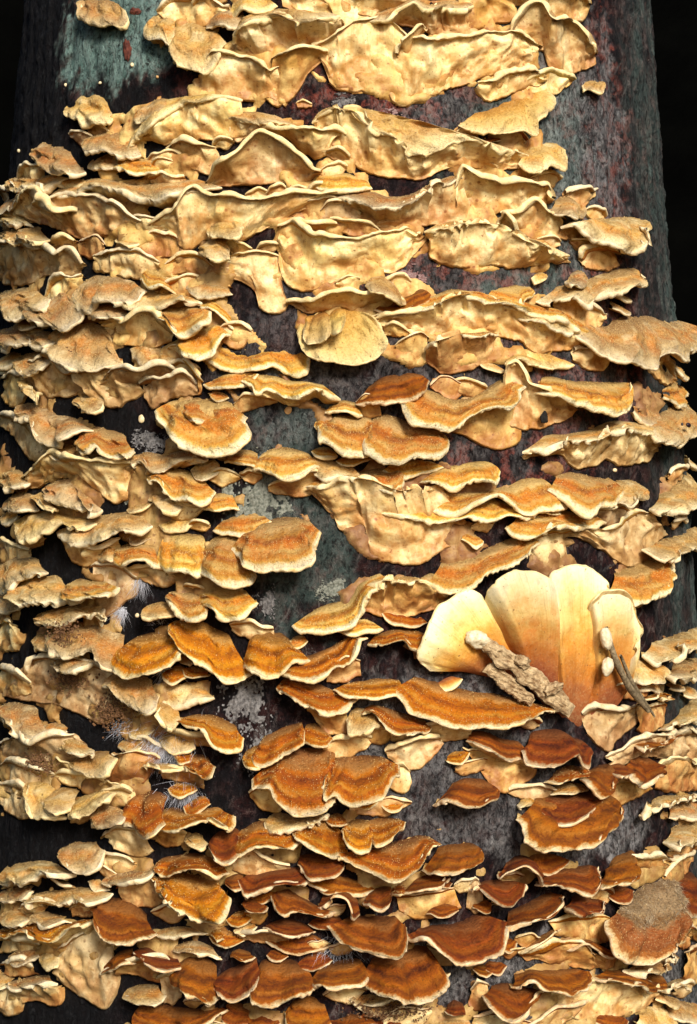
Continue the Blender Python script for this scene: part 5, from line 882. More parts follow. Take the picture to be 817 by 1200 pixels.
go|u|-1281,-1657,-12 -1190,-1629,-12 -1092,-1637,-12|-1222,-1628,27 -1098,-1590,59 -1048,-1611,27|-1233,-1678,9 -1120,-1664,9 -1034,-1638,9|brown pitted lump above the lowest lobed cream bracket
go|-1104,-1576,84,28,20,55|+
by|h|-827,-1374,-12 -750,-1331,-12 -662,-1337,-12 -588,-1402,-12|-777,-1369,71 -685,-1392,158 -651,-1431,158 -608,-1454,158 -558,-1435,158 -533,-1424,71|-838,-1385,-15 -759,-1414,-15 -665,-1434,-15 -580,-1429,-15|shield-shaped brown cap with curved stripes
oy|h|-593,-1201,-12 -548,-1176,-12 -458,-1158,-12 -370,-1168,-12 -332,-1204,-12|-558,-1209,68 -490,-1208,140 -427,-1192,152 -360,-1198,152 -313,-1208,68|-598,-1216,-15 -531,-1210,-15 -462,-1200,-15 -395,-1205,-15 -335,-1216,-15|upper tier of the large double-lobed orange cap
oy|h|-591,-1249,-12 -500,-1223,-12 -411,-1232,-12 -336,-1242,-12|-550,-1238,89 -475,-1281,197 -445,-1320,198 -398,-1349,198 -353,-1358,198 -308,-1343,198 -290,-1312,163 -311,-1279,89|-598,-1256,-15 -518,-1314,-15 -406,-1335,-15 -338,-1278,-15|large lower tier of the double-lobed orange cap with wide pale rim
oy|-372,-1387,33,15,14,49|+
oy|-519,-1361,62,29,16,57|+
by|h|-761,-1575,-12 -714,-1516,-12 -642,-1494,-12|-736,-1584,50 -638,-1533,112 -604,-1518,50|-774,-1592,-15 -733,-1562,-15 -688,-1538,-15 -641,-1519,-15|dark brown hood below the shield-shaped brown cap
go|u|-781,-1618,-12 -683,-1569,-12 -578,-1539,-12 -508,-1552,-12|-746,-1592,39 -628,-1532,86 -532,-1503,86 -487,-1528,39|-754,-1611,9 -681,-1587,9 -577,-1595,9 -510,-1602,9 -498,-1563,9|tan winged underside below the dark brown hood
by|h|-654,-1505,-12 -602,-1485,-12 -532,-1498,-12 -476,-1517,-12|-620,-1496,62 -539,-1493,139 -478,-1511,139 -445,-1524,62|-661,-1512,-15 -598,-1517,-15 -537,-1529,-15 -476,-1533,-15|brown wedge cap right of the dark brown hood
gg|h|-689,-1643,-12 -624,-1615,-12 -544,-1613,-12|-658,-1656,48 -583,-1655,106 -522,-1646,106 -509,-1630,48|-694,-1662,-15 -641,-1663,-15 -587,-1655,-15 -540,-1634,-15|small olive-grey oval bracket over black near the base
yt|u|-568,-1598,-12 -524,-1584,-12 -477,-1595,-12|-546,-1574,36 -485,-1550,79 -459,-1571,36|-539,-1665,9 -500,-1668,9 -473,-1635,9|short tan pillar right of the olive-grey oval bracket
by|h|-503,-1533,-12 -450,-1496,-12 -385,-1505,-12 -353,-1532,-12|-492,-1566,74 -415,-1569,165 -368,-1588,165 -332,-1609,164 -325,-1615,74|-520,-1568,-15 -465,-1573,-15 -405,-1589,-15 -351,-1598,-15|ribbed orange-brown clamshell cap left of a heart-shaped pair
by|-428,-1651,33,16,19,61|+
by|h|-369,-1566,-12 -318,-1530,-12 -247,-1493,-12 -226,-1511,-12|-365,-1583,77 -319,-1593,167 -282,-1604,172 -238,-1583,172 -208,-1546,169 -208,-1528,77|-384,-1591,-15 -329,-1605,-15 -268,-1575,-15 -225,-1535,-15|left half of a heart-shaped pair of brown caps
by|h|-649,-1715,-12 -604,-1672,-12 -503,-1671,-12 -417,-1673,-12 -323,-1657,-12|-615,-1714,59 -575,-1738,106 -463,-1747,132 -379,-1693,132 -313,-1658,59|-654,-1728,-15 -582,-1739,-15 -492,-1734,-15 -409,-1704,-15 -329,-1670,-15|wide brown cap at the bottom edge left of a white-spotted one
by|-302,-1684,73,39,-22,42|+
by|-354,-1725,50,22,12,50|+
gt|h|-580,-1430,-12 -512,-1405,-12 -424,-1408,-12|-551,-1436,45 -446,-1427,99 -382,-1415,45|-581,-1443,-15 -523,-1437,-15 -466,-1430,-15 -410,-1421,-15|crumbly tan scrap below the double-lobed orange cap
gt|h|-517,-1472,-12 -441,-1448,-12 -366,-1471,-12|-493,-1483,42 -403,-1477,92 -337,-1497,42|-518,-1488,-15 -463,-1484,-15 -410,-1487,-15 -358,-1496,-15|rough tan scrap above the ribbed clamshell cap
ot|h|-389,-1420,-12 -370,-1402,-12 -349,-1413,-12|-373,-1422,45 -337,-1429,99 -330,-1431,45|-391,-1430,-15 -378,-1433,-15 -364,-1435,-15 -348,-1433,-15|tiny tan nodule with a dark pore below the double-lobed cap
ot|-329,-1430,56,29,-14,46|+
by|h|-292,-1226,-12 -209,-1204,-12 -138,-1193,-12 -77,-1192,-12|-291,-1233,53 -255,-1251,104 -196,-1248,119 -141,-1232,119 -88,-1220,105 -61,-1209,53|-302,-1239,-15 -227,-1248,-15 -146,-1232,-15 -69,-1210,-15|long rust-brown ribbon cap left of the broad golden cap
by|h|-348,-1233,-12 -306,-1217,-12 -280,-1225,-12|-329,-1249,53 -284,-1251,119 -263,-1253,53|-349,-1251,-15 -326,-1254,-15 -303,-1252,-15 -279,-1251,-15|small rust cap tip between the double-lobed cap and rust ribbon
by|h|-126,-1160,-12 -65,-1145,-12 -4,-1154,-12 31,-1168,-12|-109,-1176,56 -66,-1198,125 -12,-1202,125 20,-1190,113 32,-1175,56|-119,-1178,-15 -70,-1195,-15 -13,-1197,-15 33,-1180,-15|squared brown cap tucked left of the broad golden cap
by|18,-1245,113,31,-16,44|+
by|h|-189,-1279,-12 -138,-1262,-12 -98,-1291,-12 -47,-1329,-12|-187,-1279,62 -163,-1305,129 -139,-1319,139 -113,-1297,139 -77,-1315,139 -32,-1331,137 5,-1328,62|-196,-1289,-15 -144,-1312,-15 -80,-1330,-15 -15,-1338,-15|twisted brown cap with a notched pale rim
by|5,-1330,31,21,22,51|+
by|-222,-1287,53,23,22,43|+
by|h|-286,-1311,-12 -256,-1294,-12 -220,-1308,-12|-277,-1311,59 -236,-1316,132 -204,-1319,132 -195,-1317,59|-292,-1321,-15 -266,-1327,-15 -238,-1330,-15 -212,-1323,-15|small round brown disc left of the twisted notched cap
oo|u|-281,-1360,-12 -250,-1354,-12 -212,-1359,-12|-271,-1339,33 -234,-1325,73 -205,-1339,33|-271,-1377,9 -225,-1382,9 -204,-1353,9|orange-tan stub below the small round brown disc
oo|-285,-1361,45,20,15,53|+
by|h|-217,-1389,-12 -152,-1363,-12 -101,-1376,-12 -61,-1399,-12|-209,-1383,62 -161,-1390,139 -107,-1396,139 -55,-1393,62|-221,-1395,-15 -169,-1403,-15 -113,-1406,-15 -60,-1406,-15|diamond-shaped pale-rimmed brown cap
by|-49,-1448,38,22,1,42|+
by|-110,-1438,97,33,-10,49|+
go|u|-303,-1436,-12 -252,-1420,-12 -201,-1415,-12 -139,-1446,-12|-291,-1414,39 -233,-1388,86 -186,-1384,86 -133,-1424,39|-288,-1441,9 -227,-1443,9 -146,-1459,9|tan tongue under the diamond-shaped brown cap
go|-270,-1395,36,17,13,60|+
by|h|-52,-1291,-12 -2,-1274,-12 48,-1267,-12 83,-1305,-12|-48,-1313,68 -1,-1271,152 35,-1285,152 53,-1330,131 76,-1338,68|-52,-1315,-15 -3,-1292,-15 45,-1305,-15 82,-1336,-15|curved brown neck rising to the big wedge cap
by|-14,-1261,31,20,19,53|+
by|h|27,-1361,-12 67,-1352,-12 147,-1354,-12 208,-1351,-12|-19,-1369,86 -2,-1387,142 33,-1409,191 75,-1437,191 126,-1451,191 173,-1446,191 193,-1416,176 210,-1378,86|-3,-1379,-15 74,-1426,-15 167,-1441,-15 220,-1381,-15|big wedge-shaped red-brown cap with crisp white rim
by|-21,-1375,58,26,1,45|+
by|23,-1456,39,22,20,59|+
by|h|103,-1273,-12 144,-1253,-12 184,-1255,-12|83,-1299,68 100,-1306,152 127,-1309,152 152,-1282,152 170,-1259,68|94,-1299,-15 127,-1310,-15 162,-1295,-15 183,-1268,-15|hooked small rust cap above the big wedge cap
oo|h|176,-1255,-12 206,-1242,-12 227,-1266,-12|167,-1280,53 187,-1266,119 217,-1274,53|176,-1279,-15 194,-1275,-15 212,-1275,-15 228,-1280,-15|small tan saddle right of the hooked rust cap
by|h|247,-1229,-12 310,-1217,-12 367,-1234,-12|194,-1275,59 239,-1247,132 295,-1235,132 349,-1225,59|222,-1267,-15 271,-1256,-15 322,-1249,-15 369,-1238,-15|thin rust blade with pale edge right of the tan saddle
by|331,-1247,34,14,-15,57|+
bo|u|193,-1305,-12 265,-1300,-12 383,-1286,-12|188,-1286,27 251,-1275,59 371,-1267,27|200,-1337,9 250,-1369,9 321,-1362,9 396,-1336,9|ragged brown skirt below the thin rust blade
bo|h|290,-1325,-12 342,-1313,-12 395,-1331,-12|277,-1345,42 314,-1346,92 380,-1340,42|290,-1345,-15 326,-1347,-15 361,-1346,-15 397,-1344,-15|small brown flake-like cap on the ragged brown skirt
by|h|231,-1408,-12 293,-1392,-12 376,-1386,-12 452,-1363,-12 507,-1367,-12|208,-1403,77 219,-1417,109 255,-1392,168 289,-1430,172 316,-1468,172 358,-1485,172 406,-1488,172 454,-1451,172 489,-1415,131 529,-1385,77|226,-1417,-15 309,-1431,-15 391,-1473,-15 483,-1452,-15 547,-1391,-15|ruffled chestnut cap with bright scalloped rim left of crowded caps
by|534,-1460,42,27,-14,52|+
by|502,-1541,37,21,10,45|+
by|459,-1544,34,15,-10,55|+
by|h|91,-1503,-12 171,-1472,-12 252,-1451,-12 313,-1468,-12|73,-1532,86 82,-1554,135 121,-1556,191 163,-1566,191 189,-1594,191 223,-1605,191 275,-1589,191 312,-1555,191 316,-1533,160 306,-1503,86|83,-1535,-15 180,-1563,-15 288,-1570,-15 324,-1504,-15|large bell-shaped banded brown cap near the bottom
by|220,-1693,75,43,15,45|+
by|h|-61,-1526,-12 18,-1497,-12 97,-1489,-12|-71,-1555,65 -27,-1556,145 34,-1552,145 88,-1542,129 103,-1528,65|-70,-1556,-15 -10,-1560,-15 53,-1550,-15 105,-1525,-15|small striped orange-brown cap left of the bell-shaped cap
by|33,-1604,65,29,10,60|+
by|-62,-1503,57,26,19,44|+
by|h|-244,-1517,-12 -199,-1491,-12 -129,-1499,-12 -59,-1535,-12|-240,-1574,86 -219,-1592,168 -185,-1610,191 -133,-1606,191 -91,-1578,191 -43,-1568,86|-255,-1567,-15 -199,-1597,-15 -122,-1587,-15 -52,-1571,-15|right half of a heart-shaped pair of brown caps
by|-211,-1695,53,33,-1,65|+
bt|h|-137,-1640,-12 -78,-1610,-12 -19,-1638,-12|-145,-1664,42 -130,-1708,92 -62,-1725,92 -6,-1701,42|-146,-1664,-15 -118,-1694,-15 -62,-1701,-15 -11,-1686,-15|brown cap with wet white spots at the bottom edge
bo|h|-25,-1694,-12 53,-1675,-12 131,-1695,-12|-33,-1709,45 49,-1705,99 128,-1702,45|-32,-1713,-15 23,-1712,-15 78,-1711,-15 133,-1709,-15|pale-edged brown cap cut by the bottom edge
bo|142,-1697,64,42,-19,40|+
gt|h|89,-1629,-12 139,-1611,-12 198,-1613,-12|86,-1638,36 139,-1629,79 203,-1614,36|89,-1643,-15 129,-1638,-15 168,-1631,-15 206,-1621,-15|ragged tan ledge in the dark frass below the bell-shaped cap
gt|133,-1640,88,35,-13,40|+
bo|h|344,-1668,-12 372,-1646,-12 409,-1663,-12|330,-1671,36 346,-1676,79 394,-1688,36|344,-1678,-15 364,-1680,-15 386,-1683,-15 410,-1687,-15|small brown knob on grey bark right of the bell-shaped cap
go|h|316,-1713,-12 371,-1698,-12 426,-1707,-12|299,-1720,39 343,-1725,86 410,-1728,39|314,-1726,-15 351,-1730,-15 389,-1731,-15 428,-1729,-15|tan crust edge at the bottom below the small brown knob
gt|u|288,-1469,-12 319,-1484,-12 352,-1510,-12|281,-1450,24 304,-1459,53 342,-1490,24|293,-1510,9 333,-1532,9 366,-1530,9|pale tan skirt behind the ruffled chestnut cap
by|h|-325,-1483,-12 -294,-1467,-12 -253,-1484,-12|-310,-1489,45 -259,-1486,99 -234,-1485,45|-325,-1495,-15 -300,-1494,-15 -274,-1495,-15 -249,-1493,-15|small brown strip above the heart-shaped pair
by|-170,-1478,33,16,-5,61|+
by|h|542,-1207,-12 596,-1177,-12 643,-1185,-12 689,-1233,-12|497,-1224,65 490,-1232,109 521,-1209,145 552,-1193,145 588,-1220,145 650,-1276,65|536,-1227,-15 591,-1219,-15 651,-1221,-15 695,-1271,-15|arched brown cap with a wavy rim above crowded chestnut caps
by|569,-1243,40,17,-18,57|+
by|h|678,-1246,-12 767,-1230,-12 904,-1235,-12|624,-1267,65 631,-1268,131 656,-1268,145 688,-1286,145 778,-1291,145 813,-1262,132 861,-1234,65|672,-1270,-15 764,-1284,-15 864,-1293,-15 921,-1247,-15|flat-topped brown cap with ragged pale rim right of the arched cap
by|h|968,-1248,-12 1013,-1213,-12 1119,-1206,-12|849,-1296,62 827,-1297,135 880,-1286,139 945,-1275,139 1031,-1255,62|935,-1290,-15 996,-1288,-15 1070,-1279,-15 1121,-1251,-15|dark chestnut flame-shaped cap above the hairy cap's left side
by|889,-1343,73,31,-4,52|+
by|996,-1344,61,25,7,57|+
go|u|1099,-1246,-12 1210,-1271,-12 1425,-1299,-12|1052,-1223,30 1108,-1236,66 1344,-1269,30|1089,-1265,9 1196,-1295,9 1302,-1293,9 1394,-1292,9|tan twisted leaf right of the flame-shaped chestnut cap
go|1371,-1310,126,37,17,45|+
by|h|444,-1267,-12 511,-1250,-12 602,-1264,-12|407,-1265,65 417,-1266,124 448,-1293,145 527,-1308,145 583,-1278,107 593,-1265,65|438,-1276,-15 504,-1299,-15 579,-1310,-15 623,-1275,-15|dark-centred brown cap below the arched wavy cap
by|461,-1330,33,23,4,56|+
gt|u|427,-1277,-12 455,-1255,-12 478,-1290,-12|415,-1259,24 432,-1231,53 465,-1272,24|413,-1337,9 439,-1360,9 468,-1350,9|tan scrap left of the dark-centred brown cap
gt|411,-1259,41,26,19,56|+
by|h|537,-1374,-12 607,-1346,-12 679,-1319,-12 742,-1306,-12|499,-1402,74 507,-1395,155 563,-1378,165 614,-1364,165 665,-1335,150 721,-1314,74|537,-1404,-15 619,-1396,-15 703,-1372,-15 767,-1324,-15|glossy chestnut scoop cap with bright rim
by|h|781,-1349,-12 823,-1329,-12 896,-1352,-12 946,-1369,-12|723,-1353,68 695,-1366,152 739,-1383,152 790,-1373,152 832,-1374,137 886,-1363,68|780,-1364,-15 833,-1385,-15 904,-1392,-15 956,-1380,-15|small oval chestnut cap left of the large hairy cap
oo|u|711,-1426,-12 801,-1426,-12 972,-1444,-12|690,-1406,24 756,-1398,53 939,-1422,24|721,-1460,9 808,-1482,9 901,-1504,9 970,-1504,9|mottled orange-tan crust under the small oval chestnut cap
oo|h|609,-1490,-12 669,-1458,-12 732,-1431,-12|574,-1500,45 597,-1469,99 664,-1439,99 722,-1434,45|606,-1506,-15 654,-1487,-15 703,-1466,-15 751,-1443,-15|tan pointed cap below the glossy chestnut scoop
oo|615,-1460,45,26,-17,51|+
oo|u|595,-1522,-12 677,-1521,-12 752,-1500,-12 856,-1533,-12 957,-1567,-12|569,-1497,42 621,-1483,92 688,-1462,92 780,-1492,92 909,-1539,42|607,-1524,9 688,-1545,9 810,-1579,9 917,-1600,9 973,-1574,9|smooth orange-tan underside shelf below the mottled crust
oo|566,-1495,36,20,24,60|+
bo|h|779,-1500,-12 860,-1490,-12 957,-1543,-12|731,-1497,50 768,-1482,112 826,-1519,112 930,-1545,50|777,-1509,-15 844,-1508,-15 908,-1534,-15 979,-1558,-15|dark brown flake on the smooth orange-tan shelf
hy|h|962,-1396,-12 1095,-1354,-12 1253,-1327,-12 1395,-1339,-12 1474,-1394,-12|876,-1419,74 836,-1455,131 838,-1502,165 904,-1545,165 983,-1554,165 1055,-1542,165 1080,-1508,165 1210,-1508,122 1307,-1490,74|958,-1426,-15 1020,-1484,-15 1160,-1510,-15 1322,-1492,-15 1485,-1482,-15|large brown cap covered with shaggy beige hair
bo|h|1324,-1328,-12 1468,-1335,-12 1622,-1399,-12|1242,-1419,59 1210,-1436,132 1412,-1483,59|1353,-1403,-15 1425,-1424,-15 1508,-1450,-15 1615,-1480,-15|rusty shoulder behind the large hairy cap at the edge
bo|u|1341,-1519,-12 1431,-1546,-12 1565,-1616,-12|1253,-1484,42 1246,-1486,92 1432,-1570,42|1321,-1531,9 1428,-1583,9 1511,-1611,9|brown pleated edge right of the large hairy cap
go|h|1052,-1608,-12 1177,-1610,-12 1328,-1608,-12|961,-1602,50 1002,-1620,112 1081,-1625,112 1246,-1614,50|1037,-1619,-15 1132,-1642,-15 1241,-1650,-15 1347,-1631,-15|fuzzy brown cap beneath the large hairy cap
by|h|901,-1594,-12 1019,-1613,-12 1152,-1656,-12 1268,-1688,-12|826,-1605,53 846,-1612,119 948,-1639,119 1001,-1673,119 1163,-1710,53|889,-1614,-15 1000,-1644,-15 1121,-1683,-15 1265,-1721,-15|narrow chestnut ledge above a big pale lichen-like apron
yy|u|711,-1677,-12 800,-1660,-12 895,-1656,-12 1093,-1699,-12 1262,-1758,-12|686,-1653,30 747,-1625,66 834,-1620,66 1009,-1659,66 1202,-1727,30|683,-1691,9 732,-1725,9 818,-1762,9 911,-1770,9 999,-1774,9 1095,-1774,9 1140,-1753,9 1231,-1739,9|big pale yellow apron with orange edge near the bottom
yy|1196,-1753,65,24,-24,62|+
yy|1159,-1818,127,43,-16,60|+
by|h|471,-1611,-12 549,-1599,-12 628,-1626,-12 680,-1642,-12|437,-1619,65 436,-1641,140 481,-1676,145 520,-1683,145 560,-1657,145 642,-1631,65|469,-1629,-15 534,-1668,-15 614,-1678,-15 685,-1649,-15|deep brown cup-shaped cap near the bottom
by|693,-1733,132,30,23,65|+
by|551,-1714,43,19,17,51|+
by|523,-1736,102,39,-20,61|+
by|h|534,-1579,-12 637,-1560,-12 759,-1575,-12 836,-1590,-12|530,-1599,68 571,-1573,152 605,-1610,152 657,-1616,152 688,-1630,152 744,-1619,152 797,-1599,112 810,-1581,68|555,-1605,-15 662,-1614,-15 780,-1636,-15 861,-1600,-15|brown cap with frosted pale lobed rim right of the deep cup
by|924,-1774,72,36,-14,56|+
go|u|427,-1628,-12 455,-1597,-12 489,-1615,-12|414,-1607,27 430,-1568,59 474,-1593,27|414,-1668,9 444,-1691,9 478,-1685,9|tan scrap left of the deep brown cup
gg|h|1235,-1717,-12 1336,-1712,-12 1423,-1746,-12|1158,-1710,36 1173,-1703,79 1343,-1751,36|1233,-1727,-15 1294,-1732,-15 1362,-1745,-15 1438,-1768,-15|small pale curl on grey bark beneath the fuzzy brown cap
gg|1320,-1818,127,38,-9,50|+
gg|1320,-1745,71,26,-18,54|+
bo|u|1402,-1645,-12 1467,-1643,-12 1556,-1656,-12|1335,-1615,24 1337,-1596,53 1465,-1621,24|1339,-1710,9 1402,-1739,9 1476,-1761,9|brown crust at the right edge below the hairy cap
go|u|1344,-1571,-12 1393,-1549,-12 1456,-1551,-12|1274,-1541,30 1258,-1502,66 1370,-1517,30|1323,-1596,9 1364,-1609,9 1404,-1604,9|tan pleat hanging at the right of the hairy cap's rim
fy|h|435,-545,-12 537,-577,-12 621,-590,-12 675,-631,-12|300,-537,56 255,-494,102 269,-427,125 305,-333,125 359,-286,125 413,-260,125 461,-279,95 499,-320,56|362,-543,-15 388,-471,-15 477,-404,-15 586,-440,-15|very large upright pale yellow fan of rounded lobes
fy|372,-579,43,20,24,56|+
fy|h|643,-590,-12 696,-651,-12 751,-713,-12 786,-725,-12|476,-318,77 465,-273,134 479,-246,172 497,-224,172 554,-201,172 620,-207,172 673,-237,172 697,-281,153 723,-343,77|564,-424,-15 639,-381,-15 751,-405,-15 788,-492,-15|+
fy|h|768,-729,-12 833,-762,-12 902,-772,-12|719,-383,62 673,-281,139 688,-223,139 731,-190,139 786,-183,139 847,-202,139 887,-232,139 896,-262,139 875,-286,135 900,-379,62|772,-518,-15 807,-423,-15 951,-434,-15 947,-533,-15|+
fy|h|883,-771,-12 978,-757,-12 1033,-701,-12|871,-417,71 827,-314,157 856,-277,158 916,-272,158 969,-303,158 1003,-369,158 1015,-429,158 995,-488,158 994,-540,109 990,-572,71|925,-557,-15 1023,-467,-15 1133,-548,-15 1067,-628,-15|+'''

def parse(s):
    P = np.array([[float(v) for v in p.split(',')] for p in s.split()])
    P[:, 0] /= 1400.0; P[:, 1] /= 1e4; P[:, 2] /= 1e4
    return P

def to_metric(P):                # theta,z,off -> comparable lengths
    Q = P.copy(); Q[:, 0] *= 0.14
    return Q

GRAINS = []; HAIR = []
HAIRM = rim_material('shaggy_hair', (.46, .35, .21), (.24, .15, .07))
def fused_lobe(k, spec):
    """a small lobe grown onto its bracket: centre arc and height, half width, half height, tilt, stand-off"""
    x, z, w, h, tl, d = (float(v) / 1e4 for v in spec.split(','))
    tl *= 100
    r_ = random.Random(k)
    j = lambda: r_.uniform(-.25, .25)
    def L(pp, o): return np.array([[x + u * w, z - v * h + tl * u * w, o(u)] for u, v in pp])
    rim = lambda u: d * (1 - .5 * u * u)
    if r_.random() < .5 and z < .08:
        a = L([(-.85, -.3 + j()), (-.3, -1), (.3, -.9 + j()), (.85, -.3)], lambda u: -.0012)
        r = L([(-1, .1 + j()), (-.6, .7 + j()), (0, 1 + j()), (.55, .7 + j()), (1, .1 + j())], rim)
        b = L([(-.9, 0), (-.3, .2), (.3, .2), (.9, 0)], lambda u: -.0015)
        return 'h', a, r, b
    r = L([(-1, -.3 + j()), (-.5, -.8 + j()), (0, -.9 + j()), (.5, -.7 + j()), (1, -.3 + j())], rim)
    a = r.copy(); a[:, 1] -= .0012; a[:, 2] = -.0012
    b = L([(-1, .2 + j()), (-.5, .9 + j()), (0, 1.2 + j()), (.5, 1 + j()), (1, .2 + j())], lambda u: .0009)
    return 'u', a, r, b

def build_bracket(k, line, parent=None, base=None):
    if line.count('|') == 2:
        cls, spec, label = line.split('|')
        mode, A, Rm, B = fused_lobe(k, spec)
    else:
        cls, mode, sa, sr, sb, label = line.split('|')
        A, Rm, B = (to_metric(parse(s)) for s in (sa, sr, sb))
    sd = k * 3.77 + 1.3
    c0 = cls[0]
    _, LR = spline(Rm, 8)
    n = int(np.clip(LR / 0.00075, 18, 110))
    if mode in 'hb':
        A, _ = spline(A, 40)
        A = A[5:-5] if c0 != 'f' else A
    A, _ = spline(A, n); Rr, _ = spline(Rm, n); B, _ = spline(B, n)
    siz = float(np.clip(LR / .032, .3, 1))
    s = np.linspace(0, 1, n)
    end = np.clip(np.sin(np.pi * s) * 3, 0, 1)
    sm = s * LR * 1000                                        # mm along the rim
    # frilled margin
    fr = (.42 * vnoise(sm / 3.4, sd) + .24 * vnoise(sm / 1.5, sd + 5)) * end * (.4 + .6 * siz) / 1000
    wav = (3.4 * vnoise(sm / 9.0, sd + 9) + .8 * vnoise(sm / 4.8, sd + 12)) * end * siz / 1000
    lift = (1.9 * vnoise(sm / 7.5, sd + 15) + .35 * vnoise(sm / 3.8, sd + 17)) * end * siz / 1000
    if c0 == 'f': wav, lift = wav * .45, lift * .1
    dirn = Rr - (A if mode != 'u' else B)
    dn = dirn / (np.linalg.norm(dirn, axis=1, keepdims=True) + 1e-6)
    Rr = Rr + dn * fr[:, None]
    amp = np.clip(Rr[:, 2] / .010, .25, 1.3)
    Rr[:, 2] += wav * amp * .8
    Rr[:, 2] = np.maximum(Rr[:, 2], .0012)
    Rr[:, 1] += lift * np.clip(np.linalg.norm(dirn, axis=1) / .010, .2, 1)
    if mode != 'h':
        B = B + np.stack([0 * fr, (.5 * vnoise(sm / 3.1, sd + 20) + .3 * vnoise(sm / 1.3, sd + 25)) / 1000, 0 * fr], -1)
    lc = np.max(np.linalg.norm((Rr - A), axis=1)); lb = np.max(np.linalg.norm((Rr - B), axis=1))
    mc = int(np.clip(lc / .0007, 6, 30)); mb = int(np.clip(lb / .0008, 6, 30))
    if mode == 'u': mc = 5
    if mode == 'h': mb = 6
    # cap
    t = np.linspace(0, 1, mc)[:, None, None]
    cap = A[None] * (1 - t) + Rr[None] * t
    prof = np.sin(np.linspace(0, 1, mc) * np.pi / 2) ** .85
    tt = np.linspace(0, 1, mc)[:, None]
    cap[:, :, 2] = A[None, :, 2] * (1 - prof[:, None]) + Rr[None, :, 2] * prof[:, None]
    sg, tg = np.meshgrid(sm, np.linspace(0, 1, mc))
    ll = lc * 1000 * tg
    wgt = np.sin(np.pi * np.clip(tg, 0, 1)) ** .7
    d = 1.6 * vnoise(sg / 6.5, ll / 5, sd + 31) * wgt + 1.0 * vnoise(sg / 3.2, ll / 7, sd + 33) * tg
    d += (.75 if c0 in 'opbh' else .3) * np.sin(tg * (1.6 + lc * 1000 / 4.2) * 2.2 + 1.2 * vnoise(sg / 9, ll / 9, sd) + sd) * wgt
    d -= np.clip(lc * 1000 / 9 - .5, 0, 1.0) * 1.3 * np.exp(-((tg - .55) / .2) ** 2) * (.5 + .5 * vnoise(sm / 15, sd + 3))[None]
    d += (.16 * vnoise(sg / .9, ll / .9, sd + 40) + .10 * vnoise(sg / .5, ll / .5, sd + 43)) * np.clip(tg * 4, 0, 1)
    d *= (end[None] * .8 + .2) * (.35 + .65 * siz) * (.32 if c0 == 'f' else 1)
    if mode == 'u': d *= .2
    cap[:, :, 2] += d / 1000 * np.clip(ll.max() / 8, .5, 1.1)
    # underside
    u = np.linspace(0, 1, mb)[:, None, None]
    und = Rr[None] * (1 - u) + B[None] * u
    up = 1 - (1 - np.linspace(0, 1, mb)) ** ((.8 + 1.0 * ((k * .7548) % 1.0)) if mode != 'h' else 1.0)
    und[:, :, 2] = Rr[None, :, 2] * (1 - up[:, None]) + B[None, :, 2] * up[:, None]
    sg2, ug = np.meshgrid(sm, np.linspace(0, 1, mb))
    lu = lb * 1000 * ug
    if mode != 'h':
        w2 = np.sin(np.pi * ug) ** .6
        e = 2.0 * vnoise(sg2 / 6.5, lu / 10, sd + 51) * w2 + 1.0 * vnoise(sg2 / 2.4, lu / 5, sd + 53) * w2
        e += 1.5 * vnoise(sg2 / 4.6, lu / 4.6, sd + 63) * w2 + .5 * vnoise(sg2 / 2.2, lu / 2.2, sd + 66) * w2
        e += .8 * (.4 - np.abs(vnoise(sg2 / 3.2 + .5 * vnoise(sg2 / 4, lu / 4, sd), lu / 8, sd + 57))) * w2
        e += .07 * vnoise(sg2 / .9, lu / .9, sd + 60) * np.clip(ug * 3, 0, 1)
        e *= .3 + .7 * siz
        lo = bark_relief(und[:, :, 0] / .14, und[:, :, 1]) + .0011
        und[:, :, 2] = np.maximum(und[:, :, 2] + e / 1000, lo)
    def world(G):
        return cyl(G[..., 0] / .14, G[..., 1], G[..., 2])
    C, U = world(cap), world(und)
    # rounded margin between cap and underside
    out = C[-1] - C[-2]; out /= np.linalg.norm(out, axis=1, keepdims=True) + 1e-9
    if mode == 'u':
        out = U[0] - U[min(3, mb - 1)]; out /= np.linalg.norm(out, axis=1, keepdims=True) + 1e-9
    tan = np.gradient(C[-1], axis=0); tan /= np.linalg.norm(tan, axis=1, keepdims=True) + 1e-9
    back = np.cross(tan, out); back /= np.linalg.norm(back, axis=1, keepdims=True) + 1e-9
    th = cap[-1, :, 0] / .14
    radial = np.stack([np.sin(th), -np.cos(th), 0 * th], -1)
    sgn = -np.sign(np.sum(back * radial, 1)); sgn[sgn == 0] = 1
    maj = np.sign(np.sum(sgn)) or 1
    back = back * maj
    thick = ((.00092 if c0 in 'yg' else .00078 if c0 == 'p' else .0006) * (1 + .55 * vnoise(sm / 9, sd + 70) + .25 * vnoise(sm / 3, sd + 73))) * np.clip(max(lc, lb) / .008, .5, 1) * (.5 + .5 * end) * (1.15 if mode == 'u' else 1.0) * (.35 + .65 * siz)
    nr = 5
    rim = []
    for j in range(1, nr):
        ph = math.pi * j / nr
        rim.append(C[-1] + out * (math.sin(ph) * thick * .9)[:, None] + back * ((1 - math.cos(ph)) * thick)[:, None])
    rim = np.array(rim)
    sh = (back * (2 * thick)[:, None])[None] * ((1 - np.linspace(0, 1, mb)) ** 1.3)[:, None, None]
    U = U + sh
    lip = U[-1] - radial * .0022 if mode != 'h' else None
    rows = [C, rim, U] + ([lip[None]] if lip is not None else [])
    G = np.concatenate(rows, 0)
    nrow = G.shape[0]
    gu = np.gradient(G, axis=1); gv = np.gradient(G, axis=0)
    N = np.cross(gu, gv)
    N /= np.linalg.norm(N, axis=2, keepdims=True) + 1e-12
    vis = N[:mc] if mode != 'u' else N[mc + 4:-1]
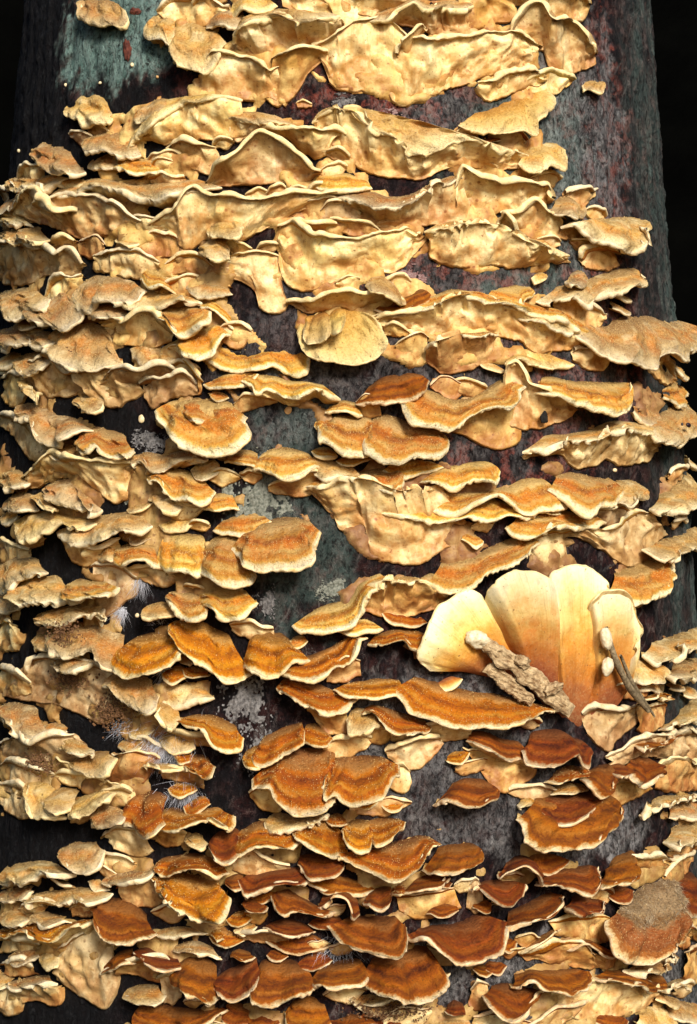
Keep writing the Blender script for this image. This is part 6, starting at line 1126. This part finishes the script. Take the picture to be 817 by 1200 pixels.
    flip = np.sum(vis * radial[None]) < 0
    if flip: N = -N
    if base is None:
        base = C[0, n // 2] if mode != 'u' else U[-1, n // 2]
    G = G - base
    capv = np.linspace(0, 1, mc); rimv = np.ones(nr - 1); undv = np.linspace(0, 1, nrow - mc - nr + 1)
    vv = np.concatenate([capv, rimv, undv])
    UV = np.stack(np.meshgrid(s * LR * 100, vv), -1)
    if mode != 'u' and cls[0] in 'ygoph':
        rr = np.random.default_rng(k)
        cnt = int(lc * LR * 1e6 * {'y': .9, 'g': 1.2, 'o': .7, 'p': 1.1, 'h': .6}[cls[0]])
        i = (rr.random(cnt) ** .8 * (mc - 1.01)).astype(int); j = rr.integers(1, n - 1, cnt)
        keep = vnoise(i * lc * 1000 / mc / 2.5, j * LR * 1000 / n / 3.0, sd) > -.1 + .7 * (rr.random(cnt) - .5)
        i, j = i[keep], j[keep]
        f = rr.random((len(i), 1)); gpt = G[i, j] * (1 - f) + G[i + 1, j] * f
        GRAINS.append((gpt + base, N[i, j]))
    if cls[0] == 'h': HAIR.append((G[:int(mc * .62)], N[:int(mc * .62)]))
    def part(name, r0, r1, mat, par, ends=False):
        V = G[r0:r1 + 1].reshape(-1, 3); NN = N[r0:r1 + 1].reshape(-1, 3); uv = UV[r0:r1 + 1].reshape(-1, 2)
        m = r1 - r0 + 1
        ix = np.arange(m * n).reshape(m, n)
        q = [ix[:-1, :-1], ix[:-1, 1:], ix[1:, 1:], ix[1:, :-1]]
        if flip: q = q[::-1]
        F = np.stack(q, -1).reshape(-1, 4)
        o = mesh_obj(name, V, F, mat, par, True, NN, uv)
        o['seed'] = float((k * .618034) % 1.0)
        return o
    c_, u_ = cls
    top = parent
    if parent is None:
        top = empty('bracket_fungus', base)
        tag(top, label, 'bracket fungus', 'bracket fungi covering the tree trunk')
        host = top
        part('cap', 0, mc - 1, CAP[c_], host)
    else:
        host = part('lobe', 0, mc - 1, CAP[c_], parent)
    part('rim', mc - 1, mc + nr - 1, RIM[RIMOF[c_]], host)
    part('underside', mc + nr - 1, nrow - 1, UNDER[u_], host)
    if cls[0] == 'h':
        g_, n_ = HAIR[-1]
        rr = np.random.default_rng(11); m = 2600
        i = rr.integers(1, g_.shape[0] - 1, m); j = rr.integers(2, n - 2, m)
        p = g_[i, j] + (g_[i - 1, j] - g_[i, j]) * rr.random((m, 1)) + (g_[i, j + 1] - g_[i, j]) * rr.random((m, 1))
        dr = g_[i + 1, j] - g_[i, j]; dr /= np.linalg.norm(dr, axis=1, keepdims=True)
        dr = dr * .8 + n_[i, j] * rr.uniform(.3, .9, (m, 1)) + rr.normal(0, .35, (m, 3))
        sd_ = np.cross(dr, n_[i, j]); sd_ /= np.linalg.norm(sd_, axis=1, keepdims=True)
        ln = rr.uniform(.0008, .0019, (m, 1)); w_ = .00009
        V = np.stack([p + sd_ * w_, p - sd_ * w_, p + n_[i, j] * w_ * 1.5, p + dr * ln], 1).reshape(-1, 3)
        F = (np.array([[0, 2, 3], [2, 1, 3], [1, 0, 3]])[None] + (np.arange(m) * 4)[:, None, None]).reshape(-1, 3)
        ho = mesh_obj('hair', V, F, HAIRM, host, False); ho['kind'] = 'stuff'; ho['seed'] = .4
    return top, base

last, lastbase = None, None
for k, ln in enumerate(BRACKETS.strip().split('\n')):
    if ln.endswith('|+'):
        build_bracket(k, ln, last, lastbase)
    else:
        last, lastbase = build_bracket(k, ln)

# ---------------------------------------------------------------- felt grains on the caps
def grain_mesh(name, P, N, s0, s1, mat, seed=3, parent=None):
    rr = np.random.default_rng(seed)
    m = len(P)
    oct_ = np.array([[1, 0, 0], [-1, 0, 0], [0, 1, 0], [0, -1, 0], [0, 0, 1], [0, 0, -1]], float)
    fc = np.array([[0, 2, 4], [2, 1, 4], [1, 3, 4], [3, 0, 4], [2, 0, 5], [1, 2, 5], [3, 1, 5], [0, 3, 5]])
    S = rr.uniform(s0, s1, (m, 1, 1)) * rr.uniform(.6, 1.5, (m, 1, 3))
    q, _ = np.linalg.qr(rr.normal(size=(m, 3, 3)))
    V = np.einsum('mij,mvj->mvi', q, oct_[None] * S) + (P + N * (S[:, 0, 0] * .5)[:, None])[:, None]
    F = fc[None] + (np.arange(m) * 6)[:, None, None]
    return mesh_obj(name, V.reshape(-1, 3), F.reshape(-1, 3), mat, parent, False)
def plain(name, c0, c1, scale=600, rough=.8, spec=.25, bump=.0004):
    q = NT(name)
    tc = q.n('ShaderNodeTexCoord')
    n = q.noise(tc.outputs['Object'], scale, 4, .65)
    q.put(q.b.inputs['Base Color'], q.mix(q.map(n, .35, .68), c0, c1))
    q.put(q.b.inputs['Roughness'], rough)
    q.put(q.b.inputs['Specular IOR Level'], spec)
    if bump: q.bump(n, .8, bump)
    return q.m
gp = np.concatenate([a for a, b in GRAINS]); gn = np.concatenate([b for a, b in GRAINS])
o = grain_mesh('felt_grains', gp, gn, .00007, .00016, plain('felt', (.40, .25, .08), (.66, .48, .21), 900, .8, .2, 0))
tag(o, 'pale felt grains and crumbs scattered over the bracket caps', 'felt', kind='stuff')

# ---------------------------------------------------------------- small things on the trunk
def spot(c, off=0.0):
    return cyl(np.float64(c[0]), np.float64(c[1]), off + float(bark_relief(np.float64(c[0]), np.float64(c[1]))))
def frame(c):
    th = c[0]
    return (np.array([math.cos(th), math.sin(th), 0]), np.array([0, 0, 1.0]), np.array([math.sin(th), -math.cos(th), 0]))
def lump(name, c, size, off, mat, seed, tilt=0.0, parent=None, rough=.18, base=None, segs=20):
    """uneven pebble-like body lying on the bark; size = (along, up, out) in metres"""
    ex, ez, en = frame(c)
    ca, sa = math.cos(tilt), math.sin(tilt)
    ex, ez = ex * ca + ez * sa, ez * ca - ex * sa
    ph, al = np.meshgrid(np.linspace(0, math.pi, segs), np.linspace(0, 2 * math.pi, segs * 2, endpoint=False), indexing='ij')
    x, y, z = np.sin(ph) * np.cos(al), np.sin(ph) * np.sin(al), np.cos(ph)
    r = 1 + rough * vnoise(x * 1.6 + seed, y * 1.6, z * 1.6) + rough * .6 * vnoise(x * 4 + seed, y * 4, z * 4) + rough * .3 * vnoise(x * 9 + seed, y * 9, z * 9)
    o_ = spot(c, off)
    P = o_ + (x * r * size[0])[..., None] * ex + (y * r * size[1])[..., None] * ez + (z * r * size[2])[..., None] * en
    bs = o_ if base is None else base
    n0, n1 = ph.shape
    ix = np.arange(n0 * n1).reshape(n0, n1)
    F = np.stack([ix[:-1], ix[1:], np.roll(ix[1:], -1, 1), np.roll(ix[:-1], -1, 1)], -1).reshape(-1, 4)
    o = mesh_obj(name, P.reshape(-1, 3) - bs, F, mat, parent)
    if parent is None: o.location = bs
    return o
def tube(name, pts, rad, mat, parent=None, seg=8, seed=0.0):
    C, L = spline(np.array(pts), max(8, len(pts) * 6))
    n = len(C)
    rad = np.interp(np.linspace(0, 1, n), np.linspace(0, 1, len(rad)), rad)
    T = np.gradient(C, axis=0); T /= np.linalg.norm(T, axis=1, keepdims=True)
    A_ = np.cross(T, [0.3, -1, .2]); A_ /= np.linalg.norm(A_, axis=1, keepdims=True)
    B_ = np.cross(T, A_)
    V = []
    for j in range(seg):
        a = 2 * math.pi * j / seg
        rr = rad * (1 + .22 * vnoise(np.arange(n) * .7, j * 1.3, seed))
        V.append(C + A_ * (rr * math.cos(a))[:, None] + B_ * (rr * math.sin(a))[:, None])
    V = np.array(V)
    ix = np.arange(seg * n).reshape(seg, n)
    F = np.stack([ix[:, :-1], np.roll(ix, -1, 0)[:, :-1], np.roll(ix, -1, 0)[:, 1:], ix[:, 1:]], -1).reshape(-1, 4).tolist()
    F.append(ix[:, 0].tolist()); F.append(ix[::-1, -1].tolist())
    bs = C[0]
    o = mesh_obj(name, V.reshape(-1, 3) - (bs if parent is None else np.array(parent.location)), F, mat, parent)
    if parent is None: o.location = bs
    return o

CREAM = plain('young_cream', (.62, .46, .22), (.78, .64, .40), 700, .6)
ORANGEISH = plain('young_orange', (.45, .22, .07), (.62, .38, .16), 700, .6)
BUTTONS = [((-0.8560, 0.15740), 2.4, 3, CREAM, 'tiny white pinhead fungus between the algae and the lens-shaped bracket'),
 ((-0.7107, 0.15543), 2.6, 2.2, CREAM, 'tiny cream pinhead fungus at the lower edge of the algae patch'),
 ((-1.1837, 0.13965), 3.4, 3.2, CREAM, 'lone cream pinhead fungus on black bark at the outer flank'),
 ((-0.4514, 0.12305), 4, 3.6, CREAM, 'cream pinhead fungus in the dark gap beneath the pale wedge'),
 ((-0.5805, 0.15938), 3, 3.4, CREAM, 'pale pinhead fungus below the brown scar on the algae patch'),
 ((-0.5032, 0.15420), 2.2, 2.4, ORANGEISH, 'tiny pinkish pinhead fungus on red bark by the yellow skirt'),
 ((-0.4169, 0.17875), 2.8, 3.0, ORANGEISH, 'small orange pinhead fungus at the top of the algae patch'),
 ((-0.5027, 0.03258), 5.2, 6.0, CREAM, 'white oval spot-like button in the dark hollow'),
 ((0.7986, 0.01515), 4.5, 3.0, CREAM, 'small tan button under the long greyish tan bracket'),
 ((-0.4908, -0.03590), 3.2, 3.4, CREAM, 'white pinhead fungus beside the cottony mould'),
 ((-0.1481, 0.04476), 7, 5, CREAM, 'small pale wart between wavy orange shelf and tan double-rimmed bracket'),
 ((-0.1132, 0.03475), 6, 6, ORANGEISH, 'small orange wart under the tan double-rimmed bracket')]
for i, (c, a, b, m, lab) in enumerate(BUTTONS):
    tag(lump('fungus_button', c, (a * .00024, b * .00024, .0006), .0003, m, i * 5.1, 0, None, .12, None, 10), lab, 'fungus button', 'young fungus buttons')

# crust lichens
def lichen(c, wa, wz, seed, mat, label, thr=0.0):
    n = 70
    X, Y = np.meshgrid(np.linspace(-1.15, 1.15, n), np.linspace(-1.15, 1.15, n))
    T_ = c[0] + X * wa / 140.0; Z_ = c[1] + Y * wz / 1000.0
    f = 1 - np.hypot(X, Y) + .55 * vnoise(X * 2.2 + seed, Y * 2.2) + .45 * vnoise(X * 6 + seed, Y * 6) + .5 * vnoise(X * 15 + seed, Y * 15)
    off = bark_relief(T_, Z_) + .00028 + .00016 * vnoise(X * 25, Y * 25, seed) + .0001 * np.clip(f, 0, 1)
    off = np.where(f < thr + .05, bark_relief(T_, Z_) - .0002, off)
    P = cyl(T_, Z_, off)
    ix = np.arange(n * n).reshape(n, n)
    F = np.stack([ix[:-1, :-1], ix[:-1, 1:], ix[1:, 1:], ix[1:, :-1]], -1)[(f[:-1, :-1] > thr)]
    b0 = spot(c)
    used, inv = np.unique(F, return_inverse=True)
    o = mesh_obj('lichen_patch', P.reshape(-1, 3)[used] - b0, inv.reshape(F.shape), mat)
    o.location = b0
    tag(o, label, 'lichen', 'crust lichens on the bark')
LG = plain('lichen_green', (.07, .075, .055), (.25, .25, .20), 900, .9)
LW = plain('lichen_white', (.05, .045, .043), (.22, .205, .19), 900, .9)
LP = plain('lichen_pink', (.13, .05, .045), (.32, .23, .21), 900, .9)
lichen((-0.1843, 0.00729), 11, 13, 1.0, LG, 'pale grey-green lichen crust beside the orange-topped cap', .12)
lichen((-0.2102, -0.06520), 9, 11, 4.0, LW, 'white speckled lichen crust right of the rust-tipped tan cap', .30)
lichen((-0.5228, 0.01016), 5, 7, 7.0, LG, 'small pale lichen patch below the wing-like cream fold', .1)
lichen((-0.4442, 0.05423), 3.2, 3.6, 9.0, LW, 'tiny grey lichen fleck in the gap above the ribbed tan skirt', .1)
lichen((-0.0019, -0.02607), 5.5, 4, 12.0, LG, 'faint lichen fleck above the snaking S-shaped cap', .25)
lichen((-0.4719, 0.02472), 7, 4, 15.0, LW, 'bluish white mould crust left of the big zoned orange cap', .1)
lichen((0.1864, 0.08176), 7, 4.5, 18.0, LP, 'pinkish white lichen left of the rust-specked pale plate', .25)
lichen((0.1588, 0.13535), 9, 5, 21.0, LP, 'pinkish lichen flecks in the dark hollow under the broad pale plate', .3)
lichen((0.0286, 0.14221), 5, 3, 24.0, LW, 'grey lichen spot in the dark hollow under the broad pale plate', .2)
lichen((-0.1654, -0.03049), 5, 6, 27.0, LW, 'white-flecked lichen right of the pleated yellow-orange cap', .35)
lichen((-0.3399, 0.01177), 5, 5, 30.0, LG, 'speckled lichen edge right of the reddish-hearted cap', .3)
lichen((-0.1800, -0.08090), 6, 8, 33.0, LW, 'sparse white lichen flecks left of the big double orange cap', .4)

# cottony mould
MOULD = plain('mould', (.55, .55, .58), (.8, .8, .84), 900, .9, .1, 0)
def mould(c, n, ln, spread, down, seed, label):
    rr = random.Random(seed)
    ex, ez, en = frame(c)
    b0 = spot(c)
    V, F = [], []
    for i in range(n):
        p = b0 + ex * rr.gauss(0, spread) + ez * rr.gauss(0, spread * .5)
        d = ez * (-down + rr.gauss(0, .5)) + ex * rr.gauss(0, .55) + en * abs(rr.gauss(.5, .35))
        d = d / np.linalg.norm(d)
        L = ln * rr.uniform(.45, 1.2)
        w = .00005 * rr.uniform(.7, 1.5)
        sd = np.cross(d, en + .3 * ex); sd /= np.linalg.norm(sd) + 1e-9
        u2 = np.cross(d, sd)
        bend = (ez * -.35 + ex * rr.gauss(0, .25)) * L
        k0 = len(V)
        for t in (0, .35, .7, 1.0):
            q = p + d * L * t + bend * t * t
            ww = w * (1.15 - t)
            V += [q + sd * ww, q - sd * ww * .5 + u2 * ww * .87, q - sd * ww * .5 - u2 * ww * .87]
        for t in range(3):
            a = k0 + 3 * t
            for e in range(3): F.append((a + e, a + (e + 1) % 3, a + 3 + (e + 1) % 3, a + 3 + e))
    o = mesh_obj('mould_tuft', np.array(V) - b0, F, MOULD)
    o.location = b0
    tag(o, label, 'mould', 'cottony mould tufts')
mould((-0.4005, -0.07852), 420, .0085, .0050, .5, 1, 'large fan of white mould hairs above the round tan disc')
mould((-0.3462, -0.09466), 240, .0060, .0030, .5, 2, 'bluish white mould clump below the round tan disc')
mould((-0.4926, -0.02377), 140, .0050, .0016, .9, 3, 'small white mould tuft beside the drooping tan skirt')
mould((-0.5392, -0.03429), 130, .0045, .0014, .8, 4, 'small white mould wisp above the vivid orange-banded cap')
mould((-0.4324, -0.03835), 60, .0050, .0018, -.9, 5, 'thin white mould threads standing above the vivid orange-banded cap')
mould((-0.5012, -0.00655), 50, .0060, .0024, -.2, 6, 'stray white mould threads left of the frosted orange row')
mould((-0.4003, -0.05434), 90, .0050, .0014, .6, 7, 'white mould wisp right of the vivid orange-banded cap')
mould((-0.5067, -0.07402), 150, .0050, .0035, .4, 8, 'pale mould film under the frass heap')
mould((0.0061, -0.14577), 160, .0060, .0035, .2, 9, 'pale grey mould strands behind the big wedge-shaped cap')

# brown frass
FRASS = plain('frass', (.06, .025, .010), (.22, .11, .045), 900, .9)
def frass(c, n, wa, wz, off, seed, label):
    rr = np.random.default_rng(seed)
    a = rr.normal(0, wa * .45, n); b = rr.normal(0, wz * .45, n)
    th = c[0] + a / 140; z = c[1] + b / 1000
    pile = np.exp(-(a / wa) ** 2 - (b / wz) ** 2) * .0012 * rr.random(n)
    P = cyl(th, z, off + pile)
    N = np.stack([np.sin(th), -np.cos(th), 0 * th], -1)
    b0 = cyl(np.float64(c[0]), np.float64(c[1]), off)
    o = grain_mesh('frass_heap', P - b0, N, .00022, .00050, FRASS, seed)
    o.location = b0
    tag(o, label, 'frass', kind='stuff')
frass((-0.6650, -0.05829), 420, 9, 4, .0040, 1, 'brown frass heap on the broad smooth tan apron')
frass((-0.5384, -0.06896), 520, 8, 7, .0030, 2, 'brown frass heap right of the smooth tan apron')
frass((-0.6385, -0.04220), 220, 8, 5, .0125, 3, 'brown frass crumbs on the large tan cap')
frass((-0.7487, -0.08928), 260, 9, 4, .0052, 4, 'brown frass on the broad brownish ledge')
frass((0.1172, -0.16568), 420, 13, 4, .0035, 5, 'dark brown frass below the bell-shaped banded cap')
frass((-0.7171, 0.05585), 90, 4, 2.5, .0080, 6, 'wart of brown frass on the granular olive cap')

# bark flake lying on the fan, twig with two pods, beetle, dark pit
FLAKE = plain('flake', (.20, .115, .05), (.60, .44, .24), 420, .9, .2, .0014)
fl = empty('bark_flake', spot((0.4221, -0.05473), .008))
tag(fl, 'rough brown bark flake leaning on the base of the big pale fan', 'bark flake')
fb = np.array(fl.location)
def flake_plate(c0, c1, w, off0, off1, seed, thick):
    na, nb = 60, 26
    U, W = np.meshgrid(np.linspace(0, 1, na), np.linspace(-1, 1, nb), indexing='ij')
    dx, dz = (c1[0] - c0[0]) * .14, c1[1] - c0[1]
    L = math.hypot(dx, dz); ux, uz = dx / L, dz / L
    wid = w * (.55 + .45 * np.sin(np.pi * np.clip(U * .9 + .08, 0, 1)) ** .6) * (1 + .3 * vnoise(U * 9, np.sign(W) * 3, seed) + .15 * vnoise(U * 30, np.sign(W) * 3, seed))
    xx = c0[0] * .14 + ux * L * U - uz * wid * W; zz = c0[1] + uz * L * U + ux * wid * W
    hgt = thick * (1 - np.abs(W) ** 4) * (.6 + .4 * vnoise(U * 5, W * 2, seed)) + .0006 * (1 - np.abs(vnoise(U * 6, W * 6, seed + 2))) + .0005 * vnoise(U * 26, W * 9, seed + 4) + .0003 * vnoise(U * 60, W * 22, seed + 5)
    hgt *= np.clip((1 - np.abs(W)) * 6, 0, 1) * np.clip(np.minimum(U, 1 - U) * 14, 0, 1)
    top = cyl(xx / .14, zz, off0 + (off1 - off0) * U + hgt); bot = cyl(xx / .14, zz, off0 + (off1 - off0) * U - .0010)
    ix = np.arange(na * nb).reshape(na, nb); f = np.stack([ix[:-1, :-1], ix[1:, :-1], ix[1:, 1:], ix[:-1, 1:]], -1).reshape(-1, 4)
    mesh_obj('bark_slab', np.concatenate([top.reshape(-1, 3), bot.reshape(-1, 3)]) - fb, np.concatenate([f, f[:, ::-1] + na * nb]), FLAKE, fl)
flake_plate((0.3185, -0.04325), (0.5593, -0.06911), .0034, .0130, .0075, 3.0, .0016)
flake_plate((0.3426, -0.05206), (0.4559, -0.06545), .0026, .0090, .0070, 9.0, .0012)
lump('bark_chip', (0.4096, -0.05058), (.0030, .0020, .0016), .0130, FLAKE, 8.0, math.radians(-30), fl, .4, fb, 20)
lump('bark_chip', (0.4908, -0.06009), (.0034, .0018, .0016), .0115, FLAKE, 18.0, math.radians(20), fl, .4, fb, 20)
WHITE = plain('white_growth', (.52, .40, .22), (.76, .66, .46), 600, .5)
tag(lump('fungus_button', (0.3121, -0.04294), (.0046, .0030, .0026), .0125, WHITE, 2.0, math.radians(-25), None, .2), 'smooth white knob on the left lobe of the pale fan', 'fungus button', 'young fungus buttons')
TWIG = plain('twig', (.10, .07, .035), (.30, .22, .12), 700, .8, .3, .0008)
P0, P1, P2, P3 = (cyl(np.float64(c[0]), np.float64(c[1]), o_) for c, o_ in (((0.6197, -0.03970), .0165), ((0.6401, -0.04971), .0160), ((0.6986, -0.06066), .0130), ((0.7987, -0.07130), .0085)))
tw = tube('twig', [P0, P1, P2, P3], [.0006, .0013, .0014, .0007], TWIG, None, 9, 2.0)
tag(tw, 'thin brown dead twig lying across the right of the pale fan', 'twig')
Q = [cyl(np.float64(c[0]), np.float64(c[1]), o_) for c, o_ in (((0.6629, -0.04985), .0155), ((0.7230, -0.06086), .0120), ((0.8367, -0.07355), .0070))]
tube('side_stem', Q, [.0005, .0009, .0004], TWIG, tw, 8, 5.0)
tag(lump('seed_pod', (0.6124, -0.04356), (.0022, .0040, .0020), .0175, WHITE, 6.0, math.radians(12), None, .12), 'upper glossy white pod beside the twig on the pale fan', 'seed pod')
tag(lump('seed_pod', (0.6188, -0.05347), (.0022, .0033, .0020), .0160, WHITE, 9.0, math.radians(-15), None, .12), 'lower glossy white pod beside the twig on the pale fan', 'seed pod')
BLACK = plain('beetle_shell', (.010, .006, .008), (.03, .015, .02), 500, .25, .6, 0)
bt = empty('beetle', spot((1.0449, 0.03246), .0115))
tag(bt, 'small shiny dark beetle on the crinkled grey-tan bracket end', 'beetle')
bb = np.array(bt.location)
lump('wing_cases', (1.0512, 0.03249), (.0017, .0009, .0008), .0118, BLACK, 1.0, math.radians(-8), bt, .04, bb, 12)
lump('head', (1.0152, 0.03263), (.0006, .0006, .0005), .0118, BLACK, 2.0, 0, bt, .04, bb, 8)
PIT = plain('pit', (.006, .005, .004), (.02, .016, .012), 900, .9)
tag(lump('dark_spot', (0.5291, 0.03297), (.0015, .0019, .0006), .0042, PIT, 4.0, 0, None, .3), 'single black spot on the cream apron', 'rot spot')
SCAR = plain('scar', (.05, .012, .008), (.16, .045, .025), 700, .8)
tag(lump('bark_scar', (-0.6017, 0.16530), (.0016, .0036, .0005), .0002, SCAR, 6.0, math.radians(8), None, .4), 'reddish brown oval scar in the teal algae patch', 'bark scar')
tag(lump('bark_scar', (-0.5807, 0.17888), (.0024, .0012, .0005), .0002, SCAR, 11.0, math.radians(-12), None, .4), 'small reddish scar by the upper cream bracket on algae', 'bark scar')
